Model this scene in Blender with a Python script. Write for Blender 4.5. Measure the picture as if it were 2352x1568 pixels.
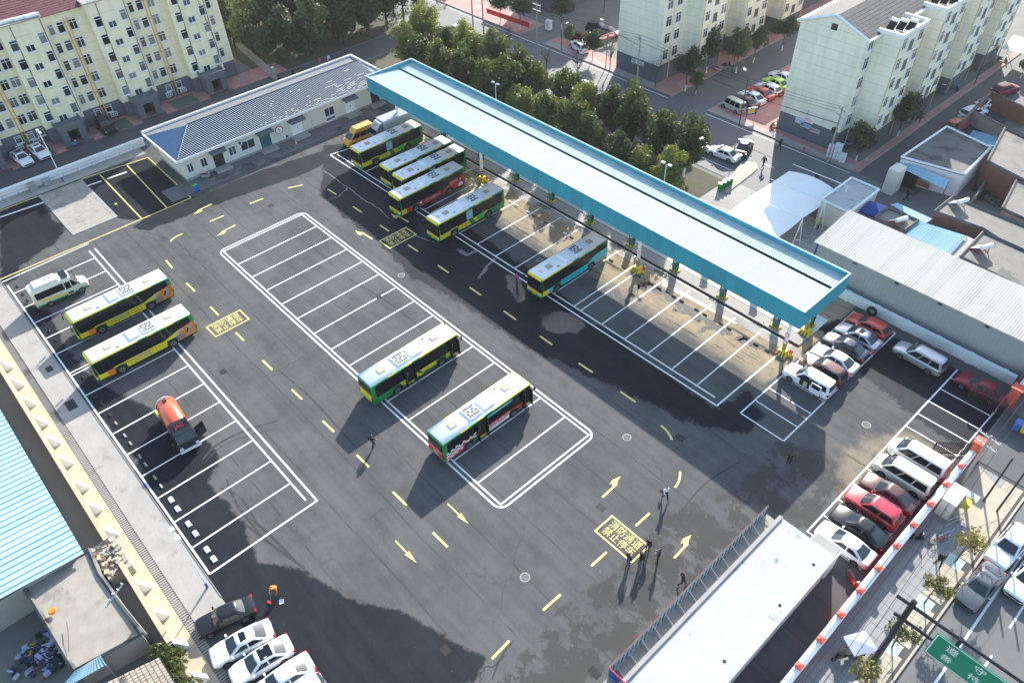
import bpy, math, random
import numpy as np
from mathutils import Vector, Matrix
random.seed(7); RNG = np.random.default_rng(7)
S = bpy.context.scene
for o in list(bpy.data.objects): bpy.data.objects.remove(o)
COL = S.collection
R = math.radians
HAZE_D = 0.00012
# ---------------------------------------------------------------- camera
CAM_H = 56.0; FPX = 1765.0; W0, H0 = 2352.0, 1568.0
def _rot(p, r, y):
    cp, sp, cy, sy, cr, sr = math.cos(p), math.sin(p), math.cos(y), math.sin(y), math.cos(r), math.sin(r)
    Yw = np.array([[cy, -sy, 0], [sy, cy, 0], [0, 0, 1]])
    B = np.array([[1, 0, 0], [0, -sp, -cp], [0, cp, -sp]])
    return np.array([[cr, -sr, 0], [sr, cr, 0], [0, 0, 1]]) @ B @ Yw
CM = _rot(R(43.9), R(-2.2), R(-48.8))
cam = bpy.data.cameras.new('camera'); camo = bpy.data.objects.new('camera', cam); COL.objects.link(camo)
cam.sensor_fit = 'HORIZONTAL'; cam.sensor_width = 36.0; cam.lens = FPX / W0 * 36.0
cam.clip_start = 0.5; cam.clip_end = 6000
mw = Matrix.Identity(4)
for i in range(3):
    mw[i][0] = CM[0][i]; mw[i][1] = -CM[1][i]; mw[i][2] = -CM[2][i]
mw[2][3] = CAM_H
camo.matrix_world = mw
S.camera = camo
# ---------------------------------------------------------------- sky, sun, exposure
SUN_AZ, SUN_EL = 120.0, 26.0          # direction towards the sun, from +x counter-clockwise
wd = bpy.data.worlds.new('World'); S.world = wd; wd.use_nodes = True
nt = wd.node_tree; sky = nt.nodes.new('ShaderNodeTexSky'); sky.sky_type = 'NISHITA'
sky.sun_disc = False; sky.sun_elevation = R(SUN_EL); sky.sun_rotation = R((90 - SUN_AZ) % 360)
sky.air_density = 1.2; sky.dust_density = 1.0; sky.ozone_density = 1.5
nt.links.new(sky.outputs[0], nt.nodes['Background'].inputs[0]); nt.nodes['Background'].inputs[1].default_value = 0.15
sl = bpy.data.lights.new('sun', 'SUN'); sl.energy = 4.6; sl.angle = R(0.53); sl.color = (1.0, 0.955, 0.89)
so = bpy.data.objects.new('sun', sl); COL.objects.link(so)
sd = Vector((math.cos(R(SUN_AZ)) * math.cos(R(SUN_EL)), math.sin(R(SUN_AZ)) * math.cos(R(SUN_EL)), math.sin(R(SUN_EL))))
so.rotation_euler = sd.to_track_quat('Z', 'Y').to_euler()
S.view_settings.view_transform = 'Standard'; S.view_settings.look = 'None'
S.view_settings.exposure = 1.25; S.view_settings.gamma = 1.0; S.view_settings.use_curve_mapping = False
S.render.engine = 'CYCLES'
# ---------------------------------------------------------------- helpers
def P(px, py, z=0.0):
    """photo pixel (2352 wide) -> point on the horizontal plane at height z"""
    d = CM.T @ np.array([(px - W0 / 2) / FPX, (py - H0 / 2) / FPX, 1.0])
    t = (z - CAM_H) / d[2]
    return (float(t * d[0]), float(t * d[1]), float(z))
MATS = {}
def N(nt, typ, **kw):
    n = nt.nodes.new(typ)
    for k, v in kw.items(): setattr(n, k, v)
    return n
def mth(nt, op, a, b=None, c=None, clamp=False):
    n = nt.nodes.new('ShaderNodeMath'); n.operation = op; n.use_clamp = clamp
    for i, x in enumerate((a, b, c)):
        if x is None: continue
        if isinstance(x, (int, float)): n.inputs[i].default_value = x
        else: nt.links.new(x, n.inputs[i])
    return n.outputs[0]
def mixc(nt, fac, a, b, mode='MIX'):
    n = nt.nodes.new('ShaderNodeMix'); n.data_type = 'RGBA'; n.blend_type = mode; n.clamp_factor = True
    for sock, x in ((n.inputs[0], fac), (n.inputs[6], a), (n.inputs[7], b)):
        if isinstance(x, (int, float)): sock.default_value = x
        elif isinstance(x, tuple): sock.default_value = (*x, 1.0)[:4]
        else: nt.links.new(x, sock)
    return n.outputs[2]
def noise(nt, vec, sc, det=4.0, rough=0.55):
    n = nt.nodes.new('ShaderNodeTexNoise'); n.inputs['Scale'].default_value = sc
    n.inputs['Detail'].default_value = det; n.inputs['Roughness'].default_value = rough
    if vec is not None: nt.links.new(vec, n.inputs['Vector'])
    return n.outputs[0]
def sstep(nt, x, a, b):
    n = nt.nodes.new('ShaderNodeMapRange'); n.interpolation_type = 'SMOOTHSTEP'
    nt.links.new(x, n.inputs[0]); n.inputs[1].default_value = a; n.inputs[2].default_value = b
    return n.outputs[0]
def newmat(name):
    m = bpy.data.materials.new(name); m.use_nodes = True
    nt = m.node_tree; b = nt.nodes['Principled BSDF']
    return m, nt, b
def M(name, col=None, rough=0.6, metal=0.0, var=0.14, sc=1.2, bump=0.0, bsc=30.0, coat=0.0, col2=None, stain=0.0, spec=0.5, emit=0.0):
    """procedural paint / stone / metal: base colour varied by two noises, optional second colour in stains"""
    if name in MATS or col is None: return MATS[name]
    m, nt, b = newmat(name)
    pos = N(nt, 'ShaderNodeNewGeometry').outputs['Position']
    n1 = noise(nt, pos, sc, 5.0); n2 = noise(nt, pos, sc * 9, 3.0)
    k = mth(nt, 'MULTIPLY_ADD', mth(nt, 'ADD', mth(nt, 'MULTIPLY', n1, 0.7), mth(nt, 'MULTIPLY', n2, 0.3)), 2 * var * 1.6, 1 - var * 1.6)
    vm = N(nt, 'ShaderNodeVectorMath', operation='SCALE'); vm.inputs[0].default_value = col[:3]; nt.links.new(k, vm.inputs['Scale'])
    c = vm.outputs[0]
    if col2 is not None:
        n3 = noise(nt, pos, sc * 0.6, 6.0, 0.65)
        c = mixc(nt, sstep(nt, n3, 0.62 - stain * 0.3, 0.74 - stain * 0.3), c, tuple(col2))
    nt.links.new(c, b.inputs['Base Color'])
    b.inputs['Roughness'].default_value = rough; b.inputs['Metallic'].default_value = metal
    b.inputs['Coat Weight'].default_value = coat; b.inputs['Coat Roughness'].default_value = 0.06
    b.inputs['Specular IOR Level'].default_value = spec
    if emit:
        b.inputs['Emission Color'].default_value = (*col[:3], 1); b.inputs['Emission Strength'].default_value = emit
    if bump > 0:
        bn = N(nt, 'ShaderNodeBump'); bn.inputs['Strength'].default_value = bump; bn.inputs['Distance'].default_value = 0.03
        nt.links.new(noise(nt, pos, bsc, 4.0), bn.inputs['Height']); nt.links.new(bn.outputs[0], b.inputs['Normal'])
    MATS[name] = m
    return m
class MB:
    """mesh collector; k = material slot of the faces added next"""
    def __init__(s): s.v = []; s.f = []; s.m = []; s.k = 0
    def add(s, vs, fs):
        n = len(s.v); s.v += [tuple(v) for v in vs]; s.f += [tuple(i + n for i in f) for f in fs]; s.m += [s.k] * len(fs); return s
    def box(s, x0, x1, y0, y1, z0, z1):
        return s.add([(x0, y0, z0), (x1, y0, z0), (x1, y1, z0), (x0, y1, z0), (x0, y0, z1), (x1, y0, z1), (x1, y1, z1), (x0, y1, z1)],
                     [(3, 2, 1, 0), (4, 5, 6, 7), (0, 1, 5, 4), (1, 2, 6, 5), (2, 3, 7, 6), (3, 0, 4, 7)])
    def cbox(s, x, y, z, sx, sy, sz, rz=0.0):
        n = len(s.v); s.box(-sx / 2, sx / 2, -sy / 2, sy / 2, 0, sz); c, q = math.cos(rz), math.sin(rz)
        s.v[n:] = [(x + a * c - b * q, y + a * q + b * c, z + h) for a, b, h in s.v[n:]]; return s
    def bar(s, a, b, w, h=None):
        """square bar from a to b"""
        return s.cyl(a, b, w * 0.7071, None, 4)
    def cyl(s, a, b, ra, rb=None, n=8, cap=True):
        a = Vector(a); b = Vector(b); rb = ra if rb is None else rb
        d = (b - a).normalized(); u = d.orthogonal().normalized() if abs(d.z) < 0.999 else Vector((1, 0, 0)); w = d.cross(u)
        ang = [2 * math.pi * (i + 0.5) / n for i in range(n)]
        vs = [a + (u * math.cos(t) + w * math.sin(t)) * ra for t in ang] + [b + (u * math.cos(t) + w * math.sin(t)) * rb for t in ang]
        fs = [(i, (i + 1) % n, n + (i + 1) % n, n + i) for i in range(n)]
        if cap: fs += [tuple(range(n - 1, -1, -1)), tuple(range(n, 2 * n))]
        return s.add(vs, fs)
    def tube(s, pts, r, n=5):
        for a, b in zip(pts[:-1], pts[1:]): s.cyl(a, b, r, None, n, False)
        return s
    def poly(s, pts): return s.add(pts, [tuple(range(len(pts)))])
    def prism(s, pts, z0, z1):
        n = len(pts); return s.add([(x, y, z0) for x, y in pts] + [(x, y, z1) for x, y in pts],
            [tuple(range(n - 1, -1, -1)), tuple(range(n, 2 * n))] + [(i, (i + 1) % n, n + (i + 1) % n, n + i) for i in range(n)])
    def plate(s, pts, y, t):
        """polygon in x,z extruded along y from y to y+t"""
        n = len(pts); fs = [tuple(range(n)), tuple(range(2 * n - 1, n - 1, -1))] + [((i + 1) % n, i, n + i, n + (i + 1) % n) for i in range(n)]
        return s.add([(x, y, z) for x, z in pts] + [(x, y + t, z) for x, z in pts], fs)
    def loft(s, rings, cap=True):
        n = len(rings[0]); vs = [p for r in rings for p in r]; fs = []
        for j in range(len(rings) - 1):
            for i in range(n): fs.append((j * n + i, j * n + (i + 1) % n, (j + 1) * n + (i + 1) % n, (j + 1) * n + i))
        if cap: fs += [tuple(range(n - 1, -1, -1)), tuple(range((len(rings) - 1) * n, len(rings) * n))]
        return s.add(vs, fs)
    def mesh(s, name, mats, smooth=None):
        me = bpy.data.meshes.new(name); me.from_pydata(s.v, [], s.f); 
        if not isinstance(mats, (list, tuple)): mats = [mats]
        for q in mats: me.materials.append(MATS[q] if isinstance(q, str) else q)
        if len(mats) > 1: me.polygons.foreach_set('material_index', s.m)
        if smooth:
            me.polygons.foreach_set('use_smooth', [True] * len(me.polygons)); me.set_sharp_from_angle(angle=R(smooth))
        me.update(); return me
def O(name, me, parent=None, loc=(0, 0, 0), rz=0.0, kind=None):
    o = bpy.data.objects.new(name, me); COL.objects.link(o); o.location = loc; o.rotation_euler = (0, 0, rz)
    if parent is not None: o.parent = parent
    if kind: o['kind'] = kind
    return o
def part(name, mb, mats, parent, smooth=None, loc=(0, 0, 0), rz=0.0):
    return O(name, mb.mesh(name, mats, smooth), parent, loc, rz)
def tag(o, label, cat, group=None):
    o['label'] = label; o['category'] = cat
    if group: o['group'] = group
    return o
def thing(name, label, cat, loc=(0, 0, 0), rz=0.0, group=None):
    return tag(O(name, None, None, loc, rz), label, cat, group)
def solid(name, mb, mats, label, cat, group=None, smooth=None, loc=(0, 0, 0), rz=0.0):
    return tag(O(name, mb.mesh(name, mats, smooth), None, loc, rz), label, cat, group)
def struct(name, mb, mats, parent=None, smooth=None):
    return O(name, mb.mesh(name, mats, smooth), parent, kind='structure')
def clone(root, loc, rz, label=None, group=None):
    def cp(o, par):
        c = o.copy(); COL.objects.link(c); c.parent = par
        for ch in o.children: cp(ch, c)
        return c
    r = cp(root, None); r.location = loc; r.rotation_euler = (0, 0, rz)
    if label: r['label'] = label
    if group: r['group'] = group
    return r
def pieces(name, mb, mats, places, parent, limit=300, smooth=None):
    """alike pieces: the ones nearest the camera as objects sharing one mesh, the rest joined as one part of kind stuff.
    places: (x, y, z, rz[, sx])"""
    c = Vector((0, 0, CAM_H)); places = sorted(places, key=lambda p: (Vector(p[:3]) - c).length)
    me = mb.mesh(name, mats, smooth)
    for p in places[:limit]:
        o = O(name, me, parent, p[:3], p[3])
        if len(p) > 4: o.scale = (p[4], 1, 1)
    if len(places) > limit:
        r = MB(); 
        for p in places[limit:]:
            q, w = math.cos(p[3]), math.sin(p[3]); sx = p[4] if len(p) > 4 else 1
            n = len(r.v); r.v += [(p[0] + a * sx * q - b * w, p[1] + a * sx * w + b * q, p[2] + h) for a, b, h in mb.v]
            r.f += [tuple(i + n for i in f) for f in mb.f]; r.m += mb.m
        O(name + '_field', r.mesh(name, mats, smooth), parent, kind='stuff')
def xform(mb, mat):
    mb.v = [tuple(mat @ Vector(v)) for v in mb.v]; return mb
ORD = ['first', 'second', 'third', 'fourth', 'fifth', 'sixth', 'seventh', 'eighth', 'ninth', 'tenth', 'eleventh', 'twelfth',
       'thirteenth', 'fourteenth', 'fifteenth', 'sixteenth', 'seventeenth', 'eighteenth', 'nineteenth', 'twentieth', 'twenty-first', 'twenty-second', 'twenty-third', 'twenty-fourth', 'twenty-fifth', 'twenty-sixth', 'twenty-seventh', 'twenty-eighth', 'twenty-ninth', 'thirtieth']
# ---------------------------------------------------------------- lettering and figure meshes prepared before the scene fills up
_TX = {}
def _unit_text(txt):
    cu = bpy.data.curves.new('t', 'FONT'); cu.body = txt; cu.size = 1.0; cu.align_x = 'CENTER'; cu.align_y = 'CENTER'; cu.resolution_u = 2
    o = bpy.data.objects.new('t', cu); COL.objects.link(o); dg = bpy.context.evaluated_depsgraph_get(); dg.update()
    me = bpy.data.meshes.new_from_object(o.evaluated_get(dg)); r = ([tuple(v.co) for v in me.vertices], [tuple(p.vertices) for p in me.polygons])
    bpy.data.objects.remove(o); bpy.data.meshes.remove(me); return r
for s_ in ('消防通道', '禁止停车', '1', '2', '3', '5', '!', '客运服务', 'JVK', '科发 大闸蟹特供', '科发专供', '城市公共交通', '公交集团保修', '安全出行服务热线', '安', '全', '公', '司', '社区快聘 幸福合肥', '找工作就上社区快聘', '学生乘车点 热线电话', '求职招聘', 'JAC',
           '遵', '守', '交', '规', '善', '待', '生', '命'): _TX[s_] = _unit_text(s_)
def text_mb(txt, size):
    v, f = _TX[txt]; r = MB(); r.add([(a * size, b * size, c * size) for a, b, c in v], f); return r
JN = {'pel': .145, 'spi': .135, 'che': .165, 'nec': .06, 'hea': .098, 'top': .085, 'hip': .10, 'kne': .07, 'ank': .05, 'toe': .045, 'sho': .085, 'elb': .06, 'wri': .042, 'han': .042}
def figure(name, J, bulk=1.0):
    """J: joints; L/R suffixes. One skinned body, fingers and face added to the same mesh. slots: coat, trousers, skin, hair, shoes"""
    ks = list(J); ed = [('pel', 'spi'), ('spi', 'che'), ('che', 'nec'), ('nec', 'hea'), ('hea', 'top')]; lab = [1, 0, 0, 2, 3]
    for s in 'LR':
        for a, b, l in (('pel', 'hip' + s, 1), ('hip' + s, 'kne' + s, 1), ('kne' + s, 'ank' + s, 1), ('ank' + s, 'toe' + s, 4), ('che', 'sho' + s, 0), ('sho' + s, 'elb' + s, 0), ('elb' + s, 'wri' + s, 0), ('wri' + s, 'han' + s, 2)): ed.append((a, b)); lab.append(l)
    me = bpy.data.meshes.new('f'); me.from_pydata([J[k] for k in ks], [(ks.index(a), ks.index(b)) for a, b in ed], []); o = bpy.data.objects.new('f', me); COL.objects.link(o)
    md = o.modifiers.new('s', 'SKIN'); md.use_smooth_shade = True; sv = me.skin_vertices[0].data if me.skin_vertices else None
    if sv is None:
        bpy.context.view_layer.update(); sv = me.skin_vertices[0].data
    for i, k in enumerate(ks):
        r = JN[k[:3]] * (bulk if k[:3] in ('spi', 'che', 'sho', 'elb', 'pel') else 1); sv[i].radius = (r, r * (.8 if k in ('spi', 'pel') else 1)); sv[i].use_root = k == 'pel'
    o.modifiers.new('u', 'SUBSURF').levels = 1; dg = bpy.context.evaluated_depsgraph_get(); dg.update(); em = bpy.data.meshes.new_from_object(o.evaluated_get(dg)); bpy.data.objects.remove(o)
    q = MB(); q.add([tuple(v.co) for v in em.vertices], [tuple(p.vertices) for p in em.polygons]); vs = np.array(q.v); seg = [(np.array(J[a]), np.array(J[b])) for a, b in ed]; hd = np.array(J['hea']); tp = np.array(J['top']); nk = np.array(J['nec'])
    for i, f in enumerate(q.f):
        c = vs[list(f)].mean(0); best = (9, 0)
        for (a, b), l in zip(seg, lab):
            t = np.clip(((c - a) @ (b - a)) / ((b - a) @ (b - a)), 0, 1); d = np.linalg.norm(c - a - t * (b - a))
            if d < best[0]: best = (d, l)
        l = best[1]
        if l in (2, 3) and np.linalg.norm(c - (hd + tp) / 2) < .22: l = 3 if (c - hd) @ (tp - hd) / np.linalg.norm(tp - hd) > .06 or (c - hd)[0] < -.02 else 2
        q.m[i] = l
    for s in 'LR':
        h = Vector(J['han' + s]); w = Vector(J['wri' + s]); d = (h - w).normalized(); u = d.orthogonal().normalized(); q.k = 2
        for i, ln in enumerate((.075, .085, .08, .065)): b0 = h + u * (.027 - .018 * i); m_ = b0 + d * ln * .6; q.cyl(b0, m_, .011, .010, 5); q.cyl(m_, m_ + d * ln * .4 + d.cross(u) * .02, .010, .007, 5)
        q.cyl(h - d * .03 + u * .03, h + d * .02 + u * .065, .012, .009, 5)
    fw = Vector((.098, 0, 0)); hv = Vector(J['hea']); q.k = 2; q.cyl(hv + fw * .9 + Vector((0, 0, .01)), hv + fw * 1.18 + Vector((0, 0, -.012)), .016, .012, 5); q.k = 3
    for s in (-1, 1): q.cyl(hv + fw * .88 + Vector((0, .032 * s, .03)), hv + fw * .98 + Vector((0, .032 * s, .03)), .01, None, 5)
    q.k = 2
    for s in (-1, 1): q.cyl(hv + Vector((0, .088 * s, -.01)), hv + Vector((0, .11 * s, .03)), .016, None, 5)
    bpy.data.meshes.remove(em); return q
def joints(**kw):
    J = dict(pel=(0, 0, .93), spi=(0, 0, 1.12), che=(0, 0, 1.32), nec=(.01, 0, 1.47), hea=(.03, 0, 1.58), top=(.03, 0, 1.66))
    for s, y in (('L', 1), ('R', -1)): J.update({'hip' + s: (0, .095 * y, .88), 'kne' + s: (.02, .10 * y, .48), 'ank' + s: (0, .11 * y, .09), 'toe' + s: (.15, .13 * y, .05), 'sho' + s: (0, .20 * y, 1.40), 'elb' + s: (-.03, .27 * y, 1.12), 'wri' + s: (.06, .28 * y, .88), 'han' + s: (.08, .275 * y, .80)})
    J.update(kw); return J
FIG = {'stand': figure('stand', joints(), 1.12),
 'phone': figure('phone', joints(elbR=(.06, -.30, 1.18), wriR=(.16, -.16, 1.42), hanR=(.15, -.12, 1.50), kneL=(.06, .12, .48), ankL=(.03, .16, .09), toeL=(.17, .2, .05)), 1.12),
 'talk': figure('talk', joints(elbR=(.05, -.28, 1.12), wriR=(.22, -.16, 1.14), hanR=(.28, -.12, 1.17), elbL=(.04, .28, 1.12), wriL=(.2, .18, 1.1), hanL=(.26, .14, 1.12)), 1.15),
 'walk': figure('walk', joints(kneL=(.20, .09, .50), ankL=(.30, .09, .10), toeL=(.44, .1, .08), kneR=(-.04, -.1, .48), ankR=(-.30, -.1, .15), toeR=(-.17, -.11, .05), elbL=(-.14, .26, 1.14), wriL=(-.12, .28, .9), hanL=(-.1, .28, .82), elbR=(.10, -.26, 1.14), wriR=(.26, -.24, .98), hanR=(.32, -.22, .93)), 1.1),
 'sweep': figure('sweep', joints(pel=(-.08, 0, .92), spi=(.02, 0, 1.09), che=(.16, 0, 1.24), nec=(.28, 0, 1.34), hea=(.36, 0, 1.41), top=(.41, 0, 1.47), hipL=(-.07, .095, .88), hipR=(-.07, -.095, .88), shoL=(.2, .2, 1.30), shoR=(.2, -.2, 1.30), elbL=(.28, .3, 1.04), wriL=(.42, .26, .86), hanL=(.47, .25, .8), elbR=(.3, -.3, 1.04), wriR=(.46, -.26, .9), hanR=(.5, -.24, .86)), 1.12),
 'ride': figure('ride', joints(pel=(-.1, 0, .80), spi=(-.06, 0, 1.0), che=(0, 0, 1.2), nec=(.03, 0, 1.35), hea=(.06, 0, 1.45), top=(.06, 0, 1.53), hipL=(-.08, .11, .78), hipR=(-.08, -.11, .78), kneL=(.33, .17, .72), kneR=(.33, -.17, .72), ankL=(.33, .15, .34), ankR=(.33, -.15, .34), toeL=(.48, .16, .31), toeR=(.48, -.16, .31), shoL=(.0, .2, 1.27), shoR=(0, -.2, 1.27), elbL=(.2, .3, 1.05), elbR=(.2, -.3, 1.05), wriL=(.46, .27, 1.0), wriR=(.46, -.27, 1.0), hanL=(.53, .25, 1.02), hanR=(.53, -.25, 1.02)), 1.1)}
# ---------------------------------------------------------------- materials
M('white_paint', (0.78, 0.79, 0.78), 0.6, var=0.10, sc=2.0, col2=(0.42, 0.42, 0.41), stain=-0.1)
M('road_white', (0.76, 0.77, 0.76), 0.75, var=0.10, sc=2.4, col2=(0.34, 0.34, 0.34), stain=0.06)
M('road_yellow', (0.74, 0.62, 0.20), 0.7, var=0.10, sc=3, col2=(0.40, 0.35, 0.17), stain=0.0)
M('concrete', (0.33, 0.31, 0.28), 0.85, var=0.22, sc=0.5, bump=0.3, col2=(0.24, 0.22, 0.20), stain=0.2)
M('concrete_tan', (0.46, 0.39, 0.27), 0.85, var=0.22, sc=0.6, bump=0.3, col2=(0.36, 0.32, 0.25), stain=0.2)
M('concrete_dark', (0.13, 0.125, 0.12), 0.85, var=0.35, sc=0.5, bump=0.3, col2=(0.05, 0.05, 0.05), stain=0.35)
M('roof_cement', (0.20, 0.185, 0.16), 0.9, var=0.3, sc=0.5, bump=0.2, col2=(0.12, 0.115, 0.11), stain=0.3)
M('soil', (0.085, 0.07, 0.048), 0.95, var=0.35, sc=0.8, bump=0.6, col2=(0.07, 0.08, 0.035), stain=0.5)
M('asphalt_street', (0.125, 0.125, 0.122), 0.75, var=0.15, sc=0.25, bump=0.2, bsc=60)
M('asphalt_lane', (0.075, 0.077, 0.08), 0.75, var=0.25, sc=0.3, bump=0.2, bsc=60)
M('pink_paving', (0.42, 0.20, 0.17), 0.85, var=0.22, sc=0.7, col2=(0.42, 0.33, 0.29), stain=0.25)
M('grey_paving', (0.30, 0.29, 0.27), 0.85, var=0.18, sc=0.8)
M('slab_grey', (0.25, 0.25, 0.25), 0.75, var=0.22, sc=0.5, bump=0.2, col2=(0.14, 0.14, 0.14), stain=0.0)
M('slab_tan', (0.42, 0.36, 0.27), 0.8, var=0.15, sc=0.8, bump=0.2)
M('turf_pad', (0.11, 0.13, 0.09), 0.95, var=0.3, sc=3, bump=0.4)
M('joint', (0.07, 0.068, 0.065), 0.9, var=0.2)
M('black_gap', (0.012, 0.012, 0.013), 0.9)
M('cream_wall', (0.72, 0.65, 0.47), 0.85, var=0.06, sc=0.4)
M('cream_pale', (0.70, 0.66, 0.56), 0.85, var=0.07, sc=0.5, col2=(0.55, 0.51, 0.43), stain=-0.1)
M('grey_stone', (0.115, 0.125, 0.145), 0.8, var=0.2, sc=1.2)
M('win_white', (0.72, 0.74, 0.76), 0.5, var=0.05)
M('glass', (0.035, 0.045, 0.055), 0.07, var=0.5, sc=0.35, spec=0.6)
M('glass_dark', (0.010, 0.012, 0.016), 0.06, var=0.3, sc=0.4, spec=0.35)
M('steel', (0.42, 0.43, 0.44), 0.4, 0.7, var=0.1)
M('dark_metal', (0.03, 0.03, 0.032), 0.5, 0.2, var=0.2)
M('gas_yellow', (0.62, 0.40, 0.06), 0.5, var=0.1)
M('rubber', (0.018, 0.018, 0.018), 0.85, var=0.2)
M('rim', (0.42, 0.43, 0.45), 0.35, 0.8, var=0.1)
M('teal_sheet', (0.055, 0.33, 0.42), 0.5, var=0.13, sc=0.6, col2=(0.09, 0.36, 0.43), stain=0.15)
M('aqua_roof', (0.33, 0.47, 0.49), 0.8, var=0.09, sc=0.35, spec=0.12)
M('white_roof', (0.43, 0.44, 0.43), 0.9, var=0.16, sc=0.8, col2=(0.20, 0.195, 0.18), stain=0.12, spec=0.1)
M('cream_sheet', (0.46, 0.45, 0.41), 0.75, var=0.06, sc=0.6)
M('grey_sheet', (0.36, 0.37, 0.37), 0.55, var=0.08, sc=0.4)
M('blue_sheet', (0.28, 0.47, 0.58), 0.75, var=0.08, sc=0.8, col2=(0.36, 0.30, 0.24), stain=-0.28)
M('blue_tile', (0.065, 0.092, 0.13), 0.45, var=0.25, sc=1.5)  # greyed to paint sky and sun glare onto the roof slope
M('blue_hip', (0.025, 0.075, 0.17), 0.45, var=0.2, sc=1.5)
M('red_tile', (0.16, 0.045, 0.05), 0.7, var=0.35, sc=1.5)
M('old_tile', (0.30, 0.26, 0.21), 0.85, var=0.4, sc=1.5)
M('old_tile_dark', (0.075, 0.07, 0.068), 0.85, var=0.4, sc=1.5)
M('brick_red', (0.22, 0.10, 0.07), 0.9, var=0.3, sc=1.0, bump=0.4)
M('wall_red', (0.62, 0.09, 0.055), 0.6, var=0.12, sc=1.0)
M('sign_green', (0.0, 0.22, 0.12), 0.4, var=0.05)
M('sign_white', (0.85, 0.87, 0.86), 0.5, var=0.03)
M('sign_blue', (0.02, 0.06, 0.30), 0.4, var=0.06)
M('red', (0.62, 0.03, 0.03), 0.45, var=0.06)
M('orange', (0.75, 0.22, 0.02), 0.5, var=0.06)
M('yellow', (0.80, 0.62, 0.02), 0.4, var=0.05)
M('yellow_dirty', (0.72, 0.48, 0.05), 0.6, var=0.2)
M('green', (0.01, 0.22, 0.055), 0.4, var=0.08)
M('lime', (0.10, 0.52, 0.05), 0.4, var=0.06)
M('cyan', (0.03, 0.45, 0.52), 0.4, var=0.06)
M('blue', (0.03, 0.16, 0.50), 0.45, var=0.1)
M('tail_red', (0.45, 0.01, 0.012), 0.2, var=0.1)
M('lamp_clear', (0.70, 0.72, 0.74), 0.15, var=0.1)
M('bark', (0.10, 0.075, 0.055), 0.95, var=0.3, sc=4, bump=0.6, bsc=20)
M('lime_wash', (0.75, 0.74, 0.70), 0.9)
M('teal_box', (0.03, 0.13, 0.12), 0.5, var=0.25)
M('mint_floor', (0.50, 0.60, 0.55), 0.55, var=0.2, sc=0.6, col2=(0.30, 0.38, 0.34), stain=0.1)
M('tent_white', (0.82, 0.83, 0.82), 0.6, var=0.04)
def streak(name, col, amt, rough, vec):
    # metal sheet with run-off streaks along one axis and slightly different panels
    m, nt, b = newmat(name); pos = N(nt, 'ShaderNodeNewGeometry').outputs['Position']; mp = N(nt, 'ShaderNodeMapping'); mp.inputs['Scale'].default_value = vec; nt.links.new(pos, mp.inputs[0])
    n1 = noise(nt, mp.outputs[0], 1.0, 6.0, 0.65); n2 = noise(nt, pos, 0.35, 3.0); pn = N(nt, 'ShaderNodeTexWhiteNoise', noise_dimensions='1D'); sx = N(nt, 'ShaderNodeSeparateXYZ'); nt.links.new(pos, sx.inputs[0]); nt.links.new(mth(nt, 'FLOOR', mth(nt, 'DIVIDE', sx.outputs[0], 1.02)), pn.inputs['W'])
    k = mth(nt, 'ADD', mth(nt, 'MULTIPLY', n1, 0.6), mth(nt, 'ADD', mth(nt, 'MULTIPLY', n2, 0.3), mth(nt, 'MULTIPLY', pn.outputs['Value'], 0.22)))
    nt.links.new(mixc(nt, mth(nt, 'MULTIPLY', sstep(nt, k, 0.35, 0.85), amt), tuple(col), tuple(x * 0.55 + 0.02 for x in col)), b.inputs['Base Color']); b.inputs['Roughness'].default_value = rough; b.inputs['Specular IOR Level'].default_value = 0.25; MATS[name] = m
streak('teal_sheet', (0.06, 0.37, 0.46), 0.55, 0.5, (2.5, 2.5, 0.25)); streak('aqua_roof', (0.43, 0.54, 0.55), 0.4, 0.8, (2.0, 0.12, 1.0)); streak('cream_sheet', (0.52, 0.50, 0.45), 0.5, 0.75, (2.0, 0.15, 1.0)); streak('blue_sheet', (0.33, 0.53, 0.64), 0.6, 0.75, (1.6, 0.2, 1.0))
# leaves: diffuse + translucent
def leafmat(name, c1, c2, tr=0.35):
    m, nt, b = newmat(name)
    g = N(nt, 'ShaderNodeNewGeometry'); oi = N(nt, 'ShaderNodeObjectInfo')
    n1 = noise(nt, g.outputs['Position'], 0.9, 3.0); n2 = noise(nt, g.outputs['Position'], 7.0, 2.0)
    k = mth(nt, 'ADD', mth(nt, 'MULTIPLY', n1, 0.8), mth(nt, 'ADD', mth(nt, 'MULTIPLY', n2, 0.7), mth(nt, 'MULTIPLY_ADD', oi.outputs['Random'], 0.7, -0.6)))
    c = mixc(nt, sstep(nt, k, 0.25, 0.95), c1, c2)
    nt.links.new(c, b.inputs['Base Color']); b.inputs['Roughness'].default_value = 0.55
    t = N(nt, 'ShaderNodeBsdfTranslucent'); nt.links.new(mixc(nt, 1.0, c, (1.0, 0.95, 0.45), 'MULTIPLY'), t.inputs[0])
    mx = N(nt, 'ShaderNodeMixShader'); mx.inputs[0].default_value = tr
    nt.links.new(b.outputs[0], mx.inputs[1]); nt.links.new(t.outputs[0], mx.inputs[2])
    nt.links.new(mx.outputs[0], nt.nodes['Material Output'].inputs[0]); MATS[name] = m
leafmat('leaf_camphor', (0.065, 0.10, 0.028), (0.24, 0.26, 0.06), 0.45)
leafmat('leaf_dark', (0.05, 0.082, 0.034), (0.145, 0.18, 0.065), 0.35)
leafmat('leaf_street', (0.08, 0.10, 0.02), (0.27, 0.23, 0.045), 0.4)
leafmat('leaf_grass', (0.05, 0.075, 0.02), (0.13, 0.14, 0.05), 0.2)
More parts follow.
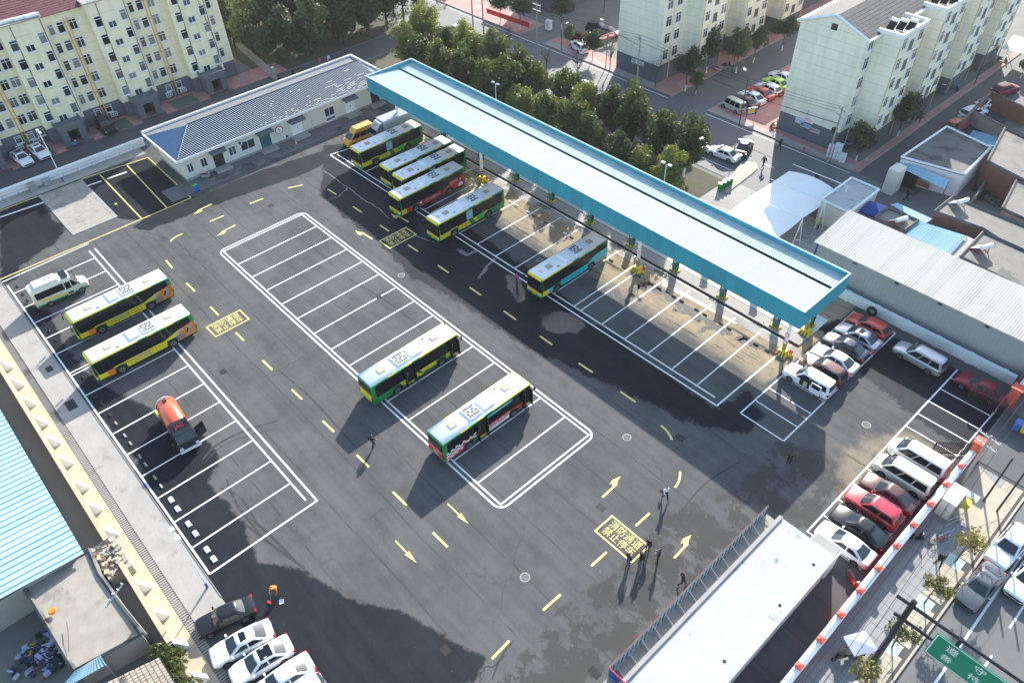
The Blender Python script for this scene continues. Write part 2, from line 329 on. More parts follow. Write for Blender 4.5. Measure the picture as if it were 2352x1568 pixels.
# facade with storey joints: a thin dark line every half storey
def facade(name, col, z0, step):
    m, nt, b = newmat(name); g = N(nt, 'ShaderNodeNewGeometry'); sx = N(nt, 'ShaderNodeSeparateXYZ'); nt.links.new(g.outputs['Position'], sx.inputs[0])
    fr = mth(nt, 'FRACT', mth(nt, 'DIVIDE', mth(nt, 'SUBTRACT', sx.outputs[2], z0), step))
    ln = mth(nt, 'LESS_THAN', fr, 0.022)
    mp = N(nt, 'ShaderNodeMapping'); mp.inputs['Scale'].default_value = (1, 1, 0.12); nt.links.new(g.outputs['Position'], mp.inputs[0])
    n1 = noise(nt, mp.outputs[0], 1.3, 5.0); n2 = noise(nt, g.outputs['Position'], 0.25, 3.0)
    c = mixc(nt, sstep(nt, mth(nt, 'ADD', mth(nt, 'MULTIPLY', n1, 0.6), mth(nt, 'MULTIPLY', n2, 0.4)), 0.35, 0.75), tuple(col), tuple(x * 0.80 for x in col))
    c = mixc(nt, mth(nt, 'MULTIPLY', ln, 0.6), c, (0.18, 0.17, 0.15))
    nt.links.new(c, b.inputs['Base Color']); b.inputs['Roughness'].default_value = 0.85; MATS[name] = m
facade('facade_cream', (0.86, 0.79, 0.56), 2.6, 1.285)
facade('facade_ivory', (0.84, 0.80, 0.65), 2.9, 1.29)
# ---------------------------------------------------------------- lot asphalt with wet / tan fields, some shade and glare painted in
def poly_field(X, Y, pts, soft):
    """soft inside mask of a polygon given in photo pixels on the ground"""
    w = np.array([P(a, b)[:2] for a, b in pts]); n = len(w); ins = np.zeros(X.shape, bool); dist = np.full(X.shape, 1e9)
    for i in range(n):
        x0, y0 = w[i]; x1, y1 = w[(i + 1) % n]
        cr = ((y0 > Y) != (y1 > Y)) & (X < (x1 - x0) * (Y - y0) / (y1 - y0 + 1e-12) + x0); ins ^= cr
        dx, dy = x1 - x0, y1 - y0; t = np.clip(((X - x0) * dx + (Y - y0) * dy) / (dx * dx + dy * dy + 1e-9), 0, 1)
        dist = np.minimum(dist, np.hypot(X - x0 - t * dx, Y - y0 - t * dy))
    s = np.where(ins, dist, -dist); return np.clip(0.5 + s / (2 * soft), 0, 1)
LX0, LX1, LY0, LY1, ST = -112.0, -4.5, 2.2, 68.6, 0.28
nx = int((LX1 - LX0) / ST) + 1; ny = int((LY1 - LY0) / ST) + 1
gx = np.linspace(LX0, LX1, nx); gy = np.linspace(LY0, LY1, ny); GX, GY = np.meshgrid(gx, gy)
wet = np.zeros(GX.shape); 
def wet_shade(pts, soft, amt=1.0):
    global wet
    wet = np.maximum(wet, amt * poly_field(GX, GY, pts, soft))
wet_shade([(335, 985), (420, 990), (470, 1000), (505, 1050), (480, 1110), (560, 1200), (592, 1290), (690, 1308), (760, 1347), (830, 1386), (905, 1398), (985, 1438), (1060, 1480), (1112, 1512), (1095, 1562), (960, 1600), (600, 1640), (430, 1430), (300, 1120)], 1.0)
wet_shade([(40, 690), (120, 715), (150, 790), (230, 880), (340, 930), (395, 985), (350, 1060), (300, 1060), (170, 890)], 0.9, 0.85)
wet_shade([(745, 335), (800, 330), (1000, 470), (1250, 640), (1340, 720), (1640, 935), (1720, 900), (1760, 960), (1700, 1000), (1560, 962), (1480, 922), (1200, 792), (1060, 700), (985, 655), (945, 640), (900, 590), (860, 545), (815, 520), (760, 470), (735, 440)], 1.5, 1.0)
wet_shade([(0, 468), (95, 452), (120, 500), (152, 527), (128, 560), (90, 580), (45, 610), (40, 640), (0, 655)], 1.2)
wet_shade([(190, 414), (338, 362), (440, 452), (420, 470), (330, 505), (296, 505), (262, 500), (255, 480)], 0.3)
wet_shade([(300, 522), (330, 505), (440, 455), (590, 395), (760, 340), (795, 335), (775, 362), (700, 400), (520, 462), (340, 530)], 0.8, 0.95)
wet_shade([(1860, 740), (1960, 720), (2080, 780), (2240, 860), (2330, 950), (2240, 1060), (2160, 1010), (1990, 880), (1900, 800)], 1.2, 0.75)  # partly wet ground, partly warehouse shade painted in as dark asphalt
worn = np.maximum(poly_field(GX, GY, [(1445, 1290), (1530, 1185), (1660, 1130), (1770, 1090), (1760, 1170), (1620, 1330), (1430, 1500), (1400, 1600), (1120, 1600), (1200, 1500), (1290, 1400)], 1.2), 1.0 * poly_field(GX, GY, [(1700, 1120), (1790, 1010), (1890, 1040), (1990, 1130), (1930, 1210), (1860, 1230), (1760, 1180)], 1.5))
wet_shade([(1210, 660), (1330, 720), (1330, 770), (1230, 740)], 0.4, 1.0)
# sunlit glare past the canopy shadow, painted as a tan tint on dusty asphalt
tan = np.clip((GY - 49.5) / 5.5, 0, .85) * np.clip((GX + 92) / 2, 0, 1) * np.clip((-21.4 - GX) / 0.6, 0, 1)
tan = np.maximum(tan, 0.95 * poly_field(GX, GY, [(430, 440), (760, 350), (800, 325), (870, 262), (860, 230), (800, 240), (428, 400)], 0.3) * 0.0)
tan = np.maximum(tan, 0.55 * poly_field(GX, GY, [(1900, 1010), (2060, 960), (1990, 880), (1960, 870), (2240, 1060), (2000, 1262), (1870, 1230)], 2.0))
pud = np.zeros(GX.shape)
def pudd(pts, s): 
    global pud
    pud = np.maximum(pud, poly_field(GX, GY, pts, s))
pudd([(1241, 722), (1290, 712), (1340, 735), (1345, 752), (1320, 766), (1270, 765), (1243, 745)], 0.9)
pudd([(1160, 630), (1200, 640), (1208, 690), (1190, 695), (1165, 660)], 0.8)
pudd([(1530, 640), (1620, 690), (1700, 735), (1690, 745), (1590, 690), (1520, 655)], 0.2)
V = np.stack([GX.ravel(), GY.ravel(), np.zeros(GX.size)], 1)
idx = np.arange(nx * ny).reshape(ny, nx); F = np.stack([idx[:-1, :-1], idx[:-1, 1:], idx[1:, 1:], idx[1:, :-1]], -1).reshape(-1, 4)
lm = bpy.data.meshes.new('bus_lot'); lm.from_pydata(V.tolist(), [], F.tolist())
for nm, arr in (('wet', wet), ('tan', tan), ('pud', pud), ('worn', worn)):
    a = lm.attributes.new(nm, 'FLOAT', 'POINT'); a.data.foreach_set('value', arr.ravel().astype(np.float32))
m, nt, b = newmat('lot_asphalt'); MATS['lot_asphalt'] = m
pos = N(nt, 'ShaderNodeNewGeometry').outputs['Position']; sx = N(nt, 'ShaderNodeSeparateXYZ'); nt.links.new(pos, sx.inputs[0])
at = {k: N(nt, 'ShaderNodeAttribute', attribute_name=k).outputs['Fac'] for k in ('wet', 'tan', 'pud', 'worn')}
mp = N(nt, 'ShaderNodeMapping'); mp.inputs['Scale'].default_value = (0.06, 1.1, 1); nt.links.new(pos, mp.inputs[0])
nL = noise(nt, pos, 0.13, 6.0, 0.6); nM = noise(nt, pos, 0.55, 10.0, 0.72); nF = noise(nt, pos, 14.0, 3.0); nS = noise(nt, mp.outputs[0], 1.0, 5.0, 0.6); nG = noise(nt, pos, 70.0, 2.0)
k = mth(nt, 'ADD', mth(nt, 'MULTIPLY', nL, 0.8), mth(nt, 'ADD', mth(nt, 'MULTIPLY', nS, 0.50), mth(nt, 'ADD', mth(nt, 'MULTIPLY', nM, 0.60), mth(nt, 'MULTIPLY', nF, 0.22))))
dry = mixc(nt, sstep(nt, k, 0.72, 1.38), (0.060, 0.060, 0.060), (0.122, 0.120, 0.116))
dry = mixc(nt, mth(nt, 'MULTIPLY', sstep(nt, nG, 0.55, 0.72), 0.35), dry, (0.17, 0.168, 0.163))
sm = mth(nt, 'ABSOLUTE', mth(nt, 'SUBTRACT', mth(nt, 'FRACT', mth(nt, 'DIVIDE', mth(nt, 'ADD', sx.outputs[1], mth(nt, 'MULTIPLY', mth(nt, 'SUBTRACT', nL, 0.5), 0.5)), 3.77)), 0.5))
seam = mth(nt, 'MULTIPLY', mth(nt, 'SUBTRACT', 1.0, sstep(nt, sm, 0.004, 0.026)), sstep(nt, nM, 0.38, 0.60))
dry = mixc(nt, mth(nt, 'MULTIPLY', seam, 0.62), dry, (0.028, 0.028, 0.03))
vo = N(nt, 'ShaderNodeTexVoronoi', feature='DISTANCE_TO_EDGE'); vo.inputs['Scale'].default_value = 0.11
wv = N(nt, 'ShaderNodeVectorMath', operation='ADD'); nv = N(nt, 'ShaderNodeTexNoise'); nv.inputs['Scale'].default_value = 0.8; nv.inputs['Detail'].default_value = 6.0; nt.links.new(pos, nv.inputs['Vector']); sv_ = N(nt, 'ShaderNodeVectorMath', operation='SCALE'); sv_.inputs['Scale'].default_value = 2.4; nt.links.new(nv.outputs['Color'], sv_.inputs[0]); nt.links.new(pos, wv.inputs[0]); nt.links.new(sv_.outputs[0], wv.inputs[1]); nt.links.new(wv.outputs[0], vo.inputs['Vector'])
ck = mth(nt, 'MULTIPLY', mth(nt, 'SUBTRACT', 1.0, sstep(nt, vo.outputs['Distance'], 0.002, 0.008)), sstep(nt, noise(nt, pos, 0.09, 2.0), 0.50, 0.60))
dry = mixc(nt, mth(nt, 'MULTIPLY', ck, 0.3), dry, (0.022, 0.022, 0.024))
sp = noise(nt, pos, 2.3, 3.0); dry = mixc(nt, mth(nt, 'MULTIPLY', sstep(nt, sp, 0.70, 0.80), 0.5), dry, (0.26, 0.25, 0.24))
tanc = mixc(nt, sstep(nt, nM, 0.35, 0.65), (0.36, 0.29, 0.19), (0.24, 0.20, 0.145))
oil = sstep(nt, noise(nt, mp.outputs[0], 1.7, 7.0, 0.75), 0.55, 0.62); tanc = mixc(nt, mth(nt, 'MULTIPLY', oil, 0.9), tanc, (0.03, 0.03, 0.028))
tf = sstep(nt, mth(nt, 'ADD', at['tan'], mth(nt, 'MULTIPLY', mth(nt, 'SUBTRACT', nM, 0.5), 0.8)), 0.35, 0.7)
nW = noise(nt, pos, 0.42, 10.0, 0.72); fl = sstep(nt, nW, 0.47, 0.50); wm = mth(nt, 'MULTIPLY', sstep(nt, mth(nt, 'ADD', at['worn'], mth(nt, 'MULTIPLY', mth(nt, 'SUBTRACT', nM, 0.5), 1.0)), 0.4, 0.55), fl)
dry = mixc(nt, mth(nt, 'MULTIPLY', wm, 0.85), dry, mixc(nt, nF, (0.040, 0.039, 0.036), (0.078, 0.075, 0.068)))
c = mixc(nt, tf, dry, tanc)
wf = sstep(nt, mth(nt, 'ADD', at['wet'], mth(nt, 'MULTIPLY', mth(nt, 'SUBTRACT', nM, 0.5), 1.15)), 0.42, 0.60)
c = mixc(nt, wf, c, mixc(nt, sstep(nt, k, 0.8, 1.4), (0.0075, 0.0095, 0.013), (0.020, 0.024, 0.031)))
pf = sstep(nt, mth(nt, 'ADD', at['pud'], mth(nt, 'MULTIPLY', mth(nt, 'SUBTRACT', nM, 0.5), 1.3)), 0.40, 0.62)
c = mixc(nt, mth(nt, 'MULTIPLY', sstep(nt, noise(nt, pos, 3.1, 2.0), 0.70, 0.78), 0.35), c, (0.13, 0.13, 0.13))
nt.links.new(c, b.inputs['Base Color'])
ro = mth(nt, 'SUBTRACT', mth(nt, 'SUBTRACT', 0.86, mth(nt, 'MULTIPLY', wf, 0.22)), mth(nt, 'MULTIPLY', pf, 0.38), clamp=True); nt.links.new(ro, b.inputs['Roughness'])
nt.links.new(mth(nt, 'MULTIPLY_ADD', pf, 0.34, 0.12), b.inputs['Specular IOR Level'])
bn = N(nt, 'ShaderNodeBump'); bn.inputs['Distance'].default_value = 0.02; nt.links.new(mth(nt, 'MULTIPLY', mth(nt, 'SUBTRACT', 1.0, pf), 0.35), bn.inputs['Strength'])
nt.links.new(nF, bn.inputs['Height']); nt.links.new(bn.outputs[0], b.inputs['Normal'])
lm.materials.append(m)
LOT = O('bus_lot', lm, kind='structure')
# ---------------------------------------------------------------- ground and streets (flat sheets, each a few mm apart)
def sheet(name, x0, x1, y0, y1, z, mat, parent=None, t=None):
    q = MB()
    if t: q.box(x0, x1, y0, y1, z - t, z)
    else: q.poly([(x0, y0, z), (x1, y0, z), (x1, y1, z), (x0, y1, z)])
    return struct(name, q, mat, parent)
M('ground_far', (0.16, 0.155, 0.14), 0.9, var=0.3, sc=0.08, col2=(0.11, 0.12, 0.07), stain=0.3)
sheet('ground', -3000, 3000, -3000, 3000, -0.06, 'ground_far')
sheet('street', -400, -22, 80.0, 93.0, -0.012, 'asphalt_street')
sheet('lane_left', -118.6, -112.6, -30, 80.0, -0.02, 'asphalt_lane')
sheet('side_street', -66.5, -60.0, 93.0, 260, -0.02, 'asphalt_street')
sheet('alley', -35.2, -27.5, 88.0, 260, -0.02, 'asphalt_lane')
sheet('market_street', -30, 40, 77.0, 88.0, -0.026, 'asphalt_lane')
sheet('gate_plaza', -47, -22, 65.2, 80.0, -0.016, 'concrete')
sheet('tree_bed', -112, -46.5, 65.4, 79.2, 0.02, 'soil')
q = MB(); q.prism([P(*t)[:2] for t in ((1668, 446), (1662, 428), (1700, 378), (1716, 372), (1738, 376), (1740, 388), (1730, 398))], -.02, .12); struct('corner_island', q, 'slab_tan')
sheet('wood_floor', -420, -119.0, 52, 130, -0.03, 'soil')
sheet('road', 0.75, 60, -40, 90, -0.02, 'asphalt_street')
sheet('gate_drive', -4.5, 0.75, 57.6, 65.4, -0.008, 'asphalt_lane')
sheet('house_apron', -98.2, -94.6, 24.2, 58.5, 0.03, 'concrete_dark', t=0.09)
sheet('canopy_apron', -92, -21.5, 57.4, 58.5, 0.004, 'concrete')
# street pavements: pink and grey, raised kerb
def pave(name, x0, x1, y0, y1, mat='pink_paving', kerb=True):
    o = sheet(name, x0, x1, y0, y1, 0.11, mat, t=0.17)
    k = MB()
    for a in ((x0 - .13, x1 + .13, y0 - .13, y0), (x0 - .13, x1 + .13, y1, y1 + .13), (x0 - .13, x0, y0, y1), (x1, x1 + .13, y0, y1)): k.box(*a, -0.05, 0.13)
    part('kerb', k, 'grey_paving', o)
    return o
pv1 = pave('pavement_mid', -95, -66.7, 93.2, 97.0); pv2 = pave('pavement_right', -59.8, -35.4, 93.2, 95.4)
pave('pavement_beyond', -170, -101, 93.2, 99.0); pave('forecourt_mid', -70.8, -66.7, 97.2, 200)
pave('forecourt_parking', -59.8, -49.7, 95.6, 200); pave('forecourt_alley', -36.3, -35.4, 95.6, 200)
for (x0, x1, y0, y1) in ((-94.5, -71, 93.4, 94.6), (-59.5, -36, 93.4, 94.3)): sheet('paving_band', x0, x1, y0, y1, 0.115, 'grey_paving', pv1)
ld = MB()
for i in range(40): ld.box(-150 + i * 3.6, -148.2 + i * 3.6, 86.4, 86.52, -0.012, -0.006)
part('lane_dash', ld, 'road_white', bpy.data.objects['street']); 
q = MB(); q.box(-200, -46, 81.9, 82.02, -0.012, -0.006); q.box(-200, -66.8, 92.3, 92.42, -0.012, -0.006); q.box(-59.6, -36, 92.3, 92.42, -0.012, -0.006); part('edge_line', q, 'road_white', bpy.data.objects['street'])
# ---------------------------------------------------------------- painted markings
ZP = 0.006
def quad_line(a, b, w, name, mat, z=ZP):
    a = Vector(a[:2]); b = Vector(b[:2]); d = (b - a).normalized(); n = Vector((-d.y, d.x)) * w / 2
    return part(name, MB().poly([(*(a + n), z), (*(a - n), z), (*(b - n), z), (*(b + n), z)][::-1]), mat, LOT)
def wl(x0, y0, x1, y1, w=0.17, z=ZP): return quad_line((x0, y0), (x1, y1), w, 'bay_line', 'road_white', z)
def yl(a, b, w=0.16): return quad_line(P(*a), P(*b), w, 'yellow_line', 'road_yellow', ZP + .003)
# middle block: rounded outer line, inner rectangle, bays
CX0, CX1, CY0, CY1 = -80.5, -29.05, 23.35, 35.5
def rrect(x0, x1, y0, y1, r): 
    out = []
    for cx, cy, a0 in ((x1 - r, y1 - r, 0), (x0 + r, y1 - r, 90), (x0 + r, y0 + r, 180), (x1 - r, y0 + r, 270)):
        out += [(cx + r * math.cos(R(a0 + a)), cy + r * math.sin(R(a0 + a))) for a in range(0, 91, 15)]
    return out
o1 = rrect(CX0, CX1, CY0, CY1, 1.0); o2 = rrect(CX0 + .18, CX1 - .18, CY0 + .18, CY1 - .18, 0.82); q = MB(); n = len(o1)
q.add([(x, y, ZP) for x, y in o1] + [(x, y, ZP) for x, y in o2], [(i, (i + 1) % n, n + (i + 1) % n, n + i) for i in range(n)]); part('island_outline', q, 'road_white', LOT)
for y in (23.9, 34.95): wl(-80.0, y, -29.55, y)
for x in (-79.95, -29.6): wl(x, 23.9, x, 34.95, z=ZP + .002)
for i in range(14): wl(-76.35 + 3.36 * i, 23.98, -76.35 + 3.36 * i, 34.87, 0.15) if i < 14 else None
# right row
wl(-89.9, 45.75, -23.5, 46.35); wl(-89.3, 46.55, -24.3, 47.1); wl(-90.0, 45.75, -89.2, 50.4)
for x in (-86.3, -82.6, -79.2, -75.9, -72.6, -69.6, -68.4, -65.9, -62.5, -59.2, -55.9, -52.6, -49.4, -46.2, -43.1, -42.1, -39.0, -35.8, -32.7, -29.6, -26.5): wl(x, 46.9, x - 0.1, 58.0, 0.15)
wl(-23.55, 46.35, -23.4, 58.6); wl(-92, 58.55, -23.2, 58.55, 0.14)
# left row
wl(-91.9, 12.75, -41.0, 12.6); wl(-91.9, 12.05, -41.7, 11.9); wl(-92.0, 2.5, -41.0, 2.42); wl(-93.2, 2.5, -93.0, 12.75) if 0 else None
for x in (-89.95, -86.45, -82.9, -79.4, -76.1, -72.2, -71.7, -67.9, -64.6, -61.05, -57.65, -54.3, -51.0, -47.65, -44.25): wl(x, 2.5, x, 11.95, 0.15)
wl(-41.0, 2.42, -41.0, 12.68)
quad_line(P(5, 648), P(204, 559), 0.16, 'bay_line', 'road_white')
# small-car strip beside the canopy, and the row along the red wall
for x in (-21.45, -16.75): wl(x, 47.2, x, 67.8, 0.14)
for y in (47.2, 49.55, 51.85, 54.1, 56.35, 58.6, 60.85, 63.1, 65.4, 67.75): wl(-21.38, y, -16.82, y, 0.13, ZP + .002)
wl(-10.1, 40.4, -9.95, 67.2, 0.15); wl(-5.3, 41.0, -5.1, 66.0, 0.13)
for y in (40.45, 42.8, 45.1, 47.5, 49.8, 52.2, 54.55, 56.8, 59.0, 61.2, 63.5, 65.6): wl(-10.0, y, -5.25, y, 0.12, ZP + .002)
# yellow box lines
for a, b in (((0, 642), (439, 454.5)), ((439, 454.5), (340, 362)), ((340, 362), (188, 411)), ((230, 402), (325, 502)), ((292, 380), (383, 477)), ((95, 448), (0, 484))): yl(a, b)
for a, b in (((200, 427), (233, 416)), ((246, 411), (291, 395)), ((0, 499), (100, 465))): quad_line(P(*a), P(*b), 0.3, 'stall_bar', 'road_white')
DASH = [((381, 597.5), (396, 616)), ((428, 650), (447.5, 669)), ((483, 704.5), (502, 724)), ((541, 763), (560, 782)), ((603, 827), (625.5, 849)), ((670, 894), (694, 917)), ((741, 966), (767.5, 991.5)),
        ((819, 1044), (847.5, 1072)), ((902.5, 1129), (934, 1160)), ((994, 1222), (1028, 1255.5)), ((1130, 1512), (1170, 1470)), ((1460, 1207), (1492, 1178)), ((1358, 1299), (1393.5, 1267)), ((1247, 1400.5), (1288, 1364)),
        ((753, 434.5), (772.5, 447)), ((811, 474.5), (831, 488)), ((872.5, 517), (893.5, 531)), ((937, 562), (960, 577.5)), ((1006, 609.5), (1030.5, 626.5)), ((1079, 660), (1105, 678)), ((1157, 714), (1185, 734)),
        ((1240, 771.5), (1268.5, 791.5)), ((1329, 833.5), (1361.5, 855)), ((1425, 899), (1460, 923)), ((662, 432), (695, 425)), ((574, 468), (604, 456)), ((482, 509), (514, 495))]
for a, b in DASH: quad_line(P(*a), P(*b), 0.20, 'lane_dash', 'road_yellow')
for a, c_, b in (((1518, 977), (1533, 991), (1543.5, 1010)), ((1562, 1082), (1560, 1102), (1550, 1119)), ((391, 555), (402, 545), (419, 537))):
    A, Cc, Bb = (Vector(P(*t)[:2]) for t in (a, c_, b)); pts = []
    for i in range(7):
        t = i / 6; pts.append(A * (1 - t) * (1 - t) + (Cc * 2 - (A + Bb) / 2) * 2 * t * (1 - t) + Bb * t * t)
    q = MB(); 
    L = []; 
    for i, p_ in enumerate(pts):
        d = (pts[min(i + 1, 6)] - pts[max(i - 1, 0)]).normalized(); nn = Vector((-d.y, d.x)) * .1; L += [(*(p_ + nn), ZP), (*(p_ - nn), ZP)]
    q.add(L, [(2 * i, 2 * i + 1, 2 * i + 3, 2 * i + 2) for i in range(6)]); part('curved_dash', q, 'road_yellow', LOT)
# arrows: straight ones and swerving ones (outline taken once, then fitted between tail and tip)
def arrow(outline, tail, tip, flip=1):
    a = Vector(P(*tail)[:2]); b_ = Vector(P(*tip)[:2]); d = b_ - a; n_ = Vector((-d.y, d.x)) * flip
    part('lane_arrow', MB().poly([(*(a + d * s + n_ * t), ZP + .001) for s, t in outline][::flip]), 'road_yellow', LOT)
STR = [(0, -.022), (.56, -.022), (.54, -.085), (1, 0), (.54, .085), (.56, .022), (0, .022)]
src = [(825, 1425), (845, 1435), (935, 1347), (966, 1322), (972, 1282), (1000, 1237), (925, 1270), (897, 1315), (926, 1300), (922, 1336)]
ws = [Vector(P(1176 + x / 4, 784 + y / 4)[:2]) for x, y in src]; a0 = (ws[0] + ws[1]) / 2; d0 = ws[5] - a0; n0 = Vector((-d0.y, d0.x)); l2 = d0.length_squared
SWV = [((w - a0).dot(d0) / l2, (w - a0).dot(n0) / l2) for w in ws]
for t, p_ in (((1028, 1156), (1077, 1203)), ((908, 1241), (957, 1292))): arrow(STR, t, p_)
for t, p_, f_ in (((1383.5, 1141.5), (1426, 1093), 1), ((1548, 1281), (1588.5, 1227), 1), ((486, 469), (443, 492), 1), ((541, 517), (497, 542), 1), ((938, 510), (898, 491), 1), ((855, 549), (816, 529.5), 1)): arrow(SWV, t, p_, f_)
# boxed lettering on the ground
for cx, cy, rz in ((*P(914, 546)[:2], R(90)), (*P(523.5, 742)[:2], R(90)), (*P(1428, 1236)[:2], 0.0)):
    w, h = 4.15, 2.25; q = MB(); t = .15
    for a in ((-w / 2, w / 2, h / 2 - t, h / 2), (-w / 2, w / 2, -h / 2, -h / 2 + t), (-w / 2, -w / 2 + t, -h / 2 + t, h / 2 - t), (w / 2 - t, w / 2, -h / 2 + t, h / 2 - t)):
        q.poly([(a[0], a[2], 0), (a[1], a[2], 0), (a[1], a[3], 0), (a[0], a[3], 0)])
    for txt, yy in (('消防通道', .43), ('禁止停车', -.43)):
        tm = text_mb(txt, .88); mnx = max(abs(v[0]) for v in tm.v); s_ = 1.62 / mnx
        q.add([(v[0] * s_, v[1] * 1.0 + yy, 0) for v in tm.v], tm.f)
    part('fire_lane_box', q, 'road_yellow', LOT, loc=(cx, cy, ZP + .002), rz=rz)
# manholes and gratings
def grate(px, py, w, l, rz=0.0):
    x, y, _ = P(px, py); q = MB(); q.k = 0; q.box(-w / 2, w / 2, -l / 2, l / 2, -.02, .008); q.k = 1
    for i in range(5): q.box(-w / 2 + .05, w / 2 - .05, -l / 2 + l * (i + .25) / 5, -l / 2 + l * (i + .75) / 5, .008, .016)
    part('drain_grate', q, ['black_gap', 'dark_metal'], LOT, loc=(x, y, 0), rz=rz)
for g_ in ((513, 853, .7, .6), (870, 682, .7, .6), (1380, 1165, .75, .6), (1023, 1492, .8, .6), (622, 472, .8, .7), (1562, 1005, .9, .7), (1700, 1205, .8, .5), (1366, 1544, .9, .6)): grate(*g_)
for px, py in ((1440, 1004), (1990, 975), (922, 632), (1240, 598), (1206, 1325)):
    q = MB(); q.cyl((0, 0, -.02), (0, 0, .008), .42, None, 20); q.k = 1; q.cyl((0, 0, .008), (0, 0, .012), .34, None, 20); part('manhole_cover', q, ['concrete', 'concrete_dark'], LOT, loc=P(px, py))

# tyre marks, cracks and trickles: flat stains of their own shape
M('tyre_mark', (0.035, 0.035, 0.036), 0.9, var=0.3, sc=2, col2=(0.075, 0.074, 0.072), stain=0.3)
M('crack_fill', (0.012, 0.012, 0.013), 0.8, var=0.2)
M('dried_trickle', (0.17, 0.17, 0.168), 0.9, var=0.25, sc=1.5)
def stain(name, mat, pts, w, z=0.0035, wob=0.0, seed=0):
    g = random.Random(seed); w3 = [Vector(P(*p)[:2]) for p in pts]; out = []
    for i in range(len(w3) - 1):
        for k in range(6):
            t = k / 6; p0 = w3[max(i - 1, 0)]; p1 = w3[i]; p2 = w3[i + 1]; p3 = w3[min(i + 2, len(w3) - 1)]
            out.append(.5 * ((2 * p1) + (p2 - p0) * t + (2 * p0 - 5 * p1 + 4 * p2 - p3) * t * t + (3 * p1 - p0 - 3 * p2 + p3) * t ** 3) + Vector((g.uniform(-wob, wob), g.uniform(-wob, wob))))
    out.append(w3[-1]); L = []; n = len(out)
    for i, p in enumerate(out):
        d = (out[min(i + 1, n - 1)] - out[max(i - 1, 0)]).normalized(); e = w * (.25 + .75 * math.sin(math.pi * min(1, (i + .3) / n * 1.0)) ** .4) * (1 + g.uniform(-.4, .4) * (wob > 0)); nn = Vector((-d.y, d.x)) * e / 2; L += [(*(p + nn), z), (*(p - nn), z)]
    q = MB(); q.add(L, [(2 * i, 2 * i + 1, 2 * i + 3, 2 * i + 2) for i in range(n - 1)]); part(name, q, mat, LOT)
for i, (pts, w) in enumerate(([[(465, 1055), (500, 1020), (560, 990), (636, 966)], .26], [[(470, 1062), (510, 1024), (570, 1000), (630, 985)], .12], [[(560, 1200), (610, 1240), (700, 1305)], .25], [[(575, 1190), (620, 1228), (690, 1300)], .25], [[(520, 1100), (545, 1160), (600, 1230)], .2], [[(505, 1120), (550, 1140), (590, 1200)], .2],
    [[(1130, 1560), (1150, 1510), (1180, 1470)], .15], [[(800, 640), (900, 700), (1010, 790)], .18], [[(640, 850), (720, 920), (820, 1030)], .2], [[(1560, 1180), (1620, 1110), (1700, 1060)], .15])): stain('tyre_mark', 'tyre_mark', pts, w, .0030 + .0004 * (i % 4), 0.0, i)
for i, (pts, w) in enumerate(([[(930, 485), (955, 500), (975, 540), (1000, 560)], .12], [[(985, 550), (1010, 570), (1050, 575), (1060, 572)], .14], [[(990, 575), (1020, 580), (1052, 584)], .1], [[(430, 470), (450, 485), (480, 480), (500, 500), (520, 520)], .07], [[(330, 530), (370, 545), (410, 560), (450, 600)], .07], [[(700, 405), (735, 395), (760, 380), (790, 372)], .08], [[(1100, 1568), (1112, 1535), (1140, 1525), (1165, 1500)], .1])): stain('crack', 'crack_fill', pts, w, .0046, .12, 50 + i)
for i, (pts, w) in enumerate(([[(745, 392), (770, 410), (800, 432), (830, 455), (870, 480), (895, 503)], .16], [[(798, 432), (780, 450), (755, 458)], .2], [[(1140, 590), (1120, 610), (1100, 640)], .35], [[(950, 540), (985, 552), (1000, 560)], .2], [[(1050, 572), (1075, 585), (1092, 575)], .5])): stain('trickle', 'dried_trickle', pts, w, .0042, .12, 70 + i)

M('oil_stain', (0.022, 0.021, 0.018), 0.7, var=0.3, sc=2, col2=(0.09, 0.08, 0.06), stain=0.25)
for i, (pts, w) in enumerate(([[(1484, 655), (1515, 668), (1560, 692), (1590, 722), (1625, 738), (1675, 768)], 1.0], [[(1440, 682), (1462, 662), (1490, 652), (1520, 668)], .7], [[(1690, 775), (1715, 785), (1750, 800)], .9], [[(1545, 712), (1580, 716), (1610, 740)], .6], [[(1360, 640), (1390, 655), (1420, 690)], .4], [[(1600, 760), (1640, 752), (1660, 770)], .5])): stain('oil_stain', 'oil_stain', pts, w, .0038 + .0003 * i, .28, 90 + i)
# ---------------------------------------------------------------- left concrete strip, drain channel and yard wall
st = MB(); st.box(-112, -36.2, -0.35, 2.15, -.05, .05); cs = struct('concrete_strip', st, 'concrete')
sheet('concrete_strip_beyond', -36.2, 5, -40, 2.15, -0.004, 'asphalt_lane')
ck = MB(); ck.box(-112, -38.5, 2.15, 2.2, -.05, .10); part('kerb', ck, 'concrete', cs)
dc = MB(); dc.box(-112, -20, -1.05, -0.35, -.05, -.002); dch = struct('drain_channel', dc, 'concrete_dark')
sl_ = MB(); sl_.box(-.06, .06, -.3, .3, 0, .03)
pieces('grating_bar', sl_, 'concrete', [(-66 + .24 * i, -.7, -.002, 0) for i in range(180)], dch)
ts = MB(); ts.box(-112, -20, -2.55, -1.05, -.05, .02); struct('tan_strip', ts, 'concrete_tan')
for x, y, w, l in ((-74.3, 1.2, .9, .6), (-67.6, 1.0, 1.5, .9), (-37.4, 1.0, .5, .6)):
    q = MB(); q.box(-w / 2, w / 2, -l / 2, l / 2, 0, .012); q.k = 1
    for i in range(4): q.box(-w / 2 + .06, w / 2 - .06, -l / 2 + l * (i + .2) / 4, -l / 2 + l * (i + .7) / 4, .012, .02)
    part('strip_grate', q, ['black_gap', 'dark_metal'], cs, loc=(x, y, .05))
yw = thing('yard_wall', 'long tan masonry wall with white sloping buttresses beside the drain channel', 'wall')
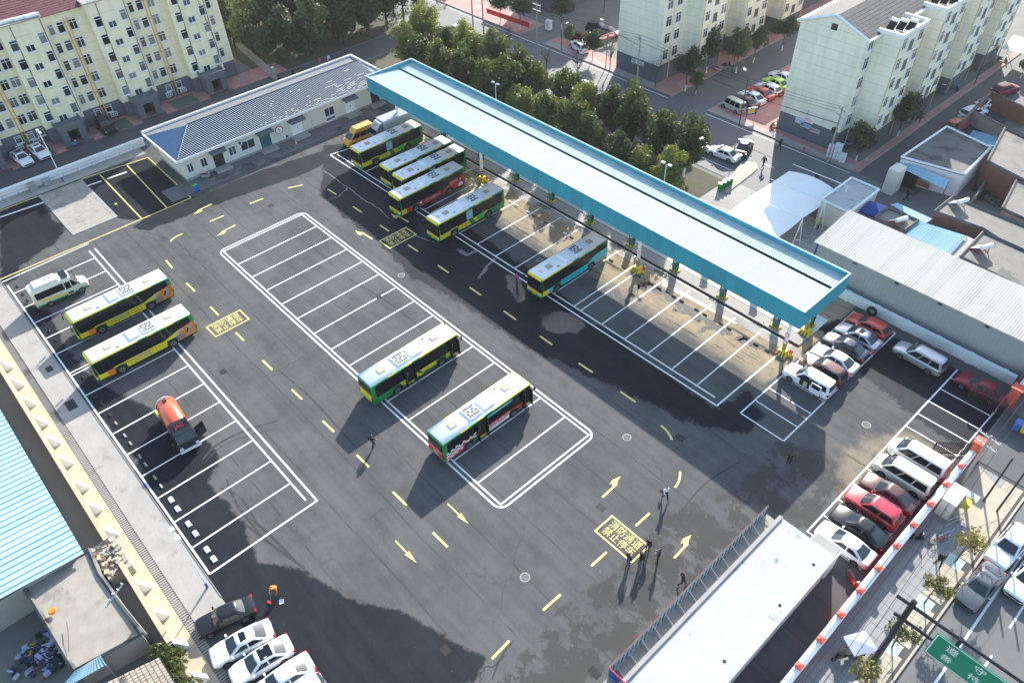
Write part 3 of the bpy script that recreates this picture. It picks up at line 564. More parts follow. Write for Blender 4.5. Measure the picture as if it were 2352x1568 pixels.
q = MB(); q.box(-112, -48.6, -2.55, -2.25, 0, 1.5); q.box(-45.9, -36.6, -2.55, -2.25, 0, 1.5); q.box(-34, -24, -2.55, -2.25, 0, 1.5); part('wall_body', q, 'concrete_tan', yw)
q = MB(); q.box(-112, -48.7, -2.6, -2.2, 1.5, 1.6); q.box(-45.8, -36.8, -2.6, -2.2, 1.5, 1.62); part('coping', q, 'concrete_tan', yw)
bt = MB(); bt.add([(-.2, 0, 0), (.2, 0, 0), (.2, .75, 0), (-.2, .75, 0), (-.2, 0, 1.55), (.2, 0, 1.55), (.2, .12, 1.55), (-.2, .12, 1.55), (.2, .75, .18), (-.2, .75, .18)],
                  [(0, 1, 5, 4), (1, 2, 8, 6, 5), (0, 4, 7, 9, 3), (4, 5, 6, 7), (6, 8, 9, 7), (8, 2, 3, 9)])
pieces('buttress', bt, 'white_paint', [(P(x, y, .8)[0] + .3, -2.24, 0, 0) for x, y in ((4, 835), (27, 877), (55, 920), (83, 965), (113, 1008), (141, 1055), (178, 1110), (209, 1160), (244, 1218), (320, 1339), (362, 1402), (408, 1472), (457, 1545))], yw)
# ---------------------------------------------------------------- window kit: frames face -y, rotated onto each wall
WC = {}
def window(parent, x, y, z, w, h, rz, style='two', fm='win_white', gm='glass'):
    k = (w, h, style, fm, gm)
    if k not in WC:
        q = MB(); t = .07; d = -.07
        q.box(-w / 2, w / 2, d, 0, -h / 2, -h / 2 + t); q.box(-w / 2, w / 2, d, 0, h / 2 - t, h / 2)
        q.box(-w / 2, -w / 2 + t, d, 0, -h / 2 + t, h / 2 - t); q.box(w / 2 - t, w / 2, d, 0, -h / 2 + t, h / 2 - t)
        if style in ('two', 'three'): q.box(-t / 2, t / 2, d + .01, -.005, -h / 2 + t, h / 2 - t)
        if style in ('two', 'one'): q.box(-w / 2 + t, w / 2 - t, d + .013, -.007, h * .2, h * .2 + t)
        if style == 'bars':
            for i in range(1, 6): q.box(-w / 2 + w * i / 6 - .015, -w / 2 + w * i / 6 + .015, d - .03, d, -h / 2, h / 2)
        q.box(-w / 2 - .08, w / 2 + .08, -.14, 0, -h / 2 - .1, -h / 2)
        g = MB(); g.box(-w / 2 + t, w / 2 - t, -.03, -.012, -h / 2 + t, h / 2 - t)
        vs_ = [gm] if gm != 'glass' else ['glass', 'glass', 'glass_dark', 'glass_dark', 'pane_curtain', 'glass_half']
        if 'pane_curtain' not in MATS: M('pane_curtain', (.20, .21, .21), .3, var=.35, sc=.6); M('glass_half', (.09, .10, .11), .1, var=.5, sc=.5)
        WC[k] = (q.mesh('window', fm), [g.mesh('pane', v_) for v_ in vs_])
    o = O('window', WC[k][0], parent, (x, y, z), rz); O('pane', random.choice(WC[k][1]), o); return o
E_ = R(90)      # wall facing +x
# ---------------------------------------------------------------- left apartment block (facade towards the lot, facing +x)
FX, PX = -123.4, -121.8
ab = thing('apartment_block', 'long cream six-storey apartment block with red tiled roof behind the blue-roofed station house', 'building', (FX, 20, 0))
def ap(name, mb, mat, sm=None): return part(name, mb, mat, ab, sm, loc=(-FX, -20, 0))
ap('ground_storey', MB().box(-135, FX, -12, 49.2, 0, 2.6), 'grey_stone')
ap('wall', MB().box(-135, FX - .01, -12, 49.21, 2.6, 16.6), 'facade_cream')
BAYS = [(41.0, 46.6), (29.7, 35.2), (18.2, 23.8), (6.7, 12.2), (-4.8, .8)]
for a, b_ in BAYS:
    ap('stair_bay', MB().box(FX, PX, a, b_, 2.5, 17.1), 'facade_cream')
    ap('stair_bay_base', MB().box(FX, PX - .15, a + .1, b_ - .1, 0, 2.5), 'grey_stone')
    c_ = (a + b_) / 2 + .1; q = MB(); q.k = 0
    q.box(PX, PX + 2.2, c_ - 1.7, c_ - .8, 0, 2.7); q.box(PX, PX + 2.2, c_ + .8, c_ + 1.7, 0, 2.7); q.box(PX, PX + 2.2, c_ - .8, c_ + .8, 2.2, 2.7); q.box(PX - .1, PX + 2.4, c_ - 1.9, c_ + 1.9, 2.7, 3.0)
    q.box(PX, PX + .3, c_ - .8, c_ + .8, 0, 2.2)
    for s in (-1.9, 1.75): q.box(PX, PX + 2.4, c_ + s, c_ + s + .15, 3.0, 3.35)
    q.box(PX + 2.25, PX + 2.4, c_ - 1.75, c_ + 1.75, 3.0, 3.35)
    po = ap('porch', q, 'grey_stone'); part('doorway', MB().box(PX + .3, PX + .36, c_ - .75, c_ + .75, .02, 2.15), 'black_gap', po)
def aw(x, y, z, w, h, st): window(ab, x - FX, y - 20, z, w, h, E_, st)
for (a, b_), nxt in zip(BAYS, [49.2] + [q_[0] for q_ in BAYS]):
    c_ = (a + b_) / 2
    for k in range(5):
        z = 4.25 + 2.57 * k
        aw(PX, a + 1.05, z, 1.0, 1.5, 'one'); aw(PX, b_ - .8, z, .95, 1.5, 'bars' if k == 0 else 'one')
        if k < 5: aw(PX, c_ + .05, z - .85 + (0 if k else 0), 1.15, .95, 'three')
        for dy, w_ in ((1.0, .8), (2.3, 1.0), (4.0, 1.05), (5.4, 1.25)):
            if b_ + dy < nxt - .5: aw(FX, b_ + dy, z + .1, w_, 1.5, 'two' if w_ > 1.04 else 'one')
    for dy, w_ in ((2.3, .9), (4.0, .9), (5.4, 1.0)):
        if b_ + dy < nxt - .5: aw(FX, b_ + dy, 1.75, w_, 1.1, 'one')
    if nxt < 49: 
        for dy in (3.0, 3.45):
            q = MB(); q.cyl((FX + .12, b_ + dy, .3), (FX + .12, b_ + dy, 15.8), .055, None, 6)
            for k in range(6): q.box(FX, FX + .2, b_ + dy - .18, b_ + dy + .18, 2.2 + 2.57 * k, 2.27 + 2.57 * k)
            ap('gas_pipe', q, 'gas_yellow')
        for dy in (2.0, 4.4): 
            q = MB(); q.box(FX, FX + .16, b_ + dy - .5, b_ + dy + .5, .35, 1.05); q.k = 1
            for i in range(3):
                for j in range(2): q.box(FX + .16, FX + .18, b_ + dy - .38 + .3 * i, b_ + dy - .2 + .3 * i, .45 + .3 * j, .63 + .3 * j)
            ap('meter_box', q, ['win_white', 'dark_metal'])
    for dy in (.25, b_ - a - 1.5):
        ap('drain_pipe', MB().tube([(PX + .06, a + dy + 1.3, 3.4), (PX + .06, a + dy + 1.25, 9), (PX + .06, a + dy + 1.3, 17)], .045), 'dark_metal')
q = MB(); q.tube([(PX + .06, 45.2, 17), (PX + .06, 46.3, 8), (PX + .06, 46.5, 5.4), (PX + .06, 46.2, 4.6)], .04); ap('hanging_cable', q, 'rubber')
# roof: two tiled slopes, tiles in rows
rf = ap('roof', MB().add([(FX + .5, -12, 16.65), (FX + .5, 49.5, 16.65), (-129.2, 49.5, 19.3), (-129.2, -12, 19.3), (-135.5, -12, 16.65), (-135.5, 49.5, 16.65)], [(0, 1, 2, 3), (3, 2, 5, 4)]), 'red_tile')
tl = MB(); tl.add([(0, -.16, .0), (0, .16, 0), (-.44, .16, .2), (-.44, -.16, .2), (0, -.16, .06), (0, .16, .06), (-.44, .16, .235), (-.44, -.16, .235)], [(4, 5, 6, 7), (0, 1, 5, 4), (1, 2, 6, 5), (3, 0, 4, 7)])
pieces('roof_tile', tl, 'red_tile', [(.5 - .4 * i, y - 20, 16.68 + .182 * i, 0) for i in range(14) for y in np.arange(8, 36, .34)], ab)
for (a, b_) in BAYS[:4]: ap('bay_parapet', MB().box(FX - 1.5, PX + .1, a - .1, b_ + .1, 17.1, 17.25), 'grey_paving')
for i, (px, py) in enumerate(((18, 50), (48, 43), (75, 37), (215, 2))):
    x, y, _ = P(px, py, 17.4); t = thing('solar_heater', f'white solar water tank on the red roof, {ORD[i]} from the left', 'water heater', (x, y, 17.05))
    part('tank', MB().cyl((0, -.85, .42), (0, .85, .42), .24, None, 14), 'tent_white', t, 40); q = MB()
    for s in (-.6, .6): q.bar((.1, s, 0), (.1, s, .25), .05); q.bar((-.6, s, .35), (.1, s, .25), .04)
    part('stand', q, 'steel', t)
# paving in front of the block
for i, y in enumerate((44, 33, 21.5, 10, -1)):
    pave('porch_paving', -119.6, -118.7, y - 9, y + 2.5) if 0 else None
o = sheet('forecourt', -123.3, -118.8, -12, 56, 0.06, 'pink_paving', t=.1)
for a, b_ in ((36.2, 40.2), (24.6, 29.2), (13.0, 17.6)): sheet('turf_parking', -122.4, -118.75, a, b_, 0.066, 'turf_pad', o)
for a, b_ in BAYS: sheet('porch_ramp', -119.6, -118.7, a + .9, b_ - .6, 0.064, 'asphalt_lane', o)
ew = thing('end_wall', 'weathered panel wall between pink forecourt and wood', 'wall', (-124, 50, 0)); q = MB(); q.k = 0
a = Vector(P(533, 100, 0)); b_ = Vector(P(632, 185, 0)); n_ = 9
for i in range(n_):
    p0 = a.lerp(b_, i / n_) - Vector((-124, 50, 0)); p1 = a.lerp(b_, (i + .93) / n_) - Vector((-124, 50, 0)); q = MB(); q.bar(p0 + Vector((0, 0, .9)), p1 + Vector((0, 0, .9)), .12); 
    w_ = MB(); w_.add([(*p0[:2], 0), (*p1[:2], 0), (*p1[:2], 1.9), (*p0[:2], 1.9), (p0.x + .15, p0.y, 0), (p1.x + .15, p1.y, 0), (p1.x + .15, p1.y, 1.9), (p0.x + .15, p0.y, 1.9)], [(0, 1, 2, 3), (7, 6, 5, 4), (3, 2, 6, 7), (0, 3, 7, 4), (2, 1, 5, 6)]); part('panel', w_, 'concrete', ew)
part('post', MB().box(p1.x - .1, p1.x + .35, p1.y - .1, p1.y + .35, 0, 2.2), 'concrete', ew)
# ---------------------------------------------------------------- mid and right apartment blocks (gable towards the street)
def gable_block(name, label, x0, x1, y0, y1, eave, ridge, bays, num, numpx, rmat):
    t = thing(name, label, 'building', (x1, y0, 0)); L = lambda n, mb, mat, sm=None: part(n, mb, mat, t, sm, loc=(-x1, -y0, 0)); xm = (x0 + x1) / 2
    L('ground_storey', MB().box(x0, x1, y0, y1, 0, 2.9), 'grey_stone')
    L('wall', MB().box(x0 - .01, x1 + .01, y0 - .012, y1 + .01, 2.9, eave), 'facade_ivory')
    q = MB(); q.add([(x0, y0 - .01, eave), (x1, y0 - .01, eave), (xm, y0 - .01, ridge), (x0, y0 + .3, eave), (x1, y0 + .3, eave), (xm, y0 + .3, ridge)], [(0, 1, 2), (5, 4, 3), (1, 4, 5, 2), (3, 0, 2, 5)]); L('gable', q, 'facade_ivory')
    q = MB(); q.add([(x0 - .4, y0 + .02, eave + .0), (xm, y0 + .02, ridge + .1), (x1 + .4, y0 + .02, eave), (x0 - .4, y1, eave), (xm, y1, ridge + .1), (x1 + .4, y1, eave)], [(0, 1, 4, 3), (1, 2, 5, 4)]); rf = L('roof', q, rmat)
    for s, xe in ((-1, x0 - .5), (1, x1 + .5)):
        q = MB(); q.bar((xe, y0 - .1, eave + .05), (xm, y0 - .1, ridge + .2), .3); L('verge', q, 'white_paint')
        q = MB(); q.box(min(xe, xe - s * .7), max(xe, xe - s * .7), y0 - .1, y1, eave - .12, eave + .12); L('eave_gutter', q, 'white_paint')
    rt = MB(); rt.add([(0, -.2, 0), (0, .2, 0), (-.55, .2, .21), (-.55, -.2, .21), (0, -.2, .05), (0, .2, .05), (-.55, .2, .235), (-.55, -.2, .235)], [(4, 5, 6, 7), (0, 1, 5, 4), (1, 2, 6, 5), (3, 0, 4, 7)])
    if num == '1':
        sl = (ridge - eave + .1) / (x1 + .4 - xm); n = int((x1 + .3 - xm) / .5)
        rt = MB(); rt.add([(0, -.2, .0), (0, .2, 0), (-.5, .2, .5 * sl), (-.5, -.2, .5 * sl), (0, -.2, .05), (0, .2, .05), (-.5, .2, .5 * sl + .03), (-.5, -.2, .5 * sl + .03)], [(4, 5, 6, 7), (0, 1, 5, 4), (1, 2, 6, 5), (3, 0, 4, 7)])
        pieces('roof_tile', rt, rmat, [(.4 - .5 * i, yy, eave + .02 + .5 * sl * i, 0) for i in range(n) for yy in np.arange(.4, 40, .42)], t)
    for bi, (a, b_) in enumerate(bays):
        xb = x1 + 3.0
        L('stair_bay', MB().box(x1, xb, a, b_, 2.6, eave + .3), 'facade_ivory'); L('stair_bay_base', MB().box(x1, xb - .2, a + .1, b_ - .1, 0, 2.6), 'grey_stone')
        q = MB(); q.box(x1 - .2, xb + .15, a - .15, a + .1, eave + .3, eave + .75); q.box(x1 - .2, xb + .15, b_ - .1, b_ + .15, eave + .3, eave + .75); q.box(xb - .1, xb + .15, a + .1, b_ - .1, eave + .3, eave + .75); L('bay_parapet', q, 'white_paint')
        for k in range(5):
            z = 4.4 + 2.58 * k
            window(t, 3.01, a + 1.2 - y0, z, 1.1, 1.5, E_, 'two'); window(t, 3.01, b_ - 1.2 - y0, z, 1.3, 1.5, E_, 'two'); window(t, 3.01, (a + b_) / 2 - y0, z - .7, 1.0, 1.3, E_, 'bars', 'grey_paving', 'glass_dark')
        for dy in (.12, b_ - a - .3): q = MB(); q.cyl((xb + .1, a + dy, .3), (xb + .1, a + dy, eave - 1), .05, None, 6); L('gas_pipe', q, 'gas_yellow')
        for j in range(3 if num == '1' else 0):
            hx = thing('solar_heater', f'white water heater {ORD[j]} from the wall in roof bay {ORD[bi]} of block {num}', 'water heater', (x1 + .6 + .9 * j, a + 2.2 + .7 * j, eave + .3))
            part('tank', MB().cyl((-.5, 0, 1.0), (.5, 0, 1.0), .2, None, 10), 'tent_white', hx, 40); q = MB()
            for s in (-.4, .4): q.bar((s, 0, 0), (s, 0, .85), .05); q.bar((s, -.9, 0), (s, 0, .85), .05)
            part('stand', q, 'steel', hx); part('collector', MB().add([(-.5, -.95, .03), (.5, -.95, .03), (.5, -.1, .8), (-.5, -.1, .8)], [(0, 1, 2, 3)]), 'glass_dark', hx)
    ends = [y0] + [b for _, b in bays]; starts = [a for a, _ in bays] + [y1]
    for e0, s0 in zip(ends, starts):
        for yy in ((e0 + 1.5,) if s0 - e0 < 4 else (e0 + 1.3, e0 + 3.6)):
            for k in range(5): window(t, .02, yy - y0, 4.4 + 2.58 * k, 1.3, 1.6, E_, 'two')
    q = MB(); q.cyl((x1 + .12, y0 + 2.4, .2), (x1 + .12, y0 + 2.4, eave), .06, None, 6); L('drain_pipe', q, 'cream_pale')
    x, y, z = numpx; pl = MB(); pl.box(-.38, .38, -.03, 0, -.5, .5); pq = part('number_plaque', pl, 'cream_pale', t, loc=(x - x1, -.014, z)); tm = xform(text_mb(num, .75), Matrix.Translation((0, -.036, 0)) @ Matrix.Rotation(R(90), 4, 'X')); part('numeral', tm, 'dark_metal', pq)
    return t
rb = gable_block('apartment_block', 'cream gabled apartment block numbered 1 with grey shingle roof at top right', -49.5, -40.3, 95.6, 146, 15.5, 17.3, [(98.6, 105.2), (110.4, 117.0), (122.0, 128.6), (133.6, 140.2)], '1', (-45.4, 95.6, 4.1), 'old_tile_dark')
part('gable_vent', MB().box(-4.95, -4.1, -.05, -.02, 15.6, 16.4), 'dark_metal', rb)
for i, (x, z, w, h, m_) in enumerate(((-6.0, 2.5, 1.3, .75, 'win_white'), (-4.8, 3.1, 1.5, .8, 'tent_white'), (-4.9, 2.15, 1.7, .6, 'aqua_roof'), (-3.5, 1.95, 1.5, .6, 'aqua_roof'))):
    q = MB(); q.k = 0; q.box(x - w / 2, x + w / 2, -.05, -.02, z - h / 2, z + h / 2); q.k = 1
    for r_ in range(4): q.box(x - w / 2 + .12, x + w / 2 - .12 - .2 * (r_ % 2), -.056, -.05, z - h / 2 + .1 + h * .2 * r_, z - h / 2 + .15 + h * .2 * r_)
    part('notice_board', q, [m_, ('blue', 'red', 'blue', 'red')[i]], rb)
mb_ = gable_block('apartment_block', 'cream apartment block numbered 2 with grey base at top centre beyond the street', -79.6, -71.0, 94.8, 150, 15.6, 17.4, [(100.5, 107.0), (112.2, 118.8), (124.0, 130.6)], '2', (-75.2, 94.8, 6.2), 'old_tile_dark')
q = MB(); q.k = 0; q.box(-5.4, -2.9, -.05, -.02, 1.95, 2.65); q.k = 1; q.box(-5.2, -4.6, -.056, -.05, 2.1, 2.5); q.box(-4.2, -3.4, -.056, -.05, 2.1, 2.3); part('notice_board', q, ['tent_white', 'aqua_roof'], mb_)
gable_block('apartment_block', 'cream apartment block farthest back beyond the wood path', -112, -103.5, 104, 150, 15.5, 17.3, [], '3', (-108, 104, 6), 'old_tile_dark')
# ---------------------------------------------------------------- station house with blue tiled roof
hs = thing('station_house', 'single-storey cream station house with blue tiled hip roof and doors', 'building', (-98, 28, 0))
def hp(n, mb, mat, sm=None): return part(n, mb, mat, hs, sm, loc=(98, -28, 0))
hp('wall', MB().box(-106.2, -98, 28, 62, 0, 3.15), 'cream_pale')
hp('plinth', MB().box(-106.25, -97.95, 27.95, 62.05, 0, .35), 'grey_paving')
q = MB(); q.box(-98.0, -97.5, 27.3, 62.5, 3.15, 3.5); q.box(-106.9, -98.0, 27.3, 28.0, 3.15, 3.5); hp('cornice', q, 'cream_pale')
q = MB(); q.box(-97.5, -97.35, 27.2, 62.6, 3.3, 3.62); q.box(-108.3, -97.5, 27.15, 27.3, 3.3, 3.62); hp('gutter', q, 'white_paint')
RX, RZ = -103.6, 4.75
q = MB(); q.k = 0; q.add([(-97.55, 27.4, 3.6), (-97.55, 60.9, 3.6), (RX, 60.9, RZ), (RX, 32.2, RZ), (-107.2, 27.4, 3.6)], [(0, 1, 2, 3)]); q.k = 1; q.add([(-97.55, 27.4, 3.6), (RX, 32.2, RZ), (-107.2, 27.4, 3.6)], [(0, 1, 2)]); hp('roof', q, ['blue_tile', 'blue_hip'])
q = MB(); q.bar((-97.6, 27.5, 3.66), (RX, 32.2, RZ + .06), .16); q.bar((RX, 32.2, RZ + .06), (RX, 60.9, RZ + .06), .2); hp('ridge', q, 'blue_tile')
q = MB(); q.add([(RX - .05, 32.2, RZ - .05), (RX - .05, 61.0, RZ - .05), (-105.2, 61.0, 3.6), (-105.8, 30.2, 3.6)], [(0, 1, 2, 3)]); q.box(-108.2, -105.0, 27.4, 62.3, 3.2, 3.55); M('roof_grey', (.17, .175, .18), .85, var=.2, sc=.5); hp('rear_slab', q, 'roof_grey')
q = MB(); q.box(-108.45, -108.2, 27.2, 62.5, 3.2, 3.85); q.box(-108.2, -97.4, 62.3, 62.55, 3.2, 3.85); hp('rear_coping', q, 'white_paint')
q = MB(); q.box(-104.5, -97.6, 61.0, 62.3, 3.5, 3.6); hp('end_slab', q, 'white_roof')
sl = (RZ - 3.6) / (RX + 97.55); n_ = 18; dxx = (-97.55 - RX) / n_
tl = MB(); w_ = .165; pr_ = [(-w_, 0), (-w_ * .6, .045), (0, .075), (w_ * .6, .045), (w_, 0)]
tl.add([(0, a, h + .045) for a, h in pr_] + [(-dxx * 1.05, a, h + dxx * 1.05 * -sl + .01) for a, h in pr_], [(i, i + 1, 6 + i, 5 + i) for i in range(4)]); tl.add([(0, -w_, 0), (0, w_, 0), (0, w_ * .6, .085), (0, -w_ * .6, .085)], [(0, 1, 2, 3)])
pl_ = []
for i in range(n_):
    x = -97.5 - dxx * i
    for y in np.arange(27.6 + (4.75 * i / n_) + .1, 60.7, .33): pl_.append((x + 98, y - 28, 3.61 - sl * dxx * i, 0))
pieces('roof_tile', tl, 'blue_tile', pl_, hs, smooth=35)
# sun glints on the tiles painted as pale streaks, denser near the far eave
q = MB()
for i in range(110):
    y = random.uniform(40, 60.3); rr = int(abs(random.gauss(0, 1.0)) * (4 if y > 52 else 2.2)) if random.random() < .8 else random.randint(0, 14); x = -97.5 - dxx * rr; zz = 3.61 - sl * dxx * rr
    ln = random.uniform(.1, .75) if y > 50 else random.uniform(.05, .25); q.add([(x + .01, y - ln, zz + .118), (x + .01, y + ln, zz + .118), (x - .07, y + ln, zz + .145), (x - .07, y - ln, zz + .145)], [(0, 1, 2, 3)])
hp('glint_streak', q, 'cream_pale')['kind'] = 'stuff'
def door(y, w, h, mat, cover=True, fm='win_white'):
    q = MB(); q.box(-98, -97.93, y - w / 2 - .08, y + w / 2 + .08, .35, .35 + h + .08); f = hp('door_frame', q, fm)
    part('door', MB().box(-97.99, -97.9, y - w / 2, y + w / 2, .36, .35 + h), mat, hs, loc=(98, -28, 0))
    part('door_handle', MB().box(-97.9, -97.86, y + .04, y + .09, 1.2, 1.5), 'dark_metal', hs, loc=(98, -28, 0))
    if cover:
        q = MB(); q.add([(-98, y - w / 2 - .35, .5 + h + .5), (-98, y + w / 2 + .35, .5 + h + .5), (-96.9, y + w / 2 + .35, .5 + h + .2), (-96.9, y - w / 2 - .35, .5 + h + .2)], [(3, 2, 1, 0)]); q.box(-96.95, -96.88, y - w / 2 - .35, y + w / 2 + .35, .5 + h + .05, .5 + h + .22); q.box(-98, -96.9, y - w / 2 - .36, y - w / 2 - .3, .5 + h + .1, .5 + h + .3); hp('door_canopy', q, 'grey_stone')
    hp('step', MB().box(-98, -96.6, y - w / 2 - .4, y + w / 2 + .4, 0.03, .3), 'concrete')
door(33.0, 1.5, 2.1, 'dark_metal'); door(40.3, 1.7, 2.1, 'teal_box'); door(45.5, 1.8, 2.0, 'sign_white'); door(54.8, 1.6, 2.0, 'sign_white'); door(59.4, 1.5, 2.1, 'dark_metal')
for y, w_ in ((28.9, .9), (30.9, .9), (35.2, 1.1), (37.6, 2.2), (51.2, 1.7)): window(hs, .0, y - 28, 1.75, w_, 1.35, E_, 'three', 'win_white', 'glass')
window(hs, .0, 51.2 - 28, .65, 1.6, .5, E_, 'bars', 'win_white', 'glass_dark')
q = MB(); q.cyl((-98, 42.7, 2.0), (-97.95, 42.7, 2.0), .62, None, 24); q.k = 1; q.cyl((-97.95, 42.7, 2.0), (-97.945, 42.7, 2.0), .5, None, 24); sg = hp('speed_sign', q, ['red', 'sign_white']); 
part('numeral', xform(text_mb('5', .75), Matrix.Translation((-97.94 + 98, 42.7 - 28, 2.0)) @ Matrix.Rotation(R(90), 4, 'Z') @ Matrix.Rotation(R(90), 4, 'X')), 'sign_blue', hs)
for y, z in ((36.3, 2.3), (43.4, .55), (61.0, .9)):
    q = MB(); q.k = 0; q.box(-98, -97.6, y - .4, y + .4, z, z + .6); q.k = 1; q.cyl((-97.6, y + .1, z + .3), (-97.59, y + .1, z + .3), .22, None, 14); hp('air_conditioner', q, ['win_white', 'dark_metal'])
for y in (48.0,): hp('downpipe', MB().tube([(-97.93, y, .1), (-97.93, y, 3.2)], .06), 'cream_pale')
# ---------------------------------------------------------------- white boundary wall west of the stalls
bw = thing('boundary_wall', 'long low white wall with railing behind the yellow-lined stalls', 'wall', (-112, 0, 0))
part('wall_body', MB().box(-.12, .12, -12, 28, 0, 1.1), 'white_paint', bw); part('coping', MB().box(-.2, .35, -12, 28, 1.1, 1.25), 'white_paint', bw)
for i in range(17):
    y = -4 + 2 * i; q = MB(); q.bar((1.0, y, 0), (1.0, y, .9), .06); q.bar((1.0, y, .85), (1.0, y + 2, .85), .05); q.bar((1.0, y, .45), (1.0, y + 2, .45), .04); part('railing', q, 'steel', bw)
sheet('wall_apron', -112, -109.6, -8, 27, 0.012, 'concrete')
M('slab_stained', (.31, .28, .23), .85, var=.3, sc=.9, bump=.2, col2=(.22, .20, .17), stain=.3); cslab = MB(); cslab.box(-109.1, -96.8, 12.1, 17.3, 0, .035); sb = solid('inspection_slab', cslab, 'slab_stained', 'weathered pale concrete slab between grey edge strips among the stalls', 'slab')
for a in ((-109.1, -96.6, 11.8, 12.2), (-109.1, -96.6, 17.2, 17.6), (-97.0, -96.6, 12.2, 17.2)): part('edge_strip', MB().box(*a, .0, .06), 'grey_paving', sb)
# ---------------------------------------------------------------- turquoise canopy
KX0, KX1, KY0, KY1, KT, KB = -90.9, -21.25, 54.25, 62.2, 8.5, 6.35
kc = thing('canopy', 'long turquoise metal canopy over the charging row with ribbed fascia', 'canopy', (-58, 60, 0))
def kp(n, mb, mat, sm=None): return part(n, mb, mat, kc, sm, loc=(58, -60, 0))
def fascia(ax):
    q = MB()
    if ax in ('f', 'b'):
        y = KY0 if ax == 'f' else KY1; s = -1 if ax == 'f' else 1; q.box(KX0, KX1, min(y, y - s * .06), max(y, y - s * .06), KB, KT)
        for x in np.arange(KX0 + .1, KX1, .3): q.box(x - .045, x + .045, min(y, y + s * .045), max(y, y + s * .045), KB, KT - .02)
    else:
        x = KX0 if ax == 'l' else KX1; s = -1 if ax == 'l' else 1; q.box(min(x, x - s * .06), max(x, x - s * .06), KY0 + .06, KY1 - .06, KB, KT)
        for y in np.arange(KY0 + .1, KY1, .3): q.box(min(x, x + s * .045), max(x, x + s * .045), y - .045, y + .045, KB, KT - .02)
    kp('fascia', q, 'teal_sheet')
for a in 'fblr': fascia(a)
q = MB(); q.box(KX0 - .08, KX1 + .08, KY0 - .08, KY0 + .1, KT, KT + .05); q.box(KX0 - .08, KX1 + .08, KY1 - .1, KY1 + .08, KT, KT + .05); q.box(KX0 - .08, KX0 + .1, KY0 + .1, KY1 - .1, KT, KT + .05); q.box(KX1 - .1, KX1 + .08, KY0 + .1, KY1 - .1, KT, KT + .05); kp('coping', q, 'aqua_roof')
def roofsheet(y0, z0, y1, z1, nm):
    q = MB(); w = .34; t = MB(); q.add([(0, y0, z0), (w, y0, z0), (w, y1, z1), (0, y1, z1)], [(0, 1, 2, 3)]); q.add([(0, y0, z0), (.035, y0, z0 + .045), (.07, y0, z0), (0, y1, z1), (.035, y1, z1 + .045), (.07, y1, z1)], [(0, 1, 4, 3), (1, 2, 5, 4)])
    pieces(nm, q, 'aqua_roof', [(KX0 + .12 + w * i + 58, -60, 0, 0) for i in range(int((KX1 - KX0 - .16) / w))], kc)
roofsheet(KY0 + .1, 8.4, 59.5, 7.92, 'roof_sheet'); roofsheet(59.9, 7.92, KY1 - .08, 8.0, 'rear_roof_sheet')
kp('gutter', MB().box(KX0 + .9, KX1 - .8, 59.45, 59.95, 7.7, 7.78), 'dark_metal'); kp('soffit', MB().box(KX0 + .1, KX1 - .1, KY0 + .1, KY1 - .1, 6.6, 6.65), 'grey_sheet')
COLS = [(-88.3, 56.9), (-69.6, 56.75), (-42.4, 56.75), (-23.2, 56.9), (-23.3, 61.2)]
for i, (x, y) in enumerate(COLS):
    q = MB(); q.cyl((x, y, 0), (x, y, 6.6), .2, None, 16); cl = kp('column', q, 'white_paint', 40)
    q = MB()
    for k in range(8): q.k = k % 2; q.cyl((x, y, .55 + .14 * k), (x, y, .69 + .14 * k), .212, None, 16)
    kp('hazard_band', q, ['yellow_dirty', 'dark_metal'])
    q = MB(); q.k = 0; q.add([(x - .6, y - .6, 0), (x + .6, y - .6, 0), (x + .6, y + .6, 0), (x - .6, y + .6, 0), (x - .36, y - .36, .55), (x + .36, y - .36, .55), (x + .36, y + .36, .55), (x - .36, y + .36, .55)], [(4, 5, 6, 7), (0, 1, 5, 4), (1, 2, 6, 5), (2, 3, 7, 6), (3, 0, 4, 7)]); q.k = 1
    for a in (-.4, -.05, .3): q.add([(x + a, y - .605, .02), (x + a + .16, y - .605, .02), (x + a * .7 + .2, y - .38, .52), (x + a * .7 + .08, y - .38, .52)], [(0, 1, 2, 3)])
    kp('hazard_base', q, ['yellow', 'dark_metal'])
    if i in (1, 2, 3):
        for z, m_ in ((2.7, 'sign_blue'), (1.7, 'red')):
            q = MB(); q.k = 0; q.cyl((x + .0, y - .2, z), (x, y - .23, z), .24, None, 16); q.k = 1; q.cyl((x, y - .23, z), (x, y - .235, z), .18, None, 16); kp('column_sign', q, ['red', 'sign_white'])
            kp('numeral', xform(text_mb('5' if z > 2 else '!', .3), Matrix.Translation((x, y - .24, z)) @ Matrix.Rotation(R(90), 4, 'X')), m_)
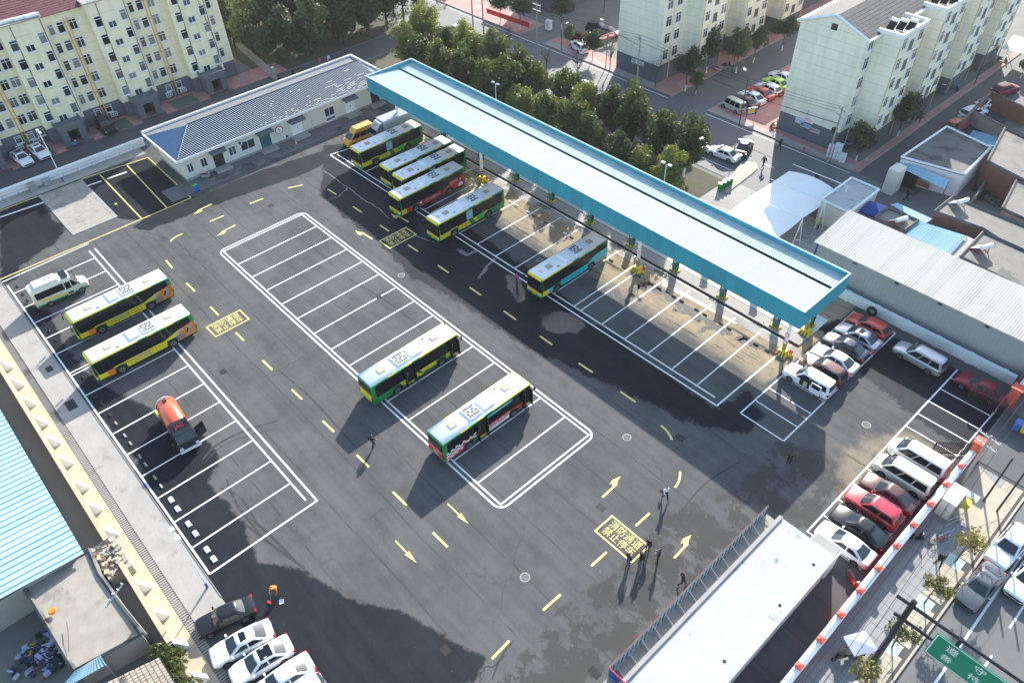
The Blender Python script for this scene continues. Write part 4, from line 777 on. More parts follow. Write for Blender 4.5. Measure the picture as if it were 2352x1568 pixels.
# charging island and cabinets
isl = MB(); isl.box(-92, -22.6, 59.0, 60.4, -.02, .13); io = struct('charging_island', isl, 'concrete')
part('channel', MB().box(-92, -22.6, 58.66, 59.0, -.02, .004), 'black_gap', io); part('rear_channel', MB().box(-92, -22.6, 60.4, 60.62, -.02, .012), 'black_gap', io)
sheet('painted_floor', -92, -22.6, 60.62, 64.6, 0.02, 'mint_floor', io)
def cabinet(i, x, y, label):
    t = thing('charging_cabinet', label, 'charger', (x, y, .13 if y < 61 else .02), 0, 'charging cabinets under the canopy')
    q = MB(); q.k = 0; q.box(-.55, .55, -.35, .35, 0, .16); q.k = 1
    for a in (-.4, 0, .4): q.box(a - .07, a + .07, -.36, -.35, .0, .16)
    part('base', q, ['yellow_dirty', 'dark_metal'], t); part('cabinet', MB().box(-.32, .32, -.25, .25, .16, 1.75), 'teal_box', t)
    part('cap', MB().box(-.37, .37, -.31, .29, 1.75, 1.84), 'teal_sheet', t); part('screen', MB().box(-.15, .15, -.262, -.25, 1.2, 1.45), 'aqua_roof', t)
    for s in (-1, 1): q = MB(); q.box(s * .36 - .05, s * .36 + .05, -.14, .1, .9, 1.2); q.tube([(s * .38, -.1, .95), (s * .5, -.25, .4), (s * .42, -.3, .2)], .03); part('charge_gun', q, 'rubber', t)
for i, (px, py) in enumerate(((1024, 322), (1105, 372), (1185, 418), (1266, 463), (1355, 513), (1450, 566), (1550, 622), (1658, 683), (1779, 752))):
    x = P(px, py)[0]; cabinet(i, x, 59.7, f'teal charging cabinet on striped base in the front row, {ORD[i]} from the left'); cabinet(i, x + 2.3, 62.6, f'teal charging cabinet in the rear row under the canopy, {ORD[i]} from the left')
for i, (px, py) in enumerate(((1290, 470), (1245, 470), (1330, 520), (1420, 560), (1520, 625), (1640, 682), (1735, 735))):
    x, y, _ = P(px, py); q = MB(); pts = [Vector((0, 0, .05))]
    for k in range(26): pts.append(Vector((.5 * math.sin(k * .75 + i) + .06 * k - .4, .32 * math.cos(k * .75 + i) - .25, .03 + .02 * (k % 3))))
    pts.append(Vector((.9, 59.3 - y, .2))); q.tube(pts, .028, 5); solid('charging_cable', q, 'rubber', f'coiled black charging cable on the canopy apron, {ORD[i]} from the left', 'cable', 'coiled charging cables', loc=(x, y, .01))
# ---------------------------------------------------------------- grey warehouse with corrugated cream roof, and low white wall
wh = thing('warehouse', 'long grey-walled warehouse with cream corrugated roof at right', 'building', (-28.4, 70.1, 0))
def wp(n, mb, mat, sm=None): return part(n, mb, mat, wh, sm, loc=(28.4, -70.1, 0))
WX1 = 8.0; wp('wall', MB().box(-28.3, WX1, 70.1, 75.8, 0, 4.35), 'grey_sheet'); q = MB()
for x in np.arange(-28.2, WX1, .42): q.box(x - .04, x + .04, 70.06, 70.1, .1, 4.3)
wp('wall_rib', q, 'grey_sheet'); wp('corner_trim', MB().box(-28.42, -28.24, 70.0, 70.16, 0, 4.45), 'sign_blue')
sh = MB(); w_ = .52; prf = [(0, 0), (.03, .04), (.07, .04), (.1, 0), (.26, 0), (.29, .04), (.33, .04), (.36, 0), (w_, 0)]; y0, z0, y1, z1 = 69.55, 4.62, 76.3, 5.5
sh.add([(a, y0, z0 + h) for a, h in prf] + [(a, y1, z1 + h) for a, h in prf], [(i, i + 1, 10 + i, 9 + i) for i in range(8)])
pieces('roof_sheet', sh, 'cream_sheet', [(-28.6 + 28.4 + w_ * i, -70.1, 0, 0) for i in range(70)], wh)
wp('eave_trim', MB().box(-28.6, WX1, 69.52, 69.6, 4.5, 4.62), 'cream_sheet')
for px, py in ((1973, 594), (2069, 640), (2170, 686), (2277, 738)):
    x = P(px, py, 4.3)[0]; q = MB(); q.k = 0; q.box(x - .2, x + .2, 69.8, 70.06, 4.0, 4.3); q.k = 1; q.box(x - .16, x + .16, 69.78, 69.8, 4.04, 4.26); wp('wall_lamp', q, ['dark_metal', 'glass'])
lw = thing('low_wall', 'low white boundary wall with pilasters before the grey warehouse', 'wall', (-23, 68.75, 0)); part('wall_body', MB().box(-5.5, 17.6, 0, .25, 0, 1.1), 'white_paint', lw); part('coping', MB().box(-5.55, 17.6, -.08, .33, 1.1, 1.2), 'white_paint', lw)
for x in np.arange(-3.5, 17.6, 3.3): part('pilaster', MB().box(x, x + .4, -.1, .35, 0, 1.25), 'white_paint', lw)
ty = MB(); th_ = 14
ring = [[((.42 + .16 * math.cos(2 * math.pi * j / 8)) * math.cos(2 * math.pi * i / th_), .16 * math.sin(2 * math.pi * j / 8), (.42 + .16 * math.cos(2 * math.pi * j / 8)) * math.sin(2 * math.pi * i / th_)) for j in range(8)] for i in range(th_ + 1)]
ty.loft(ring, False); x, y, _ = P(2001, 722); solid('tyre', ty, 'rubber', 'black tyre leaning on the low white wall above the red hatchback', 'tyre', smooth=40, loc=(x, 68.45, .58))
# ---------------------------------------------------------------- low houses, sheds, tents at right
def flat_house(name, label, pts, z, wall, roof, par=.25, lip=None):
    w = [Vector(P(a, b, z)[:2]) for a, b in pts]; c = sum(w, Vector((0, 0))) / len(w); t = thing(name, label, 'building', (*c, 0)); w = [p - c for p in w]
    part('wall', MB().prism([tuple(p * .995) for p in w], 0, z - .15), wall, t); part('roof', MB().prism([tuple(p) for p in w], z - .15, z), roof, t)
    if par:
        q = MB(); n = len(w)
        for i in range(n): a, b = w[i], w[(i + 1) % n]; d = (b - a).normalized() * .12; q.bar((*(a), z + par * .4), (*(b), z + par * .4), .24)
        part('parapet', q, lip or ('concrete_dark' if wall != 'white_paint' else wall), t)
    return t
flat_house('shop_house', 'flat-roofed shop house with stained grey roof and blue awning at right', [(2070, 362), (2174, 292), (2275, 340), (2215, 402)], 3.3, 'white_paint', 'concrete_dark')
sh1 = bpy.data.objects['shop_house']
def awn(name, label, pts, zs, mat='blue_sheet'):
    w = [Vector(P(a, b, z)) for (a, b), z in zip(pts, zs)]; c = sum(w, Vector()) / len(w); q = MB(); w = [p - Vector((c.x, c.y, 0)) for p in w]; n = 14
    for i in range(n):
        a0 = w[0].lerp(w[1], i / n); a1 = w[0].lerp(w[1], (i + .86) / n); b0 = w[3].lerp(w[2], i / n); b1 = w[3].lerp(w[2], (i + .86) / n); u = Vector((0, 0, .05)); am = w[0].lerp(w[1], (i + 1) / n); bm = w[3].lerp(w[2], (i + 1) / n)
        q.add([a0, a1, b1, b0], [(0, 1, 2, 3)]); q.add([a1, a1 + u, b1 + u, b1], [(0, 1, 2, 3)]); q.add([a1 + u, am, bm, b1 + u], [(0, 1, 2, 3)])
    t = thing(name, label, 'roof', (c.x, c.y, 0)); part('sheeting', q, mat, t); l = MB()
    for p in w: l.bar((p.x, p.y, 0), (p.x, p.y, p.z - .02), .08)
    part('posts', l, 'steel', t) if 0 else [part('post', MB().bar((p.x, p.y, 0), (p.x, p.y, p.z - .02), .08), 'steel', t) for p in w]
    return t
awn('sheet_awning', 'faded blue sheet awning along the front of the shop house', [(2063, 383), (2170, 435), (2180, 415), (2075, 365)], (2.3, 2.3, 2.9, 2.9))
for i, (px, py, w_, h_, m_) in enumerate(((2092, 412, 1.9, 2.1, 'black_gap'), (2115, 430, 1.6, .9, 'brick_red'), (2078, 400, .6, .8, 'red'))):
    x, y, _ = P(px, py, 1.0); part('opening', MB().box(-w_ / 2, w_ / 2, -.1, .0, .1 if h_ > 1.5 else .9, h_ + (.0 if h_ > 1.5 else .7)), m_, sh1, loc=(x - sh1.location.x, P(2140, 400, 3.3)[1] * 0 + 94.35 - sh1.location.y, 0))
q = MB(); q.box(-.7, .7, -1, 1, 0, 3.4); x, y, _ = P(2052, 415, 1.5); gp = solid('gate_pier', q, 'cream_pale', 'cream gate pier at the left end of the shop house', 'pier', loc=(x, y, 0))
flat_house('brick_house', 'red brick house with flat cement roof at right edge', [(2268, 372), (2308, 296), (2420, 350), (2400, 440)], 3.6, 'brick_red', 'roof_cement')
flat_house('flat_house', 'flat cement-roofed house with one solar heater beside the grass yard', [(2146, 487), (2189, 453), (2400, 540), (2352, 590), (2258, 527)], 3.3, 'brick_red', 'roof_cement')
flat_house('flat_house', 'flat cement-roofed house with red-framed solar heater behind the warehouse', [(2205, 591), (2258, 534), (2430, 612), (2400, 700), (2352, 665)], 3.7, 'concrete_dark', 'roof_cement')
flat_house('flat_house', 'small flat-roofed hut with red-framed solar heater next to blue sheets', [(2009, 502), (2039, 479), (2109, 508), (2076, 532)], 3.0, 'concrete', 'roof_cement')
flat_house('guard_house', 'small guard house with stained white flat roof by the gate', [(1886, 460), (1950, 490), (2018, 437), (1955, 410)], 3.0, 'cream_pale', 'white_roof', .3, 'white_paint')
flat_house('annex', 'plain grey rendered house with pale base at right edge', [(2302, 480), (2345, 395), (2450, 430), (2430, 540)], 3.4, 'concrete', 'roof_cement', .15)
awn('sheet_roof', 'narrow blue corrugated sheet roof over the market lane', [(2046, 470), (2125, 514), (2142, 503), (2062, 466)], (2.7, 2.7, 2.6, 2.6)); awn('sheet_roof', 'wide sky-blue corrugated sheet roof behind the warehouse', [(2078, 540), (2109, 507), (2222, 542), (2180, 588)], (2.9, 2.9, 3.1, 3.1))
awn('sheet_roof', 'pale yellow corrugated sheet roof beside the wide blue one', [(2180, 588), (2222, 542), (2243, 552), (2204, 596)], (2.8, 2.8, 2.8, 2.8), 'cream_pale')
def heater(px, py, z, fm, label):
    x, y, _ = P(px, py, z); t = thing('solar_heater', label, 'water heater', (x, y, z), R(-20)); part('tank', MB().cyl((-.2, -.75, 1.0), (-.2, .75, 1.0), .24, None, 14), 'tent_white', t, 40)
    q = MB()
    for s in (-.6, .6): q.bar((-.2, s, 0), (-.2, s, .8), .07); q.bar((-.2, s, .8), (-1.5, s, .05), .07); q.bar((-.2, s, .1), (-1.5, s, .05), .06)
    part('frame', q, fm, t); part('collector', MB().add([(-.35, -.65, .85), (-.35, .65, .85), (-1.5, .65, .12), (-1.5, -.65, .12)], [(0, 1, 2, 3)]), 'lamp_clear', t)
heater(2068, 522, 3.0, 'red', 'solar water heater on red frame on the small hut roof'); heater(2262, 585, 3.7, 'red', 'solar water heater on orange-red frame nearest the right edge'); heater(2208, 480, 3.3, 'steel', 'white solar water heater on steel frame by the grass yard')
# small blue market tent
x, y, _ = P(2003, 487, 1.5); bt_ = thing('market_tent', 'blue pop-up market tent beside the guard house', 'tent', (x, y, 0), R(10)); q = MB()
for sx_ in (-1.2, 1.2):
    for sy_ in (-1.2, 1.2): part('pole', MB().cyl((sx_, sy_, 0), (sx_, sy_, 2.0), .03, None, 6), 'steel', bt_)
q.add([(-1.35, -1.35, 2.0), (1.35, -1.35, 2.0), (1.35, 1.35, 2.0), (-1.35, 1.35, 2.0), (0, 0, 2.9), (-1.35, -1.35, 1.7), (1.35, -1.35, 1.7), (1.35, 1.35, 1.7), (-1.35, 1.35, 1.7)], [(0, 1, 4), (1, 2, 4), (2, 3, 4), (3, 0, 4), (0, 5, 6, 1), (1, 6, 7, 2), (2, 7, 8, 3), (3, 8, 5, 0)]); part('canopy_cloth', q, 'sign_blue', bt_)
# white membrane shelter
mt = thing('membrane_shelter', 'white tensioned membrane shelter with mast frames behind the canopy', 'shelter', (-36.5, 76.5, 0)); q = MB(); nu, nv = 16, 10; 
for j in range(nv + 1):
    for i in range(nu + 1):
        u = i / nu; v = j / nv; x = -3.6 + 6.9 * v; y = -8.2 + 15 * u; pk = .5 - .5 * math.cos(u * 2 * math.pi * 2); z = 2.5 + .6 * math.sin(math.pi * v) * (.55 + .45 * abs(math.cos(math.pi * u * 2))) - .25 * abs(math.sin(math.pi * u * 2)) * (v > .5) * (v - .5) * 2
        q.v.append((x, y, z))
q.f = [(j * (nu + 1) + i, j * (nu + 1) + i + 1, (j + 1) * (nu + 1) + i + 1, (j + 1) * (nu + 1) + i) for j in range(nv) for i in range(nu)]; q.m = [0] * len(q.f); part('membrane', q, 'tent_white', mt, 60)
for y in (-8.0, -3.2, 1.7, 6.6):
    q = MB(); q.cyl((3.9, y, 0), (4.3, y, 3.9), .09, .07, 8); q.cyl((4.7, y + .3, 0), (4.3, y, 3.9), .05, None, 6); q.cyl((4.3, y, 3.9), (-3.2, y, 3.75), .05, None, 6); q.cyl((3.95, y, .9), (4.6, y + .3, .9), .04, None, 6); part('mast', q, 'white_paint', mt, 40)
# ---------------------------------------------------------------- white-roofed building at the bottom with blue fascia sign on brackets
wb = thing('office_building', 'flat building with bright stained white roof and blue fascia sign at the bottom', 'building', (-9.3, 28, 0))
def op(n, mb, mat, sm=None): return part(n, mb, mat, wb, sm, loc=(9.3, -28, 0))
op('wall', MB().box(-11.6, -7.0, 10, 37.2, 0, 3.2), 'white_paint'); op('roof', MB().box(-11.6, -6.75, 9.9, 37.6, 3.2, 3.45), 'white_roof')
op('roof_edge', MB().box(-11.75, -11.45, 9.9, 37.6, 3.45, 3.62), 'grey_paving'); op('ledge', MB().box(-12.7, -11.75, 17.6, 37.6, 2.55, 2.68), 'grey_paving')
q = MB(); q.k = 0; q.box(-12.86, -12.8, 18.9, 37.6, 2.5, 3.75); q.k = 1; q.box(-12.87, -12.79, 18.87, 37.63, 3.75, 3.765); op('fascia_sign', q, ['sign_blue', 'brick_red'])
op('fascia_lining', MB().box(-12.79, -12.76, 18.95, 37.55, 2.68, 3.72), 'blue_sheet'); q = MB(); q.k = 0; q.box(-12.8, -10.6, 18.84, 18.9, 2.3, 3.75); q.k = 1; q.box(-12.78, -10.6, 18.835, 18.905, 3.75, 3.77); q.k = 2; q.box(-12.8, -10.6, 18.82, 18.84, 2.1, 2.3)
for i in range(3): q.k = 1; q.box(-11.9 + .35 * i, -11.7 + .35 * i, 18.81, 18.84, 2.9, 3.4)
op('end_sign', q, ['sign_blue', 'red', 'white_paint'])
for i in range(38):
    y = 19.1 + i * .49; q = MB(); q.bar((-12.74, y, 2.7), (-12.74, y + .2, 3.7), .06); op('fascia_stud', q, 'dark_metal')
for i in range(14):
    y = 19.4 + i * 1.33; q = MB(); q.bar((-12.74, y, 3.6), (-11.7, y, 2.75), .055); q.bar((-12.74, y, 2.74), (-11.7, y, 2.74), .05); op('bracket', q, 'steel')
for x, y in ((-7.6, 35.8), (-7.5, 31.2), (-7.8, 25)): op('roof_outlet', MB().cyl((x, y, 3.45), (x, y, 3.47), .12, None, 12), 'black_gap')
q = MB(); q.box(-9.0, -6.9, 37.6, 38.9, 0, 2.7); q.box(-9.1, -6.8, 37.6, 39.0, 2.7, 2.85); op('lean_to', q, 'white_paint'); op('lean_to_roof', MB().box(-8.95, -6.95, 37.7, 38.85, 2.85, 2.9), 'grey_paving')
for x in (-9.6, -8.9): op('wall_vent', MB().box(x - .2, x + .2, 37.2, 37.75, 2.9, 3.3), 'dark_metal')
# ---------------------------------------------------------------- red wall with white coping and red piers, gates
rw = thing('red_wall', 'red boundary wall with white coping and red piers along the pavement', 'wall', (-4.3, 40, 0))
part('wall_body', MB().box(-.12, .12, -26, 17.2, 0, 1.25), 'wall_red', rw); q = MB(); q.add([(-.3, -26, 1.25), (.3, -26, 1.25), (0.0, -26, 1.5), (-.3, 17, 1.25), (.3, 17, 1.25), (0, 17, 1.5)], [(0, 1, 4, 3), (1, 2, 5, 4), (2, 0, 3, 5)]); part('coping', q, 'sign_white', rw)
pm = MB(); pm.box(-.2, .2, -.2, .2, 0, 1.55); pm.box(-.27, .27, -.27, .27, 1.55, 1.66); pm.add([(-.27, -.27, 1.66), (.27, -.27, 1.66), (.27, .27, 1.66), (-.27, .27, 1.66), (0, 0, 1.76)], [(0, 1, 4), (1, 2, 4), (2, 3, 4), (3, 0, 4)])
PY = []
for px, py in ((1834, 1523), (1884, 1462), (1931, 1406), (1976, 1351), (2018, 1300), (2060, 1248), (2099, 1200), (2136, 1151), (2173, 1106), (2208, 1064)): PY.append(P(px, py, 1.75)[1])
pieces('pier', pm, 'wall_red', [(0, y - 40, 0, 0) for y in PY + [PY[0] - 3.2, PY[0] - 6.4]], rw)
gpier = MB(); gpier.box(-.4, .4, -.4, .4, 0, 2.3); gpier.box(-.5, .5, -.5, .5, 2.3, 2.5)
part('gate_pier', gpier, 'wall_red', rw, loc=(.1, 17.3, 0)); 
rw2 = thing('red_wall', 'short red wall with thick pier beyond the gate opening', 'wall', (-4.6, 66, 0)); part('gate_pier', gpier, 'wall_red', rw2, loc=(0, 0, 0)); part('wall_body', MB().box(-.15, .15, .4, 12, 0, 1.6), 'wall_red', rw2); part('coping', MB().box(-.25, .25, .4, 12, 1.6, 1.72), 'sign_white', rw2); part('end_pier', gpier, 'wall_red', rw2, loc=(-.1, 4.1, 0)); part('end_wall', MB().box(-.3, 3, .3, .6, 0, 1.9), 'wall_red', rw2, loc=(0, 4, 0))
def gate(label, a, b_):
    a = Vector(P(*a)); b_ = Vector(P(*b_)); d = b_ - a; L = d.length; t = thing('swing_gate', label, 'gate', a, math.atan2(d.y, d.x))
    q = MB(); q.bar((0, 0, .15), (L, 0, .15), .07); q.bar((0, 0, 1.65), (L, 0, 1.65), .07); q.bar((0, 0, .1), (0, 0, 1.7), .08); q.bar((L, 0, .1), (L, 0, 1.7), .08); part('gate_frame', q, 'dark_metal', t)
    n = 20; bm = MB(); bm.bar((0, 0, .15), (0, 0, 1.65), .06); pieces('gate_bar', bm, 'dark_metal', [(L * (i + .5) / n, 0, 0, 0) for i in range(n)], t)
gate('black barred gate leaf standing open beside the maroon sedan', (2300, 955), (2216, 922)); gate('black barred gate leaf standing open beside the white vans', (2228, 1045), (2137, 1042))
# ---------------------------------------------------------------- pavement with slabs, kerb, tree pits
pvm = MB(); pvm.box(-4.15, .62, -30, 57.4, -.05, .085); pvo = struct('pavement', pvm, 'joint')
kb = MB(); kb.box(.62, .78, -30, 57.2, -.05, .13); part('kerb', kb, 'slab_tan', pvo)
sb_ = MB(); g_ = .012; sb_.box(g_, .5 - g_, g_, .5 - g_, 0, .025); sb2 = MB(); sb2.box(g_, .5 - g_, g_, 1.0 - g_, 0, .027)
pieces('paving_slab', sb2, 'slab_grey', [(-4.1 + .5 * i, 22.0 + 1.0 * j + (.5 if i % 2 else 0) * 0, .085, 0) for i in range(6) for j in range(35)], pvo)
pieces('tan_slab', sb_, 'slab_tan', [(-1.1 + .5 * i, 22 + .5 * j, .085, 0) for i in range(3) for j in range(70) if not any(abs(-1.1 + .5 * i + .25 - (-.25)) < .6 and abs(22 + .5 * j + .25 - ty_) < .6 for ty_ in (31.3, 36.5, 41.6, 46.4))], pvo)
lm_ = MB(); 
for j in range(12): lm_.box(2.9 if 0 else 4.6, 4.75, 20 + j * 6, 23 + j * 6, -.02, -.012)
lm_.box(2.72, 2.9, 5, 62, -.02, -.013); part('lane_line', lm_, 'road_white', bpy.data.objects['road'])
# ---------------------------------------------------------------- yard at lower left
byr = thing('blue_roof_shed', 'large shed with faded light-blue corrugated roof at lower left', 'building', (-60, -8, 0))
part('wall', MB().box(-30, 12.3, -14, 3.5, 0, 3.0), 'concrete', byr); sh = MB(); w_ = .62; prf = [(0, 0), (.06, .08), (.2, .08), (.26, 0), (w_, 0)]
sh.add([(a, 3.9, 3.2 + h) for a, h in prf] + [(a, -3.2, 3.9 + h) for a, h in prf] + [(a, -16, 3.3 + h) for a, h in prf], [(i, i + 1, 6 + i, 5 + i) for i in range(4)] + [(5 + i, 6 + i, 11 + i, 10 + i) for i in range(4)])
pieces('roof_sheet', sh, 'blue_sheet', [(-30 + w_ * i, 0, 0, 0) for i in range(69)], byr)
flat_house('cement_house', 'cement flat-roofed house behind the yard wall at lower left', [(52, 1345), (205, 1262), (228, 1318), (326, 1456), (172, 1540), (84, 1392)], 2.6, 'concrete', 'slab_stained', .2)
def tile_roof(label, x0, x1, y0, y1, z0, z1, yr, zr, mat, tm):
    t = thing('tiled_house', label, 'building', ((x0 + x1) / 2, y0, 0)); cx = (x0 + x1) / 2; part('wall', MB().box(x0 - cx + .3, x1 - cx - .3, .3, y1 - y0 - .3, 0, min(z0, z1)), 'concrete', t)
    q = MB(); q.add([(x0 - cx, 0, z0), (x1 - cx, 0, z0), (x1 - cx, yr - y0, zr), (x0 - cx, yr - y0, zr), (x1 - cx, y1 - y0, z1), (x0 - cx, y1 - y0, z1)], [(0, 1, 2, 3), (3, 2, 4, 5)]); part('roof_deck', q, mat, t)
    return t, cx
t_, cx = tile_roof('old house with curved grey clay roof tiles at the bottom left corner', -35.5, -27.0, -12.0, -3.4, 2.6, 2.6, -7.7, 4.2, 'old_tile_dark', None)
sl = (4.2 - 2.6) / 4.3; oc = MB(); w_ = .12; pr_ = [(-w_, 0), (-w_ * .5, .05), (w_ * .5, .05), (w_, 0)]; oc.add([(a, 0, h + .04) for a, h in pr_] + [(a, -.36, h + .36 * sl + .01) for a, h in pr_], [(i, i + 1, 5 + i, 4 + i) for i in range(3)]); oc.add([(-w_, 0, 0), (w_, 0, 0), (w_ * .5, .09, .09), (-w_ * .5, .09, .09)], [(0, 1, 2, 3)])
pieces('roof_tile', oc, 'old_tile', [(-35.4 + .25 * i - cx, -3.4 - .33 * j + 12.0, 2.6 + .33 * sl * j, random.uniform(-.06, .06)) for i in range(34) for j in range(13)], t_)
awn('sheet_lean_to', 'small blue corrugated lean-to at the bottom left', [(172, 1540), (230, 1505), (243, 1526), (130, 1590)], (2.9, 2.9, 2.7, 2.7))

# ---------------------------------------------------------------- walled yards and a green-roofed shed behind the shop house
def wall_path(label, pts, h, mat, t=.24):
    w = [Vector(P(*p)[:2]) for p in pts]; c = sum(w, Vector((0, 0))) / len(w); o = thing('yard_wall', label, 'wall', (*c, 0))
    for a, b_ in zip(w[:-1], w[1:]):
        d = b_ - a; q = MB(); q.box(0, d.length, -t / 2, t / 2, 0, h); part('wall_run', q, mat, o, loc=(*(a - c), 0), rz=math.atan2(d.y, d.x)); q = MB(); q.box(-.02, d.length + .02, -t / 2 - .04, t / 2 + .04, h, h + .08); part('coping', q, 'concrete_dark', o, loc=(*(a - c), 0), rz=math.atan2(d.y, d.x))
wall_path('brick yard wall behind the shop house beside the alley cars', [(2190, 318), (2262, 246), (2352, 290)], 2.4, 'brick_red'); wall_path('grey inner yard wall behind the shop house', [(2225, 285), (2300, 325)], 2.0, 'concrete'); wall_path('mesh-topped wall round the small grass yard', [(2230, 470), (2262, 425), (2330, 455)], 1.2, 'concrete')
awn('sheet_roof', 'small pale blue sheet roof inside the brick yard', [(2222, 316), (2236, 300), (2302, 318), (2288, 338)], (2.2, 2.2, 2.3, 2.3)); awn('sheet_roof', 'green and white sheet roof at the top right corner', [(2300, 112), (2330, 80), (2400, 100), (2380, 130)], (3.0, 3.0, 3.2, 3.2), 'mint_floor')
# ================================================================ vehicles
def paint(name, col, metal=0.0):
    if name not in MATS: M(name, col, 0.30, metal, var=0.03, coat=0.5 if sum(col) > .5 else 0.12, spec=.5 if sum(col) > .5 else .3)
    return name
for n_, c_, m_ in (('car_white', (.80, .81, .82), 0), ('car_silver', (.45, .47, .50), .5), ('car_black', (.018, .019, .024), 0), ('car_navy', (.025, .035, .06), .2), ('car_brown', (.12, .07, .065), .4), ('car_red', (.55, .05, .03), 0),
                   ('car_maroon', (.20, .015, .03), .1), ('car_crimson', (.48, .03, .05), 0), ('car_cream', (.72, .69, .56), 0), ('car_grey', (.16, .165, .175), .4), ('car_lime', (.45, .72, .08), 0), ('car_blue', (.05, .20, .45), 0), ('car_beige', (.52, .49, .42), .3),
                   ('van_orange', (.78, .33, .02), 0), ('tank_red', (.62, .09, .03), 0), ('cab_black', (.02, .021, .028), 0)): paint(n_, c_, m_)
M('bus_white', (.74, .76, .76), .45, var=.09, sc=1.1, col2=(.52, .52, .50), stain=.06)
_whl = {}
def wheel(parent, x, y, r, w, side):
    k = (r, w)
    if k not in _whl:
        t = MB(); t.cyl((0, -w / 2, 0), (0, w / 2, 0), r, None, 20); d = MB(); d.cyl((0, -w / 2 - .012, 0), (0, w / 2 + .012, 0), r * .64, None, 16); d.k = 1
        for s in (-1, 1):
            d.cyl((0, s * (w / 2 + .012), 0), (0, s * (w / 2 + .03), 0), r * .2, None, 8)
            for i in range(5): a = i * 2 * math.pi / 5; d.add([(r * .2 * math.cos(a + .5), s * (w / 2 + .018), r * .2 * math.sin(a + .5)), (r * .58 * math.cos(a + .35), s * (w / 2 + .018), r * .58 * math.sin(a + .35)), (r * .58 * math.cos(a + .9), s * (w / 2 + .018), r * .58 * math.sin(a + .9))], [(0, 1, 2)])
        _whl[k] = (t.mesh('tyre', 'rubber', 40), d.mesh('rim', ['rim', 'dark_metal'], 40))
    o = O('wheel', _whl[k][0], parent, (x, y, r)); O('rim', _whl[k][1], o); return o
CK = {  # L, W, H, belt, hood z at cowl, nose z, deck z, cabin xr0 xr1 xf1 xf0 (fractions), side splits
 'sedan': (4.7, 1.82, 1.46, .93, .95, .66, .98, -.40, -.21, .05, .23),
 'oldsedan': (4.5, 1.68, 1.42, .90, .90, .74, .93, -.34, -.22, .08, .20),
 'suv': (4.6, 1.86, 1.70, 1.08, 1.06, .82, 1.08, -.495, -.42, .04, .22),
 'hatch': (4.3, 1.80, 1.48, .96, .95, .68, .96, -.49, -.38, .03, .24),
 'mpv': (5.0, 1.85, 1.78, 1.05, 1.0, .76, 1.05, -.495, -.455, .10, .26),
 'van': (4.9, 1.85, 1.98, 1.14, 1.12, .88, 1.14, -.495, -.47, .22, .40),
 'microvan': (3.9, 1.58, 1.86, 1.02, .98, .74, 1.02, -.495, -.47, .29, .43)}
